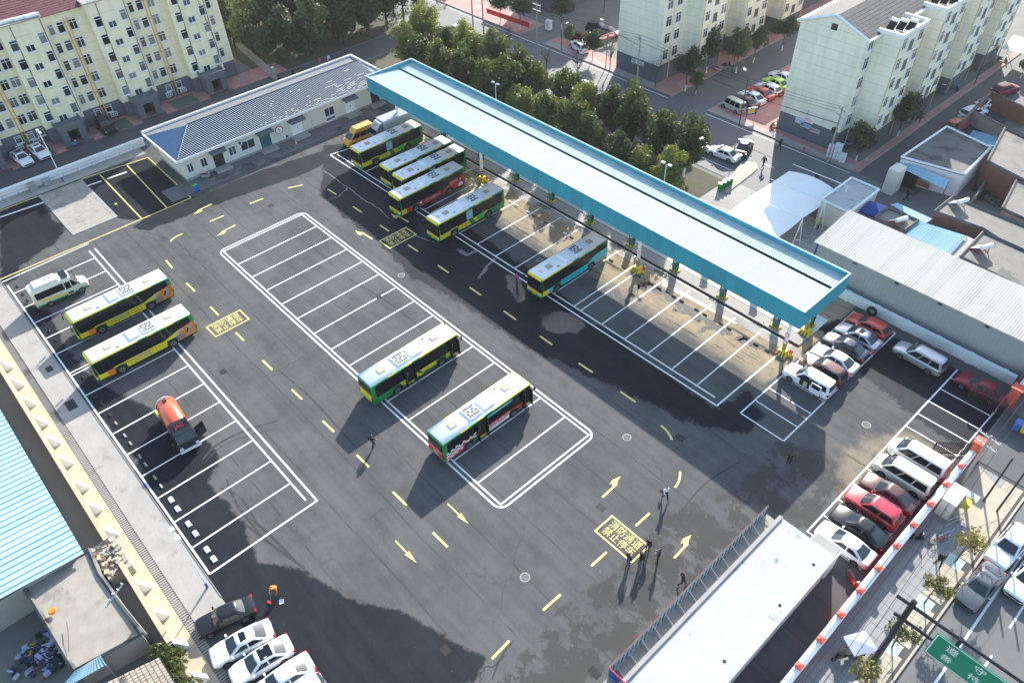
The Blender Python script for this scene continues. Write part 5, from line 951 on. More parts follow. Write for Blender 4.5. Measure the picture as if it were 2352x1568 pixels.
def car_meshes(kind, pm):
    L, W, H, belt, cowl, nose, deck, xr0, xr1, xf1, xf0 = CK[kind]; hw = W / 2; b = MB()
    boxy = kind in ('suv', 'hatch', 'mpv', 'van', 'microvan'); st = []
    for t in (-.5, -.488, -.45, -.36, -.2, 0, .15, xf0, (xf0 + .5) / 2, .43, .475, .5):
        w = hw * (1 - .13 * abs(2 * t) ** 7) * (1.0 if abs(t) < .48 else .95)
        if t >= xf0: s = (t - xf0) / (.5 - xf0); zt = cowl + (nose - cowl) * s ** 1.7
        elif t < xr0 + .03: zt = deck - .04 * ((xr0 - t) / .1 if t < xr0 else 0)
        else: zt = belt
        if t == -.5: zt -= .22; w *= .93
        if t == -.488: zt -= .03
        if t == .5: zt -= .10; w *= .9
        zl = .30 if abs(t) > .47 else .22
        half = [(w * .90, zl), (w * .985, zl + .16), (w, .58), (w * .985, zt - .14), (w * .90, zt - .03), (w * .55, zt + .015)]
        st.append([(t * L, y, z) for y, z in half] + [(t * L, -y, z) for y, z in half[::-1]])
    b.loft(st)
    wb, wr = hw * .90, hw * (.74 if boxy else .68); Hr = H - .07; rings = []
    for z, f, xa, xb, w in ((belt - .05, 0, xr0, xf0, wb), (belt + (Hr - belt) * .5, .5, xr0 + (xr1 - xr0) * .52, xf0 + (xf1 - xf0) * .52, wb + (wr - wb) * .42), (Hr, 1, xr1, xf1, wr), (H - .015, 1, xr1 + .02, xf1 - .02, wr * .9), (H, 1, xr1 + .05, xf1 - .05, wr * .6)):
        xa, xb = xa * L, xb * L; c = .12
        rings.append([(xa, -w * .75, z), (xa + c, -w * .97, z), ((xa + xb) / 2, -w, z + (.01 if f == 1 else 0)), (xb - c, -w * .97, z), (xb, -w * .75, z), (xb + .04, 0, z), (xb, w * .75, z), (xb - c, w * .97, z), ((xa + xb) / 2, w, z + (.01 if f == 1 else 0)), (xa + c, w * .97, z), (xa, w * .75, z), (xa - .03, 0, z)])
    b.loft(rings); b.k = 1
    wx = (.30 * L, -.29 * L) if kind != 'microvan' else (.33 * L, -.30 * L); r = .32 if kind not in ('suv', 'van') else .35
    for x in wx:
        for s in (-1, 1):
            n = 12; b.add([(x + (r + .06) * math.cos(math.pi * i / n), s * (hw + .004), r + (r + .06) * math.sin(math.pi * i / n)) for i in range(n + 1)] + [(x - r - .06, s * (hw + .004), .22), (x + r + .06, s * (hw + .004), .22)], [tuple(range(n + 3)) if s < 0 else tuple(range(n + 2, -1, -1))])
    b.box(-L * .5 + .02, L * .5 - .02, -hw * .84, hw * .84, .2, .32); b.box(L * .5 - .03, L * .5 + .012, -hw * .55, hw * .55, .36, .52)
    body = b.mesh('body', [pm, 'rubber'], 32)
    def sp(x, z, s):   # point on the side of the cabin
        f = (z - belt) / (Hr - belt); w = wb + (wr - wb) * (f * .84 if f < .5 else .42 + (f - .5) * 1.16); return (x, s * (w + .012), z)
    def lx(f, a, c): return (a + (c - a) * f) * L
    z0, z1 = belt + .05, Hr - .06; f0, f1 = (z0 - belt) / (Hr - belt), (z1 - belt) / (Hr - belt)
    xs0, xs1 = (lx(f0, xr0, xr1) + .22, lx(f1, xr0, xr1) + .18), (lx(f0, xf0, xf1) - .22, lx(f1, xf0, xf1) - .18); nw = 3 if kind in ('van', 'mpv', 'microvan') else 2; sides = []
    for s in (-1, 1):
        for i in range(nw):
            a0 = xs0[0] + (xs1[0] - xs0[0]) * i / nw + .05; a1 = xs0[0] + (xs1[0] - xs0[0]) * (i + 1) / nw - .05; c0 = xs0[1] + (xs1[1] - xs0[1]) * i / nw + .05; c1 = xs0[1] + (xs1[1] - xs0[1]) * (i + 1) / nw - .05
            q = MB(); p = [sp(a0, z0, s), sp(a1, z0, s), sp(c1, z1, s), sp(c0, z1, s)]; q.poly(p if s < 0 else p[::-1]); sides.append(q.mesh('side_window', 'glass_dark'))
    def pane(f0, f1, xa0, xa1, sgn):
        q = MB(); pts = []
        for f, k in ((f0, .76), (f1, .72)):
            w = wb + (wr - wb) * f; x = lx(f, xa0, xa1) + sgn * .055; z = belt + (Hr - belt) * f
            pts.append([(x - sgn * .05, -w * k * 1.1, z), (x + sgn * .012, 0, z), (x - sgn * .05, w * k * 1.1, z)])
        q.add(pts[0] + pts[1], [(0, 1, 4, 3), (1, 2, 5, 4)] if sgn > 0 else [(1, 0, 3, 4), (2, 1, 4, 5)]); return q.mesh('windscreen', 'glass', 60)
    return body, sides, pane(.1, .93, xf0, xf1, 1), pane(.12, .92, xr0, xr1, -1), wx, r
_cc = {}
def car(kind, pm, x, y, deg, label, name=None, group=None, cat=None, extra=None):
    if (kind, pm) not in _cc: _cc[(kind, pm)] = car_meshes(kind, pm)
    body, sides, wf, wr_, wx, r = _cc[(kind, pm)]; L, W, H, belt, cowl, nose, deck, *_ = CK[kind]
    nm = name or {'sedan': 'sedan_car', 'oldsedan': 'sedan_car', 'suv': 'suv_car', 'hatch': 'hatchback_car', 'mpv': 'minivan', 'van': 'van', 'microvan': 'minivan'}[kind]
    t = thing(nm, label, cat or ('van' if kind in ('van', 'microvan', 'mpv') else 'car'), (x, y, 0), R(deg), group)
    O('body', body, t); O('windscreen', wf, t); O('rear_window', wr_, t)
    for s in sides: O('side_window', s, t)
    for xx in wx:
        for s in (-1, 1): wheel(t, xx, s * (W / 2 - .07), r, .2, s)
    for s in (-1, 1):
        q = MB(); q.add([(L * .5 - .02, s * W * .30, nose - .16), (L * .5 - .06, s * W * .44, nose - .14), (L * .5 - .30, s * W * .455, nose + .0), (L * .5 - .16, s * W * .30, nose + .03), ], [(0, 1, 2, 3) if s > 0 else (3, 2, 1, 0)]); q.v = [(a, b + s * .01, c + .015) for a, b, c in q.v]
        part('headlight', q, 'lamp_clear', t); q = MB(); q.box(-L * .5 - .012, -L * .5 + .14, min(s * W * .30, s * W * .47), max(s * W * .30, s * W * .47), deck - .32, deck - .14); part('taillight', q, 'tail_red', t)
        q = MB(); xm = CK[kind][10] * L - .25; q.box(xm - .06, xm + .08, min(s * (W / 2 - .02), s * (W / 2 + .17)), max(s * (W / 2 - .02), s * (W / 2 + .17)), belt + .0, belt + .14); part('mirror', q, pm, t)
    part('number_plate', MB().box(-L * .5 - .02, -L * .5, -.22, .22, deck - .45, deck - .32), 'sign_blue', t)
    if extra == 'sunroof': part('sunroof', MB().box(-.1 * L, .0, -.4, .4, H - .012, H + .004), 'glass_dark', t)
    if extra == 'rails':
        for s in (-1, 1): q = MB(); q.bar((CK[kind][8] * L + .2, s * W * .35, H + .02), (CK[kind][9] * L - .1, s * W * .35, H + .02), .045); part('roof_rail', q, 'steel', t)
    if extra == 'pano': part('glass_roof', MB().box(-.2 * L, .02, -.5, .5, H - .012, H + .004), 'glass_dark', t)
    return t
# strip beside the canopy
S1 = -19.1
car('hatch', 'car_red', S1, 66.1, 180, 'bright red hatchback nearest the white wall in the strip by the canopy')
car('sedan', 'car_silver', S1 + .1, 63.9, 180, 'silver sedan with dark sunroof parked next to the red hatchback', extra='sunroof')
car('sedan', 'car_navy', S1, 61.6, 180, 'dark navy sedan between silver and white sedans by the canopy')
car('sedan', 'car_white', S1 + .2, 59.2, 180, 'white sedan between navy sedan and brown SUV by the canopy')
car('suv', 'car_brown', S1 + .2, 57.1, 180, 'glossy brown-red SUV with roof rails beside the white minivan', extra='rails')
mv = car('mpv', 'car_white', S1, 54.9, 180, 'white minivan with its sliding side door open by the canopy')
q = MB(); q.box(-.55, .5, .9, .935, .45, 1.6); part('door_opening', q, 'black_gap', mv); q = MB(); q.box(-1.75, -.7, .97, 1.03, .38, 1.62); q.k = 1; q.box(-1.65, -.8, 1.03, 1.038, 1.02, 1.5); part('sliding_door', q, ['car_white', 'glass_dark'], mv)
q = MB(); q.box(-.3, .1, .84, .96, .55, 1.15); part('seat', q, 'concrete_tan', mv)
car('mpv', 'car_silver', -13.2, 65.4, 178, 'silver minivan standing alone near the low white wall')
car('sedan', 'car_maroon', -7.2, 65.7, 178, 'maroon sedan parked behind the open black gate leaf')
car('van', 'car_white', -7.3, 53.3, 180, 'white van with red lettering, farthest up the row by the red wall'); v_ = bpy.data.objects['van']
q = MB(); tm = text_mb('客运服务', .32); q.add([(-a, .942, b + .75) for a, b, c in tm.v], tm.f); part('lettering', q, 'red', v_)
car('van', 'car_cream', -7.3, 50.7, 180, 'cream van second in the row along the red wall')
car('sedan', 'car_brown', -7.3, 48.2, 180, 'dark brown sedan between cream van and red SUV')
car('suv', 'car_crimson', -7.5, 45.9, 180, 'crimson SUV with sunroof and roof rails in the wall row', extra='rails')
car('sedan', 'car_black', -7.3, 43.4, 180, 'black sedan between red SUV and white sedan in the wall row')
car('sedan', 'car_white', -7.3, 41.2, 180, 'white sedan at the near end of the row by the red wall')
# bottom left
car('oldsedan', 'car_black', -36.4, 1.6, 255, 'old boxy black sedan at the end of the concrete strip')
car('sedan', 'car_white', -33.6, 1.5, 258, 'white sedan with sunroof next to the old black sedan', extra='sunroof')
car('sedan', 'car_white', -31.4, 1.9, 262, 'white sedan with large dark sunroof, third from the concrete strip', extra='pano')
car('sedan', 'car_white', -29.1, 2.3, 265, 'white sedan cut by the bottom frame, fourth from the strip')
car('suv', 'car_white', -27.0, 2.2, 266, 'white car barely in frame at the bottom edge')
# road at bottom right
car('suv', 'car_white', 1.75, 50.2, 266, 'white SUV parked on the road beside the pavement trees')
car('sedan', 'car_grey', 1.7, 45.3, 266, 'dark grey sedan parked on the road by the kerb')
car('sedan', 'car_white', 3.9, 48.6, 268, 'white sedan at the right edge on the road')
# left block forecourt
car('sedan', 'car_white', -120.2, 13.4, 4, 'white sedan with dark roof at the cream block forecourt, leftmost', extra='pano')
car('sedan', 'car_white', -120.4, 15.9, 4, 'white sedan with sunroof beside the other at the cream block', extra='sunroof')
car('suv', 'car_black', -120.6, 25.8, 0, 'dark SUV on turf parking before the cream apartment block')
# street behind the tree row (parallel parked)
for i, (px, py, k_, c_, lab) in enumerate((
    (1358, 200, 'microvan', 'car_blue', 'blue and white mini truck van parked on the street behind the tree row'), (1395, 222, 'sedan', 'car_black', 'black car with pale roof parked on the street behind the trees'),
    (1424, 240, 'suv', 'car_silver', 'silver car by the striped pole on the far street'), (1468, 262, 'hatch', 'car_white', 'white hatchback next to the striped pole behind trees'), (1492, 275, 'sedan', 'car_red', 'red car half hidden behind the tree row'),
    (1512, 287, 'sedan', 'car_white', 'white sedan right of the red car behind the trees'), (1538, 300, 'suv', 'car_white', 'white SUV near the bare tree behind the tree row'), (1560, 315, 'hatch', 'car_white', 'white hatchback left of the pale blue car behind trees'),
    (1601, 326, 'sedan', 'car_silver', 'pale car with blue glass behind the bushy tree'), (1662, 352, 'sedan', 'car_white', 'white sedan at the right end of the tree row'))):
    x, y, _ = P(px, py, .6); car(k_, c_, x, min(y, 84.8), 181 + (i * 37 % 5) - (30 if i > 4 and i < 9 else 0), lab)
x, y, _ = P(1710, 335, .7); car('sedan', 'car_black', x, y, 110, 'black sedan with lit roof driving off the street towards the gate')
x, y, _ = P(1330, 105, .8); car('suv', 'car_white', x, y, 160, 'white SUV on the pink pavement left of block 2', extra='pano')
for px, py, k_, c_, d_, lab in ((1685, 243, 'microvan', 'car_beige', 172, 'beige minivan on the pink pavement by the street corner'), (1710, 232, 'sedan', 'car_brown', 172, 'dark sedan behind the beige minivan'), (1727, 222, 'sedan', 'car_white', 172, 'white sedan parked between dark and red cars in front of block 1'),
    (1747, 212, 'sedan', 'car_red', 172, 'red sedan in the parking row left of block 1'), (1765, 202, 'hatch', 'car_white', 172, 'white hatchback behind the red sedan left of block 1'), (1783, 190, 'sedan', 'car_lime', 172, 'lime green coupe in the parking row left of block 1'), (1797, 176, 'sedan', 'car_white', 172, 'white sedan farthest in the parking row left of block 1'),
    (2272, 234, 'sedan', 'car_white', 75, 'white sedan farther up the alley right of block 1'), (2236, 259, 'suv', 'car_white', 75, 'white SUV with dark sunroof in the alley right of block 1'), (2200, 285, 'hatch', 'car_red', 75, 'red car behind the shop house in the alley'), (2310, 205, 'suv', 'car_maroon', 75, 'dark red car high up the alley by the brick yard'),
    (1375, 65, 'suv', 'car_black', 20, 'black SUV beside the left wall of block 2'), (1398, 72, 'sedan', 'car_grey', 20, 'dark grey sedan beside block 2'), (1340, 85, 'sedan', 'car_maroon', 25, 'dark red sedan behind the white SUV near block 2'), (1053, 75, 'microvan', 'car_white', 178, 'white minivan on the street behind the left tree tops'), (1072, 82, 'sedan', 'car_black', 178, 'black car next to the white minivan behind the left tree tops')):
    x, y, _ = P(px, py, .7); car(k_, c_, x, y, d_, lab)
# ---------------------------------------------------------------- buses
BL, BW, BH = 10.7, 1.2, 3.0
FWX, RWX = 3.0, -2.55
def bus_common(t, lower='green', rear='yellow'):
    b = MB(); st = []
    for x, ins, zt in ((-5.35, .10, 2.72), (-5.28, .02, 2.80), (-5.0, 0, 2.82), (4.9, 0, 2.82), (5.2, .03, 2.80), (5.32, .12, 2.66)):
        w = BW - ins; half = [(w * .94, .34), (w, .46), (w, 1.3), (w * .99, 2.5), (w * .97, zt - .08), (w * .9, zt)]; st.append([(x, y, z) for y, z in half] + [(x, -y, z) for y, z in half[::-1]])
    b.loft(st); b.k = 1; b.box(-5.2, 5.2, -1.1, 1.1, .26, .36); part('body', b, [lower, 'rubber'], t, 35)
    q = MB(); q.loft([[(-5.3, -1.11, 2.76), (5.2, -1.11, 2.76), (5.27, -.8, 2.74), (5.27, .8, 2.74), (5.2, 1.11, 2.76), (-5.3, 1.11, 2.76)], [(-5.26, -1.12, 2.872), (5.1, -1.12, 2.872), (5.17, -.8, 2.87), (5.17, .8, 2.87), (5.1, 1.12, 2.872), (-5.26, 1.12, 2.872)], [(-5.2, -.6, 2.93), (4.9, -.6, 2.93), (4.95, -.3, 2.93), (4.95, .3, 2.93), (4.9, .6, 2.93), (-5.2, .6, 2.93)]]); part('roof', q, 'bus_white', t, 50)
    for s in (-1, 1):
        for a, c, m_ in ((-5.3, -3.3, 'green'), (-3.3, -2.3, 'yellow'), (-2.3, -1.2, 'lime'), (-1.2, -.5, 'yellow'), (-.5, .5, 'green'), (.5, 5.24, 'yellow')):
            q = MB(); y0, y1 = s * 1.12, s * 1.18; q.add([(a, y0, 2.868), (c, y0, 2.868), (c, y1, 2.84), (a, y1, 2.84), (a, s * 1.2, 2.76), (c, s * 1.2, 2.76)], [(0, 1, 2, 3), (3, 2, 5, 4)] if s < 0 else [(3, 2, 1, 0), (4, 5, 2, 3)]); part('roof_trim', q, m_, t, 40)
    q = MB(); q.add([(5.16, -1.1, 2.882), (5.16, 1.1, 2.882), (5.3, 1.04, 2.80), (5.3, -1.04, 2.80), (5.36, -1.06, 2.6), (5.36, 1.06, 2.6)], [(0, 3, 2, 1), (3, 4, 5, 2)]); part('front_cap', q, 'yellow', t, 40)
    q = MB(); q.add([(-5.3, -1.03, 2.88), (-5.3, 1.03, 2.88), (-5.4, 1.06, 2.7), (-5.4, -1.06, 2.7)], [(0, 1, 2, 3)]); part('rear_cap', q, 'green', t)
    part('windscreen', MB().add([(5.345, -1.06, 2.6), (5.345, 1.06, 2.6), (5.40, 1.1, 1.02), (5.40, -1.1, 1.02), (5.25, 1.19, 2.5), (5.25, 1.21, 1.02), (5.25, -1.19, 2.5), (5.25, -1.21, 1.02)], [(0, 3, 2, 1), (1, 2, 5, 4), (6, 7, 3, 0)]), 'glass_dark', t)
    q = MB(); q.k = 0; q.box(5.3, 5.42, -1.1, 1.1, .62, 1.0); q.k = 1; q.box(5.42, 5.425, -.9, .9, .86, .96); part('front_panel', q, ['yellow', 'orange'], t); part('bumper', MB().box(5.25, 5.46, -1.13, 1.13, .32, .62), 'green', t)
    for s in (-1, 1): part('headlight', MB().box(5.3, 5.45, s * .9 - .18, s * .9 + .18, .62, .8), 'lamp_clear', t)
    part('number_plate', MB().box(5.46, 5.47, -.25, .25, .42, .56), 'yellow', t)
    part('rear_window', MB().box(-5.42, -5.34, -.98, .98, 1.75, 2.55), 'glass_dark', t); q = MB(); q.k = 0; q.box(-5.42, -5.34, -.95, .95, .72, 1.7); part('rear_panel', q, rear, t)
    for s in (-1, 1): part('taillight', MB().box(-5.43, -5.34, s * 1.03 - .06, s * 1.03 + .06, .8, 1.3), 'tail_red', t)
    q = MB(); q.loft([[(-.05, -.78, 2.9), (1.35, -.78, 2.9), (1.35, .78, 2.9), (-.05, .78, 2.9)], [(-.05, -.72, 3.1), (1.0, -.72, 3.1), (1.0, .72, 3.1), (-.05, .72, 3.1)]]); part('battery_pod', q, 'bus_white', t)
    q = MB(); q.loft([[(-1.85, -.82, 2.9), (-.35, -.82, 2.9), (-.35, .82, 2.9), (-1.85, .82, 2.9)], [(-1.75, -.74, 3.08), (-.42, -.74, 3.08), (-.42, .74, 3.08), (-1.75, .74, 3.08)]]); ac = part('air_conditioner', q, 'bus_white', t)
    for i in range(5):
        x = -1.55 + .24 * i; y = .12 * (1 if i % 2 else -1) ; d = MB(); d.cyl((x, y, 3.08), (x, y, 3.1), .14, None, 14); d.k = 1; d.cyl((x, y, 3.1), (x, y, 3.105), .045, None, 10); part('fan', d, ['rubber', 'bus_white'], ac)
        for s in (-1, 1):
            for r_ in range(2): d = MB(); d.box(x - .095, x + .085, s * .4 + r_ * s * .17 - .07, s * .4 + r_ * s * .17 + .07, 3.08, 3.09); part('vent', d, 'rubber', ac)
    for x in (3.15, -3.35): q = MB(); q.k = 0; q.box(x - .36, x + .36, -.33, .33, 2.92, 2.99); q.k = 1; q.box(x - .26, x + .26, -.24, .24, 2.99, 3.0); part('roof_hatch', q, ['concrete', 'concrete_tan'], t)
    part('roof_logo', xform(text_mb('JVK', .42), Matrix.Translation((4.35, 0, 2.937)) @ Matrix.Rotation(R(90), 4, 'Z')), 'red', t)
    part('roof_vent', MB().box(2.2, 2.45, .62, .75, 2.9, 2.97), 'dark_metal', t)
    for s in (-1, 1):
        q = MB(); q.tube([(5.2, s * 1.1, 2.6), (5.6, s * 1.32, 2.62), (5.62, s * 1.36, 2.4)], .025); q.box(5.56, 5.68, s * 1.36 - .1, s * 1.36 + .1, 1.95, 2.4); part('mirror', q, 'dark_metal', t)
        for x in (FWX, RWX):
            n = 14; q = MB(); pts = [(x + .62 * math.cos(math.pi * i / n), .48 + .62 * math.sin(math.pi * i / n)) for i in range(n + 1)] + [(x - .62, .30), (x + .62, .30)]; q.plate(pts, s * 1.2 if s > 0 else -1.235, .035); part('wheel_arch', q, 'rubber', t); wheel(t, x, s * 1.1, .48, .3, s)
def bus_side(t, s, panels, win=True, wz=(1.24, 2.70)):
    """s = +1 left side, -1 right side; panels: (polygon in x,z, material[, proud])"""
    if win:
        q = MB(); pts = [(-4.95, wz[0] + .1), (-4.8, wz[0]), (5.0, wz[0] - (.1 if s > 0 else 0)), (5.2, 2.6), (5.1, wz[1]), (-4.8, wz[1]), (-4.95, wz[1] - .15)]; q.plate(pts, 1.195 if s > 0 else -1.217, .022); wbnd = part('window_band', q, 'glass_dark', t)
        for x in (-3.4, -1.9, -.5, 1.0, 2.4, 3.8): part('window_post', MB().box(x - .02, x + .02, *((1.217, 1.222) if s > 0 else (-1.222, -1.217)), wz[0], wz[1]), 'black_gap', wbnd)
    for i, pn in enumerate(panels):
        q = MB(); e = .012 + .004 * (i % 3) + (pn[2] if len(pn) > 2 else 0); q.plate(pn[0], 1.19 if s > 0 else -1.2 - e, e + .01); part('livery_panel', q, pn[1], t)
def rect(a, c, z0, z1): return [(a, z0), (c, z0), (c, z1), (a, z1)]
SK0, SK1 = .42, 1.3
def hatches(t, s, xs, m_='black_gap'):
    for x in xs: part('panel_gap', MB().box(x - .018, x + .018, *((1.215, 1.224) if s > 0 else (-1.224, -1.215)), SK0, 1.25), m_, t)
def liv_green(t):
    bus_side(t, 1, [(rect(3.6, 5.2, .5, 1.2), 'yellow'), (rect(.9, 2.4, .5, 1.25), 'yellow'), ([(.3, .5), (.9, .5), (.9, 1.25), (.65, 1.25)], 'yellow'), ([(-.9, .5), (-.35, .5), (.05, 1.28), (-.5, 1.28)], 'yellow'), ([(-1.35, .5), (-.9, .5), (-.5, 1.28), (-1.35, 1.28)], 'lime'), (rect(-1.9, -1.37, .5, 1.28), 'lime'), ([(-2.0, .9), (-1.6, .9), (-2.0, 1.3), (-2.5, 1.3)], 'yellow', .006), (rect(.0, .95, 1.34, 2.58), 'blue_sheet', .02), (rect(2.4, 3.6, 1.12, 1.25), 'yellow')])
    hatches(t, 1, (2.3, 1.75, 1.2, -1.36, -1.9)); bus_side(t, -1, [(rect(1.2, 2.3, .5, 1.2), 'yellow')])
def txt_side(t, s, txt, size, x, z, m_, pr=.035):
    tm = text_mb(txt, size); q = MB(); y = s * (1.2 + pr)
    q.add([((a if s < 0 else -a) + x, y, b + z) for a, b, c in tm.v], tm.f); part('lettering', q, m_, t)
def liv_red(t):
    bus_side(t, 1, [(rect(4.4, 5.2, .5, 1.15), 'yellow'), (rect(3.6, 4.4, .45, 1.25), 'red'), (rect(-2.0, 2.4, .45, 1.28), 'red'), ([(-5.2, .5), (-3.1, .45), (-3.1, 1.1), (-2.0, 1.1), (-2.0, 1.3), (-3.0, 1.85), (-5.2, 1.95)], 'red', .02), (rect(2.4, 3.6, 1.12, 1.25), 'red'), (rect(2.0, 2.3, .8, 1.1), 'sign_white', .004), (rect(-1.2, -.9, .75, 1.1), 'sign_white', .004), (rect(-1.75, -1.5, .75, 1.1), 'sign_white', .004)])
    hatches(t, 1, (2.35, 1.9, 1.5, -.6, -1.3, -1.95)); txt_side(t, 1, '科发 大闸蟹特供', .34, .35, .88, 'sign_white'); txt_side(t, 1, '科发专供', .32, -3.3, 1.6, 'sign_white', .06)
    q = MB(); e = lambda cx, cz, rx, rz, n=14: [(cx + rx * math.cos(2 * math.pi * i / n), cz + rz * math.sin(2 * math.pi * i / n)) for i in range(n)]
    q.k = 0; q.plate(e(-4.45, 1.3, .34, .55), 1.235, .012); q.k = 1; q.plate(e(-4.43, 1.5, .16, .23), 1.235, .018); q.k = 2; q.plate([(-4.85, .62), (-4.0, .62), (-4.2, 1.05), (-4.45, 1.15), (-4.7, 1.05)], 1.235, .015); part('portrait_print', q, ['car_black', 'concrete_tan', 'sign_white'], t); bus_side(t, -1, [])
def liv_cyan(t):
    bus_side(t, 1, [(rect(4.3, 5.2, .5, 1.15), 'yellow'), (rect(3.6, 4.3, .45, 1.2), 'cyan'), (rect(-2.0, 2.4, .45, 1.28), 'cyan'), ([(-5.2, .5), (-3.1, .45), (-3.1, 1.1), (-2.0, 1.1), (-2.0, 1.32), (-3.0, 1.8), (-5.2, 1.9)], 'cyan', .02), (rect(2.4, 3.6, 1.12, 1.25), 'cyan'), ([(-4.9, .52), (-3.3, .5), (-3.3, .8), (-3.7, .95), (-4.2, 1.2), (-4.5, .9), (-4.9, 1.0)], 'concrete', .03)])
    hatches(t, 1, (2.35, 1.9, 1.5, -.6, -1.3, -1.95)); txt_side(t, 1, '城市公共交通', .26, .35, .85, 'blue'); bus_side(t, -1, [])
def liv_ads(t):
    ps = [(rect(4.3, 5.2, .55, 1.2), 'yellow'), (rect(3.6, 4.3, .45, 1.25), 'orange'), (rect(-2.0, 2.4, .45, 1.28), 'yellow'), ([(-3.1, 1.1), (-2.0, 1.1), (-2.0, 1.32), (-3.3, 1.7), (-3.9, 1.8), (-3.3, 1.1)], 'yellow', .02), ([(-5.2, .5), (-3.1, .45), (-3.25, 1.1), (-3.9, 1.8), (-5.2, 2.0)], 'orange', .022), (rect(2.4, 3.6, 1.12, 1.25), 'yellow'), (rect(.0, 1.4, .45, .58), 'orange', .006), ([(-4.6, .75), (-4.05, .7), (-4.6, 1.75), (-4.95, 1.75)], 'car_silver', .04), ([(-4.35, 1.0), (-4.2, 1.0), (-4.45, 1.5), (-4.6, 1.5)], 'glass_dark', .05)]
    bus_side(t, 1, ps); hatches(t, 1, (2.38, 1.95, 1.5, -.1, -.8, -1.5), 'green'); txt_side(t, 1, '公交集团保修', .30, .68, 1.05, 'blue'); txt_side(t, 1, '安全出行服务热线', .19, .68, .75, 'blue')
    for s_ in ((1.75, '安'), (2.15, '全'), (-.45, '公'), (-1.15, '司')): txt_side(t, 1, s_[1], .24, s_[0], 1.0, 'dark_metal')
    q = MB()
    for i in range(5):
        for j in range(4): q.box(-3.9 + .16 * i, -3.78 + .16 * i, 1.24, 1.252, .6 + .16 * j, .72 + .16 * j)
    part('print_grid', q, 'car_blue', t); q = MB()
    for i in range(7): q.box(-4.0 + .2 * i, -3.84 + .2 * i, 1.24, 1.255, 1.45 + .02 * (6 - i), 1.6 + .02 * (6 - i)) if i < 6 else None
    part('print_row', q, 'aqua_roof', t); bus_side(t, -1, [])
def open_door(t, x0, x1):
    q = MB(); q.box(x0, x1, -1.226, -1.2, .40, 2.5); d = part('door_opening', q, 'black_gap', t); part('step_floor', MB().box(x0 + .03, x1 - .03, -1.228, -1.0, .36, .46), 'yellow_dirty', d); part('step_face', MB().box(x0 + .04, x1 - .04, -1.232, -1.226, .42, .62), 'yellow_dirty', d)
    for x in (x0, x1): part('door_leaf', MB().box(x - .03, x + .03, -1.62, -1.22, .45, 2.45), 'glass_dark', t); part('door_frame', MB().box(x - .035, x + .035, -1.65, -1.61, .42, 2.48), 'dark_metal', t)
    q = MB(); q.cyl((x0 + .2, -1.235, .7), (x0 + .35, -1.235, 2.0), .02, None, 6); part('handrail', q, 'yellow', t)
def liv_c1(t):
    bus_side(t, -1, [([(-4.9, .5), (-3.2, .5), (-3.2, 1.28), (-4.9, 1.28)], 'green'), (rect(1.0, 2.35, .75, 1.25), 'yellow'), ([(.6, .75), (1.0, .75), (1.0, 1.25), (.3, 1.25)], 'yellow'), ([(-.4, .5), (.1, .5), (-.4, 1.0)], 'lime'), ([(-.2, .75), (.3, .5), (.7, .5), (-.1, 1.25), (-.4, 1.2)], 'yellow', .005), ([(-2.0, .9), (-1.55, .5), (-1.55, 1.28), (-2.2, 1.28)], 'yellow'), (rect(3.65, 4.1, .6, 1.25), 'yellow')]); open_door(t, -1.5, -.45); open_door(t, 4.2, 5.1); bus_side(t, 1, [])
def liv_c2(t):
    bus_side(t, -1, [([(-5.2, .5), (-3.1, .45), (-3.1, 1.1), (-2.0, 1.15), (-1.55, 1.1), (-1.55, 1.55), (-2.0, 1.5), (-5.2, 1.1)], 'red', .01), (rect(-.4, 2.4, .86, 1.35), 'red', .02), (rect(-.4, 2.4, .45, .86), 'sign_white', .02), (rect(3.55, 4.1, .6, 1.3), 'red'), (rect(2.4, 3.6, 1.12, 1.3), 'red'), (rect(-.2, 2.9, 2.35, 2.6), 'cyan', .02)])
    txt_side(t, -1, '社区快聘 幸福合肥', .36, 1.0, 1.1, 'sign_white', .06); txt_side(t, -1, '找工作就上社区快聘', .22, 1.0, .68, 'red', .06); txt_side(t, -1, '学生乘车点 热线电话', .2, 1.35, 2.47, 'sign_white', .06)
    q = MB()
    for i in range(13):
        for j in range(5):
            x = -5.15 + .27 * i; z = .5 + .2 * j + .045 * i
            if (i + j) % 2 == 0 and z < 1.5 and not (abs(x + .13 - RWX) < .72 and z < 1.1): q.plate([(x, z), (x + .26, z + .045), (x + .26, z + .235), (x, z + .19)], -1.252, .012)
    part('checker_print', q, 'sign_white', t); open_door(t, -1.5, -.45); open_door(t, 4.2, 5.1); bus_side(t, 1, [])
    tm = text_mb('社区快聘 幸福合肥', .22); q = MB(); q.add([(-5.425, -a, b + 1.45) for a, b, c in tm.v], tm.f); tm = text_mb('求职招聘', .18)
    for i in range(3): q.add([(-5.425, -a, b + 1.2 - .2 * i) for a, b, c in tm.v], tm.f)
    part('rear_lettering', q, 'sign_white', t)
def bus(x, yf, head, liv, label, rear='yellow'):
    y = yf + BL / 2 if head < 0 else yf - BL / 2
    t = thing('city_bus', label, 'bus', (x, y, 0), R(90 * head), 'city buses in the depot'); bus_common(t, 'green', rear); liv(t); return t
bus(-84.2, 46.5, -1, liv_green, 'green and yellow bus in the first bay beside the box truck')
bus(-77.6, 46.7, -1, liv_green, 'bus third from the station house, mostly hidden by its right neighbour')
bus(-74.5, 46.5, -1, liv_green, 'bus squeezed between another bus and the red-sided one')
bus(-71.2, 43.5, -1, liv_red, 'red-sided bus with portrait advert in the charging row')
bus(-63.6, 43.6, -1, liv_green, 'green and yellow bus standing alone right of the red-sided bus')
bus(-47.4, 45.1, -1, liv_cyan, 'turquoise-sided bus alone in the middle of the charging row')
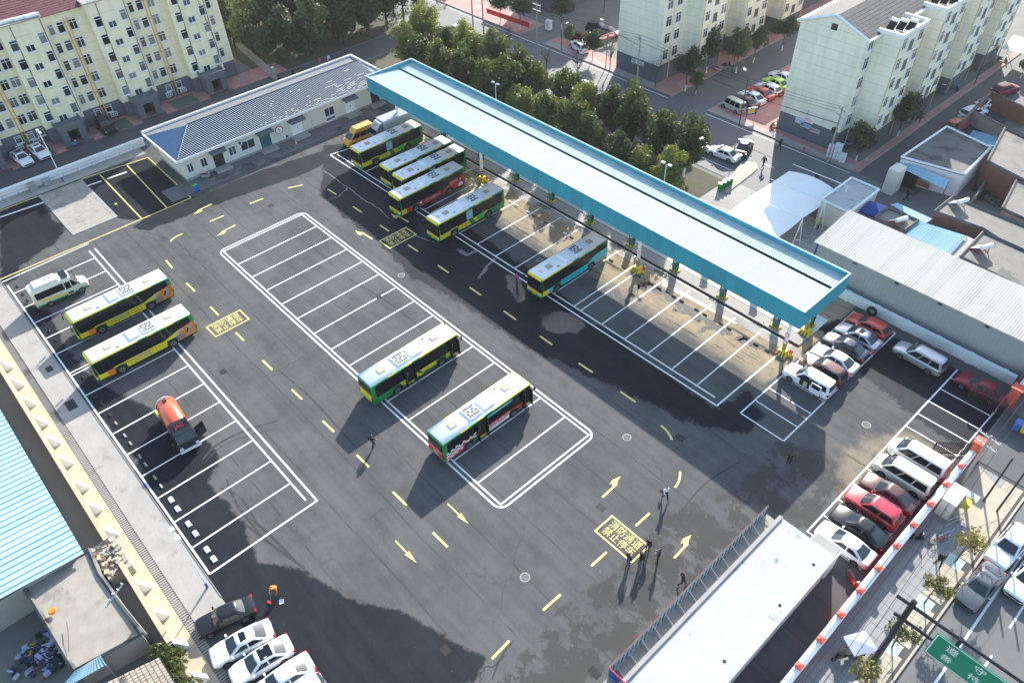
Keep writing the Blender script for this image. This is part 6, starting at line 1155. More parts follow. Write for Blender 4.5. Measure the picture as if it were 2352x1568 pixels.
bus(-77.0, 5.2, -1, liv_ads, 'yellow advert bus next to the cream minibus in the left row')
bus(-69.5, 4.3, -1, liv_ads, 'yellow advert bus nearer the red tank truck in the left row')
bus(-47.4, 33.2, 1, liv_c1, 'green bus with open doors in the middle island, upper of two')
bus(-37.3, 33.8, 1, liv_c2, 'red advert bus with checkered tail and open doors in the middle island', 'red')
# ---------------------------------------------------------------- cream minibus
mb2 = thing('minibus', 'cream and green minibus with open side door at the left row', 'bus', (-85.4, 6.6, 0), R(88))
b = MB(); st = []
for x, w, zt, zl in ((-2.95, .86, 2.3, .5), (-2.9, .95, 2.5, .4), (-2.6, 1.0, 2.6, .38), (1.0, 1.0, 2.6, .38), (1.45, .97, 2.5, .38), (2.0, .95, 1.55, .38), (2.2, .93, 1.3, .38), (2.75, .85, 1.12, .4), (2.95, .65, .9, .48)):
    half = [(w * .95, zl), (w, zl + .2), (w, .9), (w * .97, zt - .25), (w * .86, zt - .06), (w * .5, zt)]; st.append([(x, y, z) for y, z in half] + [(x, -y, z) for y, z in half[::-1]])
b.loft(st); part('body', b, 'car_cream', mb2, 35); q = MB(); q.add([(1.52, -.80, 2.42), (1.52, .80, 2.42), (2.06, .84, 1.55), (2.06, -.84, 1.55)], [(0, 3, 2, 1)]); q.v = [(a + .04, b_, c + .03) for a, b_, c in q.v]; part('windscreen', q, 'glass', mb2)
for s in (-1, 1):
    q = MB(); q.plate([(-2.6, 1.35), (1.5, 1.35), (1.9, 1.45), (1.45, 2.2), (-2.6, 2.2)], .985 if s > 0 else -1.005, .02); part('side_window', q, 'glass_dark', mb2)
    q = MB(); q.plate([(-2.85, .42), (2.85, .42), (2.8, .62), (-2.85, .62)], .985 if s > 0 else -1.012, .026); part('sill_band', q, 'green', mb2); q = MB(); q.plate([(-2.4, 1.05), (.5, .62), (.9, .62), (.9, .75), (-1.5, 1.15), (-2.4, 1.2)], .985 if s > 0 else -1.008, .022); part('swoosh', q, 'yellow', mb2)
    for x in (1.95, -1.55): wheel(mb2, x, s * .93, .36, .22, s)
    q = MB(); q.tube([(1.7, s * .95, 1.7), (2.0, s * 1.25, 1.75)], .02); q.box(1.95, 2.07, s * 1.25 - .07, s * 1.25 + .07, 1.45, 1.8); part('mirror', q, 'dark_metal', mb2)
q = MB(); q.k = 0; q.box(.45, 1.25, -1.05, -1.01, .5, 2.25); q.k = 1; q.box(.55, 1.15, -1.056, -1.05, 1.3, 2.15); q.box(.55, 1.15, -1.056, -1.05, .6, .85); part('door', q, ['car_cream', 'glass_dark'], mb2)
q = MB(); q.loft([[(-2.3, -.75, 2.58), (.4, -.75, 2.58), (.4, .75, 2.58), (-2.3, .75, 2.58)], [(-2.2, -.68, 2.82), (.1, -.68, 2.82), (.1, .68, 2.82), (-2.2, .68, 2.82)]]); ac = part('roof_unit', q, 'car_cream', mb2)
for i in range(5): part('vent', MB().box(-1.2 + .2 * i, -1.08 + .2 * i, -.45, -.37, 2.82, 2.83), 'dark_metal', ac)
for x in (-.9, -.4): part('fan', MB().cyl((x, .1, 2.82), (x, .1, 2.835), .13, None, 12), 'dark_metal', ac)
part('roof_glass', MB().box(.6, 1.35, -.8, .8, 2.585, 2.62), 'glass_dark', mb2)
# ---------------------------------------------------------------- orange van, grey box truck, red tanker
ov = car('van', 'van_orange', -90.0, 50.9, -92, 'orange high-roofed van facing out beside the grey box truck'); q = MB(); q.loft([[(-2.3, -.78, 1.98), (1.0, -.78, 1.98), (1.0, .78, 1.98), (-2.3, .78, 1.98)], [(-2.2, -.66, 2.4), (.55, -.66, 2.4), (.55, .66, 2.4), (-2.2, .66, 2.4)]]); part('high_roof', q, 'van_orange', ov, 30); part('bonnet_vent', MB().box(2.0, 2.25, -.14, .14, 1.06, 1.1), 'dark_metal', ov)
bx = thing('box_truck', 'grey box truck between the orange van and the first bus', 'truck', (-88.2, 55.2, 0), R(-92)); q = MB(); q.box(-3.2, 1.5, -1.05, 1.05, .95, 3.0); M('box_grey', (.55, .58, .62), .5, var=.1); cb = part('cargo_box', q, 'box_grey', bx)
rb_ = MB(); rb_.box(-.03, .03, -1.05, 1.05, 3.0, 3.04); pieces('box_rib', rb_, 'box_grey', [(-3.1 + .25 * i, 0, 0, 0) for i in range(19)], bx); part('chassis', MB().box(-3.2, 3.0, -.5, .5, .55, .8), 'dark_metal', bx)
q = MB(); st = []
for x, zt in ((1.65, 2.2), (2.3, 2.25), (2.7, 2.1), (3.05, 1.4), (3.15, .7)): st.append([(x, -.95, .6), (x, -1.0, 1.2), (x, -.85, zt), (x, .85, zt), (x, 1.0, 1.2), (x, .95, .6)])
q.loft(st); part('cab', q, 'car_silver', bx, 30); q = MB(); q.add([(2.76, -.8, 2.05), (2.76, .8, 2.05), (3.08, .9, 1.42), (3.08, -.9, 1.42)], [(0, 3, 2, 1)]); part('windscreen', q, 'glass_dark', bx)
q = MB(); q.loft([[(1.7, -.85, 2.2), (2.6, -.85, 2.2), (2.6, .85, 2.2), (1.7, .85, 2.2)], [(1.7, -.8, 2.85), (1.95, -.8, 2.85), (1.95, .8, 2.85), (1.7, .8, 2.85)]]); part('air_deflector', q, 'car_silver', bx); tm = text_mb('JAC', .5); q = MB(); dv = Vector((.65, 0, -.65)).normalized(); q.add([tuple(Vector((2.3, a, 2.55)) + Vector((-.707 * b * -1 * -1, 0, .707 * b)) + Vector((.03, 0, .02))) for a, b, c in tm.v], tm.f); part('lettering', q, 'red', bx)
for x in (2.4, -1.9):
    for s in (-1, 1): wheel(bx, x, s * .92, .4, .25, s)
tk = thing('tank_truck', 'red tank truck with black cab and open door parked across the left bays', 'truck', (-56.6, 7.4, 0), R(-5))
q = MB(); n = 20; rg = []
for x, r_ in ((-2.95, .55), (-2.85, .85), (-2.7, .95), (.85, .95), (.95, .9)): rg.append([(x, r_ * 1.0 * math.cos(2 * math.pi * i / n), 1.62 + r_ * .85 * math.sin(2 * math.pi * i / n)) for i in range(n)])
q.loft(rg); part('tank', q, 'tank_red', tk, 40); part('hatch', MB().cyl((-2.35, 0, 2.42), (-2.35, 0, 2.5), .22, None, 16), 'black_gap', tk); part('rear_band', MB().cyl((-2.88, 0, 1.62), (-2.82, 0, 1.62), .9, .93, 20), 'sign_white', tk)
q = MB(); q.box(-3.1, 2.9, -.45, .45, .5, .75); q.box(-2.9, .9, -.98, -.8, .55, .85); q.box(-2.9, .9, .8, .98, .55, .85); part('chassis', q, 'dark_metal', tk); part('pump', MB().box(-3.45, -3.0, -.35, .3, .6, 1.25), 'dark_metal', tk); part('hose_box', MB().box(-3.3, -2.7, -1.1, -.85, .6, .9), 'yellow_dirty', tk)
q = MB(); st = []
for x, zt in ((1.05, 2.2), (1.9, 2.25), (2.3, 2.15), (2.75, 1.45), (2.9, .7)): st.append([(x, -.95, .55), (x, -1.0, 1.2), (x, -.85, zt), (x, .85, zt), (x, 1.0, 1.2), (x, .95, .55)])
q.loft(st); part('cab', q, 'cab_black', tk, 30); q = MB(); q.add([(2.36, -.8, 2.1), (2.36, .8, 2.1), (2.78, .9, 1.46), (2.78, -.9, 1.46)], [(0, 3, 2, 1)]); part('windscreen', q, 'glass', tk)
q = MB(); q.loft([[(.95, -.9, 2.15), (1.9, -.88, 2.25), (1.9, .88, 2.25), (.95, .9, 2.15)], [(.95, -.86, 2.62), (1.25, -.8, 2.6), (1.25, .8, 2.6), (.95, .86, 2.62)]]); part('air_deflector', q, 'cab_black', tk)
tm = text_mb('JAC', .52); q = MB(); q.add([(1.60 - b * .86 * 1.0 + .02, -a * -1, 2.46 + b * .48 + .03) for a, b, c in tm.v], tm.f); q.v = [(1.60 + (-(v[0] - 1.62)) * -1, v[1], v[2]) for v in q.v]; part('lettering', q, 'red', tk)
for s in (-1, 1): part('headlight', MB().box(2.82, 2.95, s * .75 - .15, s * .75 + .15, .75, 1.0), 'lamp_clear', tk)
part('bumper', MB().box(2.85, 3.0, -.98, .98, .4, .68), 'lamp_clear', tk); q = MB(); q.k = 0; q.box(-.03, .03, 0, 1.0, 0, 1.5); q.k = 1; q.box(-.035, .035, .12, .9, .85, 1.42); part('open_door', q, ['cab_black', 'glass_dark'], tk, loc=(2.3, .98, .65), rz=R(20))
q = MB(); q.box(2.5, 2.62, -1.35, -1.15, 1.3, 1.7); q.bar((2.55, -1.2, 1.6), (2.5, -.95, 1.7), .03); part('mirror', q, 'dark_metal', tk)
for x in (2.1, -1.8):
    for s in (-1, 1): wheel(tk, x, s * .88, .4, .26, s)
# ================================================================ vegetation
def leaf_crown(seed, clumps, per, size, mat, flat=1.0, core=0.55):
    """many leaf faces in shells round clump centres: clumps = [(x, y, z, r)]"""
    g = np.random.default_rng(seed); P_, Nn = [], []
    for x, y, z, r in clumps:
        n = int(per * r * r); d = g.normal(size=(n, 3)); d /= np.linalg.norm(d, axis=1)[:, None]; rad = r * (core + (1 - core) * g.random(n) ** .5)
        rad *= 1 + .22 * np.sin(d[:, 0] * 5 + seed) * np.sin(d[:, 1] * 6) ; P_.append(np.array([x, y, z]) + d * rad[:, None] * np.array([1, 1, flat])); Nn.append(d + g.normal(scale=.55, size=(n, 3)))
    p = np.concatenate(P_); nn = np.concatenate(Nn); nn /= np.linalg.norm(nn, axis=1)[:, None]; n = len(p)
    a = np.cross(nn, g.normal(size=(n, 3))); a /= np.linalg.norm(a, axis=1)[:, None]; b = np.cross(nn, a); s = (size * (.6 + .8 * g.random(n)))[:, None]
    v = np.stack([p - a * s, p - b * s * .45 + nn * s * .1, p + a * s, p + b * s * .45 + nn * s * .1], 1).reshape(-1, 3)
    me = bpy.data.meshes.new('crown'); me.vertices.add(n * 4); me.vertices.foreach_set('co', v.ravel()); me.loops.add(n * 4); me.loops.foreach_set('vertex_index', np.arange(n * 4, dtype=np.int32)); me.polygons.add(n); me.polygons.foreach_set('loop_start', np.arange(0, n * 4, 4, dtype=np.int32)); me.update(calc_edges=True); me.validate()
    me.materials.append(MATS[mat]); return me
def trunk_mesh(seed, h, r, limbs, reach, white=0.0, top=.95):
    g = random.Random(seed); q = MB(); pts = [Vector((0, 0, -.05))]
    for i in range(1, 5): pts.append(Vector((g.uniform(-.08, .08) * h * .15, g.uniform(-.08, .08) * h * .15, h * top * i / 4)))
    for i in range(4): q.k = 1 if (white and pts[i + 1].z <= white + h * .12 and i == 0) else 0; q.cyl(pts[i], pts[i + 1], r * (1 - .2 * i), r * (1 - .2 * (i + 1)), 7, False)
    q.k = 0
    for i in range(limbs):
        k = g.randint(1, 3); a = g.uniform(0, 6.28); b = pts[k].lerp(pts[min(k + 1, 4)], g.random()); e = b + Vector((math.cos(a) * reach, math.sin(a) * reach, reach * g.uniform(.4, 1.1))); m_ = b.lerp(e, .5) + Vector((0, 0, -.08 * reach)); q.cyl(b, m_, r * .45, r * .3, 5, False); q.cyl(m_, e, r * .3, r * .1, 5, False)
    return q.mesh('trunk', ['bark', 'lime_wash'], 60)
def clumps_round(seed, n, rx, rz, cz, r0, r1, taper=0.0):
    g = random.Random(seed); out = []
    for i in range(n):
        th = g.uniform(0, 6.28); u = g.uniform(-1, 1); k = g.random() ** .4; zz = u; w = math.sqrt(max(0, 1 - zz * zz)) * (1 - taper * max(zz, 0)); out.append((rx * .78 * k * w * math.cos(th), rx * .78 * k * w * math.sin(th), cz + rz * .8 * zz * k, g.uniform(r0, r1) * (1 - .25 * max(zz, 0))))
    return out
TR = {}
for i in range(5): TR['camphor', i] = (trunk_mesh(i, 5.2, .16, 7, 1.6, .9), leaf_crown(10 + i, clumps_round(20 + i, 30, 2.4, 3.4, 4.7, .6, 1.1, .4), 330, .165, 'leaf_camphor'))
for i in range(4): TR['wood', i] = (trunk_mesh(30 + i, 7.5, .18, 6, 1.6), leaf_crown(40 + i, clumps_round(50 + i, 30, 2.3 + .4 * (i % 2), 4.4, 5.6, .7, 1.2, .5), 210, .2, 'leaf_dark'))
for i in range(3): TR['street', i] = (trunk_mesh(60 + i, 3.0, .075, 6, .8), leaf_crown(70 + i, clumps_round(80 + i, 13, 1.25, .85, 3.15, .28, .55), 330, .12, 'leaf_street', core=.3))
for i in range(2): TR['round', i] = (trunk_mesh(90 + i, 4.0, .10, 6, 1.2, 1.0), leaf_crown(95 + i, clumps_round(99 + i, 22, 2.0, 2.0, 4.3, .6, 1.0), 190, .19, 'leaf_dark'))
def bare(seed):
    g = random.Random(seed); q = MB(); q.cyl((0, 0, 0), (.05, 0, 2.2), .07, .05, 6)
    for i in range(16):
        a = g.uniform(0, 6.28); z = g.uniform(1.2, 2.8); r = g.uniform(.5, 1.1); e = Vector((math.cos(a) * r, math.sin(a) * r, z + g.uniform(.6, 1.6))); q.cyl((.03, 0, z - .3 if z > 1.5 else z), e, .028, .01, 5)
        for k in range(3): b = Vector((.03, 0, z)).lerp(e, g.uniform(.4, .9)); q.cyl(b, b + Vector((g.uniform(-.4, .4), g.uniform(-.4, .4), g.uniform(.1, .5))), .012, .006, 4)
    return q.mesh('trunk', 'bark')
TR['bare', 0] = (bare(1), leaf_crown(111, [(0, 0, 3.2, .9), (.4, .3, 2.6, .6), (-.4, -.2, 2.9, .6)], 45, .09, 'leaf_dark', core=.1)); TR['bare', 1] = (bare(2), leaf_crown(112, [(0, 0, 3.3, .7)], 25, .08, 'leaf_dark', core=.1))
def tree(kind, v, x, y, sc, label, group=None, name='tree', z=0.0, rz=None, sz=None):
    t = thing(name, label, 'tree', (x, y, z), random.uniform(0, 6.28) if rz is None else rz, group); t.scale = (sc, sc * random.uniform(.9, 1.1), sz or sc * random.uniform(.84, 1.16)); O('trunk', TR[kind, v][0], t); O('crown', TR[kind, v][1], t); return t
i = 0
for r_, (yy, x0, n_) in enumerate(((69.4, -102.5, 13), (75.4, -105, 13))):
    for k in range(n_):
        x = x0 + 4.55 * k + random.uniform(-.7, .7); y = yy + random.uniform(-.8, .8); x = min(x, -47.6)
        tree('camphor', (k * 2 + r_) % 5, x, y, random.uniform(.98, 1.2), f'bushy camphor tree, {ORD[k]} from the left in the {"near" if r_ == 0 else "far"} line behind the canopy', 'camphor trees behind the canopy', 'camphor_tree')
WO = lambda i: ORD[i] if i < 30 else ['thirty-first', 'thirty-second', 'thirty-third', 'thirty-fourth', 'thirty-fifth', 'thirty-sixth'][i - 30]
WP = [(509, 60), (540, 88), (560, 40), (585, 108), (600, 60), (622, 128), (640, 80), (655, 40), (665, 112), (690, 62), (700, 120), (712, 92), (730, 40), (742, 105), (770, 66), (785, 125), (800, 90), (815, 46), (835, 100), (850, 62), (870, 112), (885, 76), (905, 50), (915, 92), (938, 66), (950, 40), (970, 22), (905, 18), (860, 20), (820, 8), (770, 15), (720, 5), (660, 5), (610, 15), (575, 5), (530, 20)]
for i, (px, py) in enumerate(sorted(WP)):
    x, y, _ = P(px, py + 22); s = random.uniform(.95, 1.4) * (.55 if py > 118 else 1)
    if x > -120.5 and y < 90: x = -120.8
    tree('wood', i % 4, x, y, s, f'dark evergreen tree in the wood beside the left block, {WO(i)} from the left', 'trees of the wood', 'evergreen_tree')
for i, (px, py, k_, v_, s_, lab) in enumerate((
    (1361, 140, 'round', 0, .95, 'round tree on the pink pavement beside the white SUV'), (1309, 112, 'round', 1, .62, 'small round tree by the kerb left of the white SUV'), (1573, 210, 'round', 1, 1.05, 'dark round tree at the street corner of block 2'), (1598, 216, 'round', 0, .6, 'small tree with whitewashed trunk at the corner of block 2'),
    (1622, 170, 'round', 0, 1.15, 'tree in front of the side wall of block 2, nearer one'), (1690, 168, 'round', 1, 1.1, 'tall tree beside block 2 farther up the side street'), (1730, 145, 'round', 0, .95, 'slim tree beside the side street left of block 1'), (1795, 117, 'round', 1, 1.0, 'tree at left of block 1 gable end'),
    (2060, 315, 'round', 0, 1.25, 'large dark tree with whitewashed trunk by the alley kerb'), (1966, 370, 'round', 1, 1.0, 'dark tree with white trunk at the corner of block 1'), (2343, 180, 'round', 0, .6, 'small tree at the right edge beside the alley'), (1195, 70, 'round', 1, 1.05, 'street tree left of the red banner across the street'), (1150, 55, 'round', 0, 1.0, 'street tree behind the red banner'), (1290, 68, 'round', 0, 1.15, 'street tree right of the white cabinet beyond the street'), (1240, 25, 'round', 1, 1.1, 'tree at the top edge beyond the banner'))):
    x, y, _ = P(px, py); tree(k_, v_, x, y, s_, lab, None, 'pavement_tree')
for i, (px, py, v_, lab) in enumerate(((1167, 130, 0, 'thin leafy sapling by the street left of the leaning pole'), (1255, 170, 1, 'thin sapling beside the camphor trees near the street'), (1326, 195, 1, 'bare sapling near the blue van'), (1437, 250, 0, 'bare sapling left of the striped concrete pole'), (1543, 310, 1, 'leafless tree beside the parked white cars'), (1400, 164, 0, 'bare tree in square pit in front of block 2'), (1460, 190, 1, 'bare tree in front of block 2, second pit'), (1504, 204, 0, 'bare tree in front of block 2, third pit'))):
    x, y, _ = P(px, py); tree('bare', v_, x, y, 1.25, lab, None, 'bare_tree')
for i, (y, lab) in enumerate(((46.3, 'small pavement tree nearest the white SUV on the road'), (41.2, 'small pavement tree between the walker and the sign pole'), (36.3, 'small pavement tree beside the black sign pole'), (31.6, 'small pavement tree at the bottom edge by the tricycle'))):
    t = tree('street', i % 3, -.55, y, 1.0, lab, None, 'pavement_tree', .1); g = MB(); g.k = 0; g.box(-.62, .62, -.62, .62, 0, .02); g.k = 1
    pit = solid('tree_grate', MB().box(-.6, .6, -.6, .6, 0, .032), 'mint_floor', 'pale green tree grate round the ' + lab, 'grate', 'tree grates', loc=(-.55, y, .085))
    for k in range(10): a = k * .628; q = MB(); q.bar((math.cos(a) * .22, math.sin(a) * .22, .034), (math.cos(a) * .55, math.sin(a) * .55, .034), .03); part('grate_rib', q, 'teal_sheet', pit)
# shrubs, hedge and grass
hd = thing('hedge', 'yellow-green creeper hedge on the yard wall beside the old tiled roof', 'hedge', (-34, -2.9, 0)); O('foliage', leaf_crown(130, [(random.uniform(-3.0, 4), random.uniform(-.5, .5), random.uniform(.5, 1.7), random.uniform(.4, .75)) for _ in range(40)], 300, .12, 'leaf_street', core=.3), hd)
x, y, _ = P(2290, 450); gy_ = O('grass', leaf_crown(131, [(random.uniform(-3.2, 3), random.uniform(-2, 2.5), .0, random.uniform(.4, .8)) for _ in range(60)], 140, .14, 'leaf_grass', .3), None, (x, y, .0), kind='stuff'); gy_['label'] = 'grass in the small yard beside the flat-roofed house'
uw = O('undergrowth', leaf_crown(132, [(random.uniform(-108, -49), random.uniform(66.5, 78.6), .1, random.uniform(.5, .9)) for _ in range(260)] + [(random.uniform(-175, -121), random.uniform(54, 100), .1, random.uniform(.6, 1.3)) for _ in range(330)], 46, .2, 'leaf_dark', .5), kind='stuff'); uw['label'] = 'low undergrowth beneath the tree row and in the wood'
x, y, _ = P(1918, 508); pl2 = thing('potted_shrubs', 'untidy potted shrubs against the guard house wall', 'plant', (x, y, 0)); O('foliage', leaf_crown(133, [(random.uniform(-1.2, 1.2), random.uniform(-.5, .5), random.uniform(.5, 1.3), .35) for _ in range(12)], 240, .12, 'leaf_dark', core=.2), pl2)
for k in range(4): part('pot', MB().cyl((-1.1 + .7 * k, 0, 0), (-1.1 + .7 * k, 0, .35), .16, .22, 10), 'brick_red', pl2)
# ================================================================ people
for n_, c_ in (('cloth_black', (.014, .015, .018)), ('cloth_navy', (.02, .03, .06)), ('cloth_jeans', (.05, .08, .14)), ('cloth_white', (.72, .72, .74)), ('cloth_orange', (.80, .18, .03)), ('cloth_pink', (.50, .06, .22)), ('cloth_olive', (.06, .06, .035)), ('cloth_red', (.55, .03, .08)), ('skin', (.45, .28, .20)), ('hair', (.012, .011, .010)), ('cap_orange', (.85, .35, .03)), ('cap_red', (.6, .03, .03)), ('cloth_lime', (.35, .6, .05)), ('cloth_grey', (.2, .2, .22))): M(n_, c_, .8, var=.15, sc=6)
def person(pose, x, y, deg, label, coat='cloth_black', legs='cloth_black', hair='hair', sc=1.06, z=0.0, shoes='cloth_black'):
    q = FIG[pose]; me = q.mesh('person', [coat, legs, 'skin', hair, shoes], 60); o = O('person', me, None, (x, y, z), R(deg)); o.scale = (sc, sc, sc); return tag(o, label, 'person')
def pp(px, py): return P(px, py)[:2]
person('walk', *pp(858, 1027), 100, 'person in black walking behind the green bus, alone on the asphalt')
person('walk', *pp(1527, 1146), -20, 'person in white top and dark trousers carrying a bag near the yellow arrow', 'cloth_white', 'cloth_black')
b = MB(); b.loft([[(-.16, -.05, 0), (.16, -.05, 0), (.16, .05, 0), (-.16, .05, 0)], [(-.12, -.04, .28), (.12, -.04, .28), (.12, .04, .28), (-.12, .04, .28)]]); b.tube([(-.08, 0, .28), (0, 0, .45), (.08, 0, .28)], .012); x, y = pp(1521, 1137); solid('hand_bag', b, 'cloth_black', 'black bag carried by the person in white', 'bag', loc=(x - .05, y - .05, .42))
person('stand', *pp(1442, 1297), 80, 'person in black jacket and jeans at the corner of the lettered box', 'cloth_black', 'cloth_jeans')
person('phone', *pp(1471, 1292), 250, 'person in black raising a hand, second from left in the group of four')
person('phone', *pp(1487, 1263), 265, 'person in black shading the face, farthest back in the group of four', 'cloth_black', 'cloth_navy')
person('talk', *pp(1511, 1288), 200, 'person in black standing sideways, rightmost in the group of four', 'cloth_navy')
person('walk', *pp(1565, 1343), 40, 'person in black striding beside the blue fascia sign')
person('stand', *pp(1810, 1065), 120, 'person in dark olive coat standing in the shade beyond the empty bays', 'cloth_olive')
sw = person('sweep', *pp(640, 1363), -60, 'sweeper in orange vest and cap bending over the wet asphalt', 'cloth_orange', 'cloth_black', 'cap_orange')
x, y = pp(640, 1363); b = MB(); b.k = 0; b.cyl((0, 0, .95), (.45, 0, .06), .014, None, 6); b.k = 1; b.box(.38, .55, -.2, .2, 0, .09); solid('broom', b, ['steel', 'red'], 'broom with red head held by the orange sweeper', 'broom', loc=(x + .1, y - .45, 0), rz=R(-80))
b = MB(); b.k = 0; b.cyl((0, 0, .85), (.18, 0, .1), .014, None, 6); b.k = 1; b.add([(.1, -.16, .02), (.42, -.18, .02), (.42, .18, .02), (.1, .16, .02), (.1, -.16, .16), (.42, -.18, .05), (.42, .18, .05), (.1, .16, .16)], [(3, 2, 1, 0), (0, 1, 5, 4), (2, 3, 7, 6), (3, 0, 4, 7)]); solid('dustpan', b, ['steel', 'tent_white'], 'pale long-handled dustpan held by the orange sweeper', 'dustpan', loc=(x + .55, y - .05, 0), rz=R(-30))
person('stand', *pp(1188, 656), -100, 'person in pink patterned coat and red hat beside the turquoise bus', 'cloth_pink', 'cloth_black', 'cap_red')
person('walk', *pp(737, 154), 200, 'walker in red coat on the path by the wood', 'cloth_red', 'cloth_grey'); person('stand', *pp(758, 150), 20, 'walker in pale jacket behind the red-coated walker', 'cloth_white', 'cloth_navy')
person('walk', *pp(1752, 385), -100, 'person in black walking on the lit street near the black sedan'); person('walk', *pp(1789, 345), 150, 'person in black walking past the corner of block 1')
person('stand', *pp(1871, 425), 60, 'person in black standing beyond the membrane shelter masts'); person('stand', *pp(1878, 527), 200, 'gardener in black and lime vest by the guard house plants', 'cloth_lime', 'cloth_black', 'cap_red')
person('walk', *pp(2079, 462), 30, 'person in dark clothes walking in front of the shop house'); person('walk', *pp(2152, 1298), -60, 'person in black coat walking on the slab pavement by the first tree')
person('talk', *pp(1003, 277), 250, 'worker in dark red clothes beside the grey box truck', 'cloth_red', 'cloth_navy'); person('stand', *pp(355, 195) if 0 else pp(676, 182), 90, 'person in black at the lane end behind the station house')
# ---------------------------------------------------------------- two-wheelers
def scooter(name, label, x, y, deg, col, z=0.0):
    t = thing(name, label, 'scooter', (x, y, z), R(deg))
    for xx in (.62, -.58): wheel(t, xx, 0, .23, .1, 1)
    q = MB(); q.loft([[(-.75, -.1, .5), (-.75, .1, .5), (-.75, .08, .7), (-.75, -.08, .7)], [(-.3, -.17, .3), (-.3, .17, .3), (-.3, .14, .72), (-.3, -.14, .72)], [(.05, -.16, .28), (.05, .16, .28), (.05, .14, .42), (.05, -.14, .42)], [(.35, -.16, .28), (.35, .16, .28), (.35, .14, .4), (.35, -.14, .4)], [(.5, -.16, .35), (.5, .16, .35), (.42, .15, .95), (.42, -.15, .95)], [(.6, -.08, .45), (.6, .08, .45), (.5, .08, .98), (.5, -.08, .98)]]); part('body', q, col, t, 40)
    part('seat', MB().loft([[(-.7, -.11, .7), (-.7, .11, .7), (-.7, .09, .8), (-.7, -.09, .8)], [(.0, -.13, .68), (.0, .13, .68), (.0, .1, .76), (.0, -.1, .76)]]), 'cloth_black', t); q = MB(); q.tube([(.45, -.33, 1.05), (.5, 0, 1.0), (.45, .33, 1.05)], .018); q.tube([(.5, 0, 1.0), (.62, 0, .25)], .025); part('handlebar', q, 'dark_metal', t); part('headlight', MB().box(.5, .58, -.08, .08, .85, .98), 'lamp_clear', t)
    for s in (-1, 1): q = MB(); q.cyl((.46, s * .28, 1.05), (.43, s * .3, 1.22), .01, None, 5); q.cyl((.42, s * .3, 1.22), (.44, s * .3, 1.22), .05, None, 8); part('mirror', q, 'dark_metal', t)
    return t
x, y = pp(1620, 307); scooter('scooter', 'pale scooter being ridden along the street', x, y, -20, 'car_silver'); person('ride', x, y, -20, 'rider in black on the pale scooter in the street', 'cloth_black', 'cloth_black')
for px, py, d_, c_, lab in ((475, 410, 60, 'car_silver', 'pale scooter parked at the station house corner'), (172, 335, 30, 'car_blue', 'blue scooter outside the left block porch'), (2096, 1238, 40, 'cab_black', 'black motorcycle against the outer face of the red wall'), (1956, 1338, -30, 'car_red', 'red motorcycle inside the red wall by the lean-to'),
    (1932, 340, 20, 'cab_black', 'dark scooter under the tree at block 1 corner, nearest the cabinets'), (1945, 335, 35, 'car_silver', 'grey scooter under the tree at block 1 corner'), (1778, 292, 70, 'car_silver', 'pale motorcycle left of the block 1 gable'), (1797, 223, 80, 'car_red', 'red motorcycle left of block 1 near the parked cars'), (2165, 205, 40, 'car_blue', 'blue scooter by the second bay of block 1'), (2187, 208, 20, 'cab_black', 'dark scooter beside the blue one at block 1'), (2300, 142, 30, 'car_grey', 'scooter high up on the pink court right of block 1'), (1650, 165, 30, 'car_silver', 'pale scooter under the tree beside block 2'), (1668, 155, 60, 'cab_black', 'dark scooter under the tree beside block 2')):
    x, y = pp(px, py); scooter('scooter', lab, x, y, d_, c_)
def bicycle(px, py, deg, label, col):
    x, y = pp(px, py); t = thing('bicycle', label, 'bicycle', (x, y, .1 if x > -4.4 else 0), R(deg))
    for xx in (.5, -.5):
        q = MB(); ring = [(xx + .32 * math.cos(a * .393), 0, .32 + .32 * math.sin(a * .393)) for a in range(17)]; q.tube(ring, .022, 5)
        for k in range(6): q.cyl((xx, 0, .32), ring[k * 2 + 1], .005, None, 3)
        part('wheel', q, 'rubber', t)
    q = MB(); q.tube([(-.5, 0, .32), (-.1, 0, .32), (.4, 0, .8), (-.18, 0, .75), (-.5, 0, .32)], .02); q.tube([(-.1, 0, .32), (-.2, 0, .9)], .02); q.tube([(.4, 0, .8), (.5, 0, .32)], .02); q.tube([(.4, 0, .8), (.36, 0, 1.0)], .02); part('frame', q, col, t); part('saddle', MB().box(-.32, -.08, -.07, .07, .9, .95), 'cloth_black', t); q = MB(); q.tube([(.3, -.26, 1.02), (.38, 0, 1.0), (.3, .26, 1.02)], .015); part('handlebar', q, 'dark_metal', t)
bicycle(2150, 1248, 55, 'small red and white bicycle on the slab pavement', 'car_red'); bicycle(1780, 300, 75, 'orange bicycle at the left corner of block 1', 'orange'); bicycle(2300, 1262, 60, 'bicycle leaning by the kerb near the white SUV', 'dark_metal')
# cargo tricycle with canopy
x, y = pp(1942, 1508); tc = thing('cargo_tricycle', 'black cargo tricycle under a pale blue cloth roof on the pavement', 'tricycle', (x, y, .1), R(-118))
for a in ((1.0, 0), (-.7, .42), (-.7, -.42)): wheel(tc, *a, .25, .1, 1)
part('cargo_bed', MB().box(-1.1, -.1, -.45, .45, .4, .75), 'dark_metal', tc); q = MB(); q.loft([[(-.1, -.2, .4), (-.1, .2, .4), (-.1, .2, .7), (-.1, -.2, .7)], [(.7, -.16, .35), (.7, .16, .35), (.65, .14, 1.0), (.65, -.14, 1.0)], [(1.0, -.1, .45), (1.0, .1, .45), (.85, .1, .95), (.85, -.1, .95)]]); part('body', q, 'cab_black', tc, 40); part('seat', MB().box(-.15, .25, -.25, .25, .72, .85), 'cloth_black', tc)
q = MB(); q.tube([(.7, -.36, 1.12), (.75, 0, 1.05), (.7, .36, 1.12)], .02); part('handlebar', q, 'dark_metal', tc)
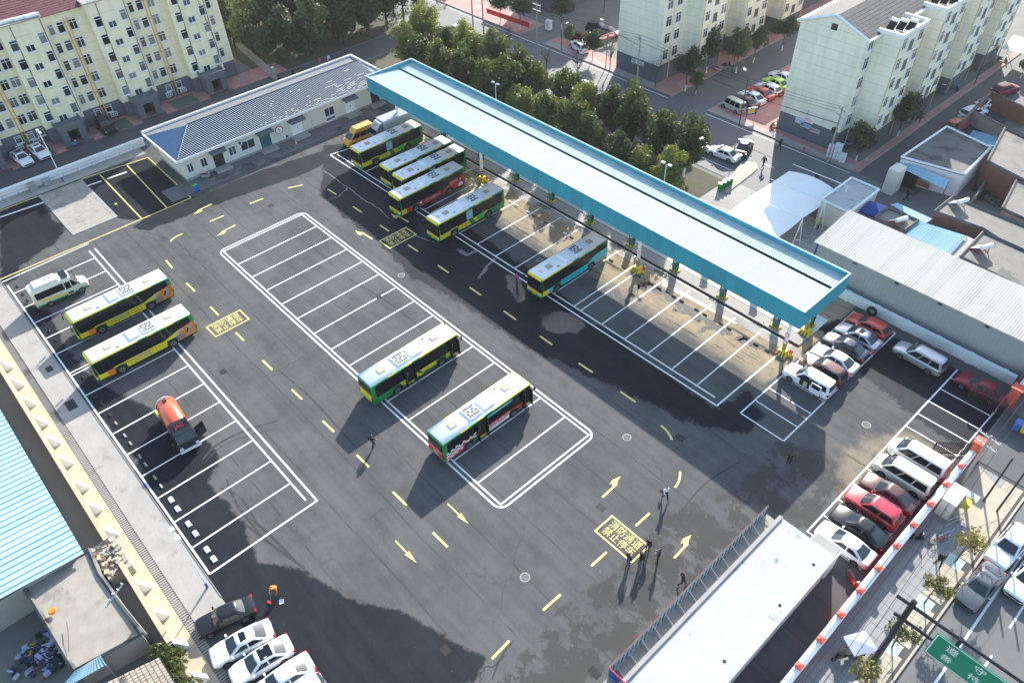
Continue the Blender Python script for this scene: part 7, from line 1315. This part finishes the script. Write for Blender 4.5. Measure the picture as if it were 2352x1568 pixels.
for a in ((-1.05, -.42), (-1.05, .42), (.15, -.42), (.15, .42)): part('roof_post', MB().cyl((*a, .7), (*a, 1.85), .018, None, 6), 'dark_metal', tc)
part('cloth_roof', MB().add([(-1.5, -.75, 1.8), (.35, -.75, 1.85), (.35, .75, 1.85), (-1.5, .75, 1.8), (-.6, 0, 1.97)], [(0, 1, 4), (1, 2, 4), (2, 3, 4), (3, 0, 4)]), 'lilac_cloth' if 'lilac_cloth' in MATS else M('lilac_cloth', (.33, .37, .58), .8).name, tc)
# ================================================================ poles, lamps, signs, wires
def util_pole(name, label, x, y, h, arms=1, rot=0.0, band=False, r=.15, gear=False):
    t = thing(name, label, 'pole', (x, y, 0), rot); part('shaft', MB().cyl((0, 0, 0), (0, 0, h), r, r * .6, 12), 'concrete', t, 40)
    for k in range(arms):
        z = h - .35 - .9 * k; q = MB(); q.box(-.05, .05, -.95, .95, z, z + .09); ca = part('cross_arm', q, 'steel', t)
        for s in (-.85, -.4, .4, .85): part('insulator', MB().cyl((0, s, z + .09), (0, s, z + .3), .045, .03, 8), 'win_white', ca)
    if band: 
        q = MB()
        for k in range(6): q.k = k % 2; q.cyl((0, 0, .3 + .25 * k), (0, 0, .55 + .25 * k), r + .006, None, 12)
        part('hazard_band', q, ['yellow', 'dark_metal'], t)
    if gear: part('switch_gear', MB().box(-.3, .3, .15, .6, h * .55, h * .55 + .7), 'dark_metal', t)
    return t
util_pole('utility_pole', 'concrete utility pole with striped base beside the street parking', -68.6, 86.7, 10.7, 1, R(90), True); util_pole('utility_pole', 'concrete pole with switch gear at the corner of block 1', -39.4, 92.2, 8.2, 2, R(60), gear=True)
util_pole('utility_pole', 'concrete pole with white cross arms at the lot gate', -3.6, 54.2, 6.4, 2, R(80)); util_pole('utility_pole', 'old concrete pole with cross arm behind the yard wall at bottom left', -38.9, -3.5, 7.4, 1, R(30), gear=False)
util_pole('utility_pole', 'concrete pole with insulators in the wood by the path', *pp(758, 90), 6.8, 1, R(40)); util_pole('utility_pole', 'tall concrete pole at the far street edge by the red banner', *pp(1112, 92), 11, 1, R(90), True); util_pole('utility_pole', 'tall concrete pole left of the striped one by the banner', *pp(1088, 82), 10.5, 1, R(90)); util_pole('utility_pole', 'concrete pole with lamps by the far kerb left of block 2', *pp(1233, 124), 8.5, 2, R(90))
def street_lamp(label, px, py, h, rz, mat='dark_metal', arm=1.3):
    x, y = pp(px, py); t = thing('street_lamp', label, 'lamp', (x, y, 0), R(rz)); part('shaft', MB().cyl((0, 0, 0), (0, 0, h), .07, .045, 8), mat, t, 40); q = MB(); q.tube([(0, 0, h), (.15, 0, h + .3), (.55, 0, h + .42), (arm, 0, h + .35)], .035); part('arm', q, mat, t); part('lamp_head', MB().box(arm - .2, arm + .35, -.1, .1, h + .3, h + .4), 'steel', t); return t
for a in (('curved black street lamp left of the block 2 gable', 1391, 157, 7.2, 180), ('curved black street lamp by the parked cars left of block 1', 1697, 290, 7.6, 150), ('black street lamp beside the side wall of block 2', 1680, 176, 6.5, 120), ('black street lamp on the grey paving right of block 1, nearer', 2110, 284, 5.8, 20), ('black street lamp on the grey paving right of block 1, farther', 2238, 194, 5.8, 20), ('short black post with blue plate at the far kerb', 1289, 117, 4.0, 90), ('black street lamp at the top edge left of block 2', 1387, 30, 6, 120)): street_lamp(*a)
def lot_lamp(label, x, y, h):
    t = thing('lamp_post', label, 'lamp', (x, y, 0)); part('shaft', MB().cyl((0, 0, .6), (0, 0, h), .07, .05, 10), 'white_paint', t, 40); part('base_sleeve', MB().cyl((0, 0, 0), (0, 0, .75), .1, None, 10), 'sign_blue', t, 40); q = MB(); q.bar((-.5, 0, h), (.5, 0, h), .05); part('bracket', q, 'steel', t)
    for s in (-.5, .5): part('lamp_head', MB().box(s - .22, s + .22, -.16, .16, h + .02, h + .16), 'lamp_clear', t)
lot_lamp('white lamp post with blue foot at the end of the concrete strip', -40.0, 1.75, 7.8); lot_lamp('white lamp post beside the boundary wall at the stalls', -110.5, 15.6, 7.5); lot_lamp('lamp post rising behind the canopy near the bins', -47.2, 66.6, 7.6); lot_lamp('lamp post rising behind the left half of the canopy', -77.5, 66.6, 7.6)
for i, (x, y) in enumerate(((-1.5, 53.6), (-.3, 53.4))): q = MB(); q.cyl((0, 0, 0), (0, 0, 6.0), .09, .07, 10); q.k = 0; solid('black_post', q, 'dark_metal', f'tall plain black post on the pale kerb island, {"left" if i == 0 else "right"} of two', 'post', smooth=40, loc=(x, y, 0))
il = MB(); il.prism([(-3.6, 50.5), (-1.0, 50.2), (.3, 53), (-.3, 55.5), (-3.4, 56.8)], -.02, .13); struct('kerb_island', il, 'slab_tan')
# overhead traffic sign
SY = 34.4; sgp = thing('gantry_sign', 'green overhead road sign with white characters on black pole', 'sign', (-.95, SY, 0)); q = MB(); q.cyl((0, 0, 0), (0, 0, 8.9), .24, .19, 14); q.cyl((0, 0, 8.9), (0, 0, 8.98), .2, .12, 14); part('pole', q, 'cab_black', sgp, 40); part('foot', MB().box(-.4, .4, -.4, .4, .1, .2), 'dark_metal', sgp)
for z, r_ in ((8.35, .13), (6.55, .13)): q = MB(); q.cyl((-1.0 if z > 8 else -.6, 0, z), (12, 0, z + .3), r_, r_ * .8, 10); part('arm', q, 'cab_black', sgp, 40)
q = MB(); q.k = 0; q.box(2.0, 10.5, -.22, -.16, 5.3, 7.9); q.k = 1
for a in ((2.06, 10.44, 7.78, 7.84), (2.06, 10.44, 5.36, 5.42), (2.06, 2.12, 5.42, 7.78), (10.38, 10.44, 5.42, 7.78)): q.box(a[0], a[1], -.226, -.22, a[2], a[3])
bd = part('board', q, ['sign_green', 'sign_white'], sgp)
for i, ch in enumerate('遵守交规'): tm = text_mb(ch, .78); q = MB(); q.add([(a + 3.2 + 1.75 * i, -.23, b + 7.15) for a, b, c in tm.v], tm.f); part('character', q, 'sign_white', bd)
for i, ch in enumerate('善待生命'): tm = text_mb(ch, .74); q = MB(); q.add([(a + 3.2 + 1.75 * i, -.23, b + 6.1) for a, b, c in tm.v], tm.f); part('character', q, 'sign_white', bd)
for x in (3.2, 8.8): part('hanger', MB().box(x - .12, x + .12, -.16, .1, 6.3, 8.6), 'cab_black', sgp)
# wires
def wire(label, a, b_, sag, r=.018, n=14):
    a = Vector(a); b_ = Vector(b_); q = MB(); q.tube([a.lerp(b_, i / n) - a + Vector((0, 0, -sag * 4 * (i / n) * (1 - i / n))) for i in range(n + 1)], r, 4); solid('overhead_wire', q, 'rubber' if r < .03 else 'rubber', label, 'wire', 'overhead wires', loc=a)
for i, s in enumerate((-.9, -.3, .3, .9)): wire(f'overhead wire along the slab pavement, {ORD[i]} from the red wall', (-3.6 + s, 54.2, 6.5), (-1.2 + s, -10, 6.6), 1.2); wire(f'overhead wire over the gate drive, {ORD[i]} from the lot', (-3.6 + s, 54.2, 6.5), (-4.5 + s, 110, 8), .8)
for i, s in enumerate((-.8, 0, .8)): wire(f'overhead wire above the street between poles, {ORD[i]} from the trees', (-68.6, 86.7 + s, 10.5), (-39.4, 92.2 + s, 7.9), .7); wire(f'overhead wire above the far street left of the striped pole, {ORD[i]} strand', (-68.6, 86.7 + s, 10.5), (-130, 84 + s, 11), 1.6)
wire('slack cable bundle along the block 2 front', (-79.6, 94.7, 5.6), (-40.5, 95.5, 4.2), 1.0, .035)
for i, s in enumerate((-.7, 0, .7)): wire(f'overhead wire at the wood pole, {ORD[i]} strand', (*pp(758, 90), 6.7), (-150 + s * 4, 110, 9), .8)
# ================================================================ small things
wsb = MB(); wsb.loft([[(-.28, -.09, 0), (.28, -.09, 0), (.28, .09, 0), (-.28, .09, 0)], [(-.26, -.06, .12), (.26, -.06, .12), (.26, .06, .12), (-.26, .06, .12)]])
WSM = {m_: wsb.mesh('wheel_stop', m_) for m_ in ('rubber', 'sign_white', 'concrete')}
def wstop(x, y, m_, label, grp):
    o = tag(O('wheel_stop', WSM[m_], None, (x, y, 0), 0), label, 'wheel stop', grp)
    if y < 10 and m_ == 'sign_white': o.scale = (1.15, 2.2, 1.0)
RW = [(1186, 472, 'sign_white'), (1212.7, 487, 'sign_white'), (1226, 496.5, 'rubber'), (1254, 512.5, 'rubber'), (1269, 520.5, 'sign_white'), (1297.7, 536.7, 'sign_white'), (1312.7, 546, 'rubber'), (1388, 591, 'rubber'), (1404, 599, 'rubber'), (1433, 614.7, 'rubber'), (1466.7, 634.7, 'rubber'), (1496, 651.5, 'rubber'), (1513.5, 662, 'rubber'), (1547.7, 681, 'rubber'), (1565.5, 691.7, 'rubber'), (1600, 711.7, 'rubber'), (1619, 722.7, 'rubber'), (1655.5, 743.5, 'rubber'), (1674.7, 755, 'rubber'), (1712, 776, 'rubber'), (1736, 791, 'rubber'), (1762, 806, 'rubber'), (1084, 412, 'sign_white'), (1108, 426, 'sign_white'), (1172, 464.5, 'sign_white')]
RW.sort()
for i, (px, py, m_) in enumerate(RW): x, y, _ = P(px, py); wstop(x, y, m_, f'{"black" if m_ == "rubber" else "white"} wheel stop in the charging row, {ORD[i]} of all from the left', 'wheel stops in the charging row')
LX = [(-91, 3.3), (-89, 3.3), (-87.5, 3.3), (-85.4, 3.3), (-83.9, 3.3), (-81.9, 3.3), (-80.3, 3.3), (-78.3, 3.3), (-76.9, 3.3), (-75.1, 3.3), (-73.2, 3.3), (-70.6, 3.3), (-68.9, 3.3), (-66.9, 3.3), (-65.6, 3.3), (-63.6, 3.3), (-62.1, 3.3), (-60.0, 3.3), (-58.7, 3.3), (-56.6, 3.3), (-55.3, 3.3), (-53.3, 3.3), (-52, 3.3), (-50.0, 3.3), (-48.7, 3.3), (-46.6, 3.3), (-45.3, 3.3), (-43.2, 3.3), (-42.0, 3.3)]
for i, (x, y) in enumerate(LX): m_ = 'sign_white' if x > -51 else 'concrete' if x > -63 else 'rubber'; wstop(x, y, m_, f'{ {"rubber": "dark", "concrete": "grey", "sign_white": "white"}[m_] } wheel stop in the left row, {ORD[min(i, 29)]} from the yellow line', 'wheel stops in the left row')
def bin_(px, py, col, label, lid=None, rz=0):
    x, y = pp(px, py); t = thing('wheelie_bin', label, 'bin', (x, y, 0), R(rz)); q = MB(); q.loft([[(-.24, -.26, .06), (.24, -.26, .06), (.24, .26, .06), (-.24, .26, .06)], [(-.3, -.33, .98), (.3, -.33, .98), (.3, .33, .98), (-.3, .33, .98)]]); part('body', q, col, t); q = MB(); q.loft([[(-.32, -.36, .98), (.32, -.36, .98), (.32, .36, 1.0), (-.32, .36, 1.0)], [(-.26, -.28, 1.06), (.26, -.28, 1.06), (.26, .3, 1.1), (-.26, .3, 1.1)]]); part('lid', q, lid or col, t)
    for s in (-.22, .22): q = MB(); q.cyl((s - .04, .26, .1), (s + .04, .26, .1), .1, None, 10); part('wheel', q, 'rubber', t)
for i, (px, py) in enumerate(((1652, 437), (1661, 433), (1669, 428), (1677, 424))): bin_(px, py, 'green', f'green wheelie bin by the planting end, {ORD[i]} from the left', rz=30)
bin_(2332, 985, 'blue', 'blue wheelie bin beyond the red gate pier'); bin_(2350, 992, 'yellow', 'yellow wheelie bin beside the blue one at the right edge'); bin_(452, 440, 'blue', 'blue bin with green lid by the yellow stall corner', 'green')
def box_thing(name, label, cat, px, py, sx_, sy_, sz_, mat, z=0.0, rz=0.0, top=None):
    x, y = pp(px, py); t = thing(name, label, cat, (x, y, z), R(rz)); part('casing', MB().box(-sx_ / 2, sx_ / 2, -sy_ / 2, sy_ / 2, .1, sz_), mat, t); part('plinth', MB().box(-sx_ / 2 - .05, sx_ / 2 + .05, -sy_ / 2 - .05, sy_ / 2 + .05, 0, .1), 'concrete', t); part('lid', MB().box(-sx_ / 2 - .04, sx_ / 2 + .04, -sy_ / 2 - .04, sy_ / 2 + .04, sz_, sz_ + .06), top or mat, t)
    part('door_seam', MB().box(-.01, .01, -sy_ / 2 - .005, -sy_ / 2, .15, sz_ - .05), 'dark_metal', t); part('handle', MB().box(.06, .1, -sy_ / 2 - .03, -sy_ / 2, sz_ * .5, sz_ * .6), 'dark_metal', t); return t
box_thing('utility_cabinet', 'tallest pale cabinet by the block 1 corner, middle of three', 'cabinet', 1919, 366, .9, .8, 2.1, 'win_white', .11, 15); box_thing('utility_cabinet', 'pale cabinet left of the tallest one at block 1', 'cabinet', 1903, 362, .7, .7, 1.7, 'win_white', .11, 15); box_thing('utility_cabinet', 'low pale cabinet with vent right of the tallest at block 1', 'cabinet', 1932, 374, .8, .6, 1.2, 'win_white', .11, 15); box_thing('utility_cabinet', 'white cabinet on the far pavement beyond the banner', 'cabinet', 1260, 70, 1.0, .8, 1.6, 'win_white', .11, 10)
box_thing('storage_box', 'grey metal box by the railing left of the slab', 'box', 75, 433, 2.0, .9, .9, 'steel'); box_thing('storage_box', 'low white table box by the railing above the slab', 'box', 108, 420, 1.6, .9, .7, 'grey_sheet')
bt2 = box_thing('gate_booth', 'green and white booth with roof frame outside the red wall', 'booth', 2172, 1170, 1.1, 2.2, 2.1, 'cream_pale', .1, 0, 'tent_white'); part('side_panel', MB().box(.55, .58, -1.0, .9, .3, 2.0), 'sign_green', bt2); part('parcel', MB().box(.7, 1.3, .2, 1.0, .9, 1.6), 'yellow_dirty', bt2); part('blue_cover', MB().box(.6, 1.5, .9, 1.7, 1.3, 1.6), 'aqua_roof', bt2)
for i, (px, py) in enumerate(((2190, 1200), (2160, 1240))):
    x, y = pp(px, py); t = thing('bike_rack', f'steel railing frame beside the green booth, {"nearer the gate" if i == 0 else "nearer the tree"}', 'rack', (x, y, .1), R(70)); q = MB(); q.bar((-1, 0, .9), (1, 0, .9), .05); q.bar((-1, 0, .1), (1, 0, .1), .05); part('rail', q, 'steel', t)
    for k in range(7): part('bar', MB().cyl((-1 + k / 3, 0, .1), (-1 + k / 3, 0, .9), .018, None, 5), 'steel', t)
def hydrant(px, py, label): x, y = pp(px, py); t = thing('fire_hydrant', label, 'hydrant', (x, y, .11)); part('barrel', MB().cyl((0, 0, 0), (0, 0, .6), .1, .09, 10), 'red', t, 40); part('bonnet', MB().cyl((0, 0, .6), (0, 0, .75), .12, .04, 10), 'red', t); q = MB(); q.cyl((-.18, 0, .45), (.18, 0, .45), .05, None, 8); part('outlet', q, 'red', t)
hydrant(1323, 128, 'red fire hydrant by the kerb below the white SUV'); hydrant(1845, 350, 'red fire hydrant at the foot of the block 1 gable')
for i, (x, y) in enumerate(COLS[1:4]):
    t = thing('fire_extinguisher', f'red fire extinguishers on a stand beside canopy column, {ORD[i]} from the left', 'extinguisher', (x + .75, y + .2, 0)); part('stand', MB().box(-.25, .25, -.18, .18, 0, .3), 'yellow_dirty', t)
    for s in (-.1, .1): q = MB(); q.cyl((s, 0, .3), (s, 0, .8), .08, None, 10); q.cyl((s, 0, .8), (s, 0, .92), .03, None, 6); part('cylinder', q, 'red', t, 40)
for px, py, lab in ((681, 332, 'orange traffic cone before the pale station door'), (590, 350, 'traffic cone beside the glass door of the station house'), (1783, 812, 'small traffic cone at the foot of the right canopy column')):
    x, y = pp(px, py); t = thing('traffic_cone', lab, 'cone', (x, y, .03)); part('base', MB().box(-.17, .17, -.17, .17, 0, .03), 'cloth_orange', t); q = MB(); 
    for k in range(4): q.k = k % 2; q.cyl((0, 0, .03 + .15 * k), (0, 0, .18 + .15 * k), .12 - .025 * k, .095 - .025 * k, 10)
    part('cone', q, ['cloth_orange', 'sign_white'], t, 40)
# banner across the far street, hoardings
a = Vector(P(1118, 28, 1.0)); b_ = Vector(P(1216, 62, 1.0)); d = b_ - a; q = MB(); q.box(0, d.length, -.02, .02, .8, 1.7); bn = thing('banner', 'long red banner strung between trees beyond the street', 'banner', (a.x, a.y, 0), math.atan2(d.y, d.x)); part('cloth', q, 'red', bn)
for s in (0, d.length): part('post', MB().cyl((s, 0, 0), (s, 0, 1.9), .04, None, 6), 'steel', bn)
for i, (px, py) in enumerate(((1385, 103), (1402, 97))):
    x, y = pp(px, py); t = thing('notice_hoarding', f'red and white hoarding frame near block 2, {"left" if i == 0 else "right"} of two', 'board', (x, y, .11), R(70)); part('panel', MB().box(-1.0, 1.0, -.03, .03, .7, 1.5), 'red', t); part('print', MB().box(-.7, .7, -.034, -.03, .9, 1.3), 'sign_white', t)
    for s in (-.8, .8): part('leg', MB().cyl((s, 0, 0), (s, 0, .75), .03, None, 6), 'steel', t)
x, y = pp(1722, 278); t = thing('notice_hoarding', 'blue notice board on posts by the beige minivan', 'board', (x, y, .11), R(60)); part('panel', MB().box(-.8, .8, -.04, .04, .9, 2.0), 'sign_blue', t); part('print', MB().box(-.6, .5, -.046, -.04, 1.1, 1.8), 'yellow_dirty', t)
for s in (-.7, .7): part('leg', MB().cyl((s, 0, 0), (s, 0, .95), .04, None, 6), 'dark_metal', t)
# yard junk and rubble
g = random.Random(5); q = MB(); 
for k in range(150):
    q.k = g.choice((0, 0, 0, 1, 0, 3, 3, 0, 5, 2 if k % 5 == 0 else 0)); a = g.uniform(0, 6.28); r_ = g.random() ** .6 * 2.0; q.cbox(math.cos(a) * r_, math.sin(a) * r_ * 1.4, max(0, 1.0 - r_ * .45) * g.random(), g.uniform(.1, .6), g.uniform(.08, .4), g.uniform(.06, .35), g.uniform(0, 3))
for k in range(9): q.k = g.choice((0, 5)); a = g.uniform(0, 6.28); c_ = Vector((g.uniform(-1.2, 1.2), g.uniform(-1.8, 1.8), .6)); q.tube([c_ + Vector((.35 * math.cos(t_ * .5 + a), .35 * math.sin(t_ * .5 + a), .25 * math.sin(t_ * .5))) for t_ in range(13)], .03)
x, y = pp(118, 1495); jk = O('scrap_heap', q.mesh('scrap_heap', ['car_navy', 'brick_red', 'yellow_dirty', 'lilac_cloth', 'orange', 'steel']), None, (x, y, 0), kind='stuff'); jk['label'] = 'heap of scrap and plastic in the shaded yard at lower left'
q = MB()
for k in range(90): a = g.uniform(-1, 1); q.k = g.choice((0, 0, 1, 2)); q.cbox(a * 1.7, g.uniform(-.9, .7), g.random() * .5 * (1 - abs(a)), g.uniform(.15, .5), g.uniform(.12, .35), g.uniform(.05, .25), g.uniform(0, 3))
x, y, _ = P(255, 1275, 1.2); rbl = O('rubble', q.mesh('rubble', ['concrete', 'concrete_tan', 'brick_red']), None, (x, y, 1.0), kind='stuff'); rbl['label'] = 'rubble and broken slabs lying on the gap in the yard wall'; 
struct('rubble_bed', MB().box(x - 1.9, x + 1.9, y - 1.0, y + .9, 0, 1.05), 'concrete')
x, y, _ = P(120, 1402, 2.95); q = MB(); q.cyl((0, 0, 0), (0, 0, .18), .3, .24, 14); solid('plastic_basin', q, 'orange', 'orange plastic basin on the cement roof', 'basin', loc=(x, y, 2.9)); x, y, _ = P(158, 1461, 2.95); q = MB(); q.tube([(-1.2, .3, .04), (0, 0, .05), (1.1, -.4, .04)], .03); solid('iron_rod', q, 'dark_metal', 'dark rod lying on the cement roof', 'rod', loc=(x, y, 2.92))
# yellow water bucket on the stalls
x, y = pp(268, 473); q = MB(); q.k = 0; q.cyl((0, 0, 0), (0, 0, .3), .13, .17, 12); q.k = 1; q.cyl((0, 0, .3), (0, 0, .33), .175, .17, 12); solid('bucket', q, ['blue', 'yellow'], 'small blue bucket with yellow rim on the yellow-lined stall', 'bucket', loc=(x, y, .0))
# ================================================================ haze: even thin air round the whole scene
hz = MB(); hz.box(-700, 420, -420, 700, -1.2, 62.0); m = bpy.data.materials.new('haze_air'); m.use_nodes = True; nt = m.node_tree; nt.nodes.remove(nt.nodes['Principled BSDF']); pvn = nt.nodes.new('ShaderNodeVolumePrincipled'); pvn.inputs['Color'].default_value = (.92, .96, 1.0, 1); pvn.inputs['Density'].default_value = HAZE_D; pvn.inputs['Anisotropy'].default_value = .3; nt.links.new(pvn.outputs[0], nt.nodes['Material Output'].inputs['Volume']); MATS['haze_air'] = m
if HAZE_D > 0: hzo = O('haze', hz.mesh('haze', 'haze_air'), kind='stuff'); hzo['label'] = 'thin morning haze over the whole place'
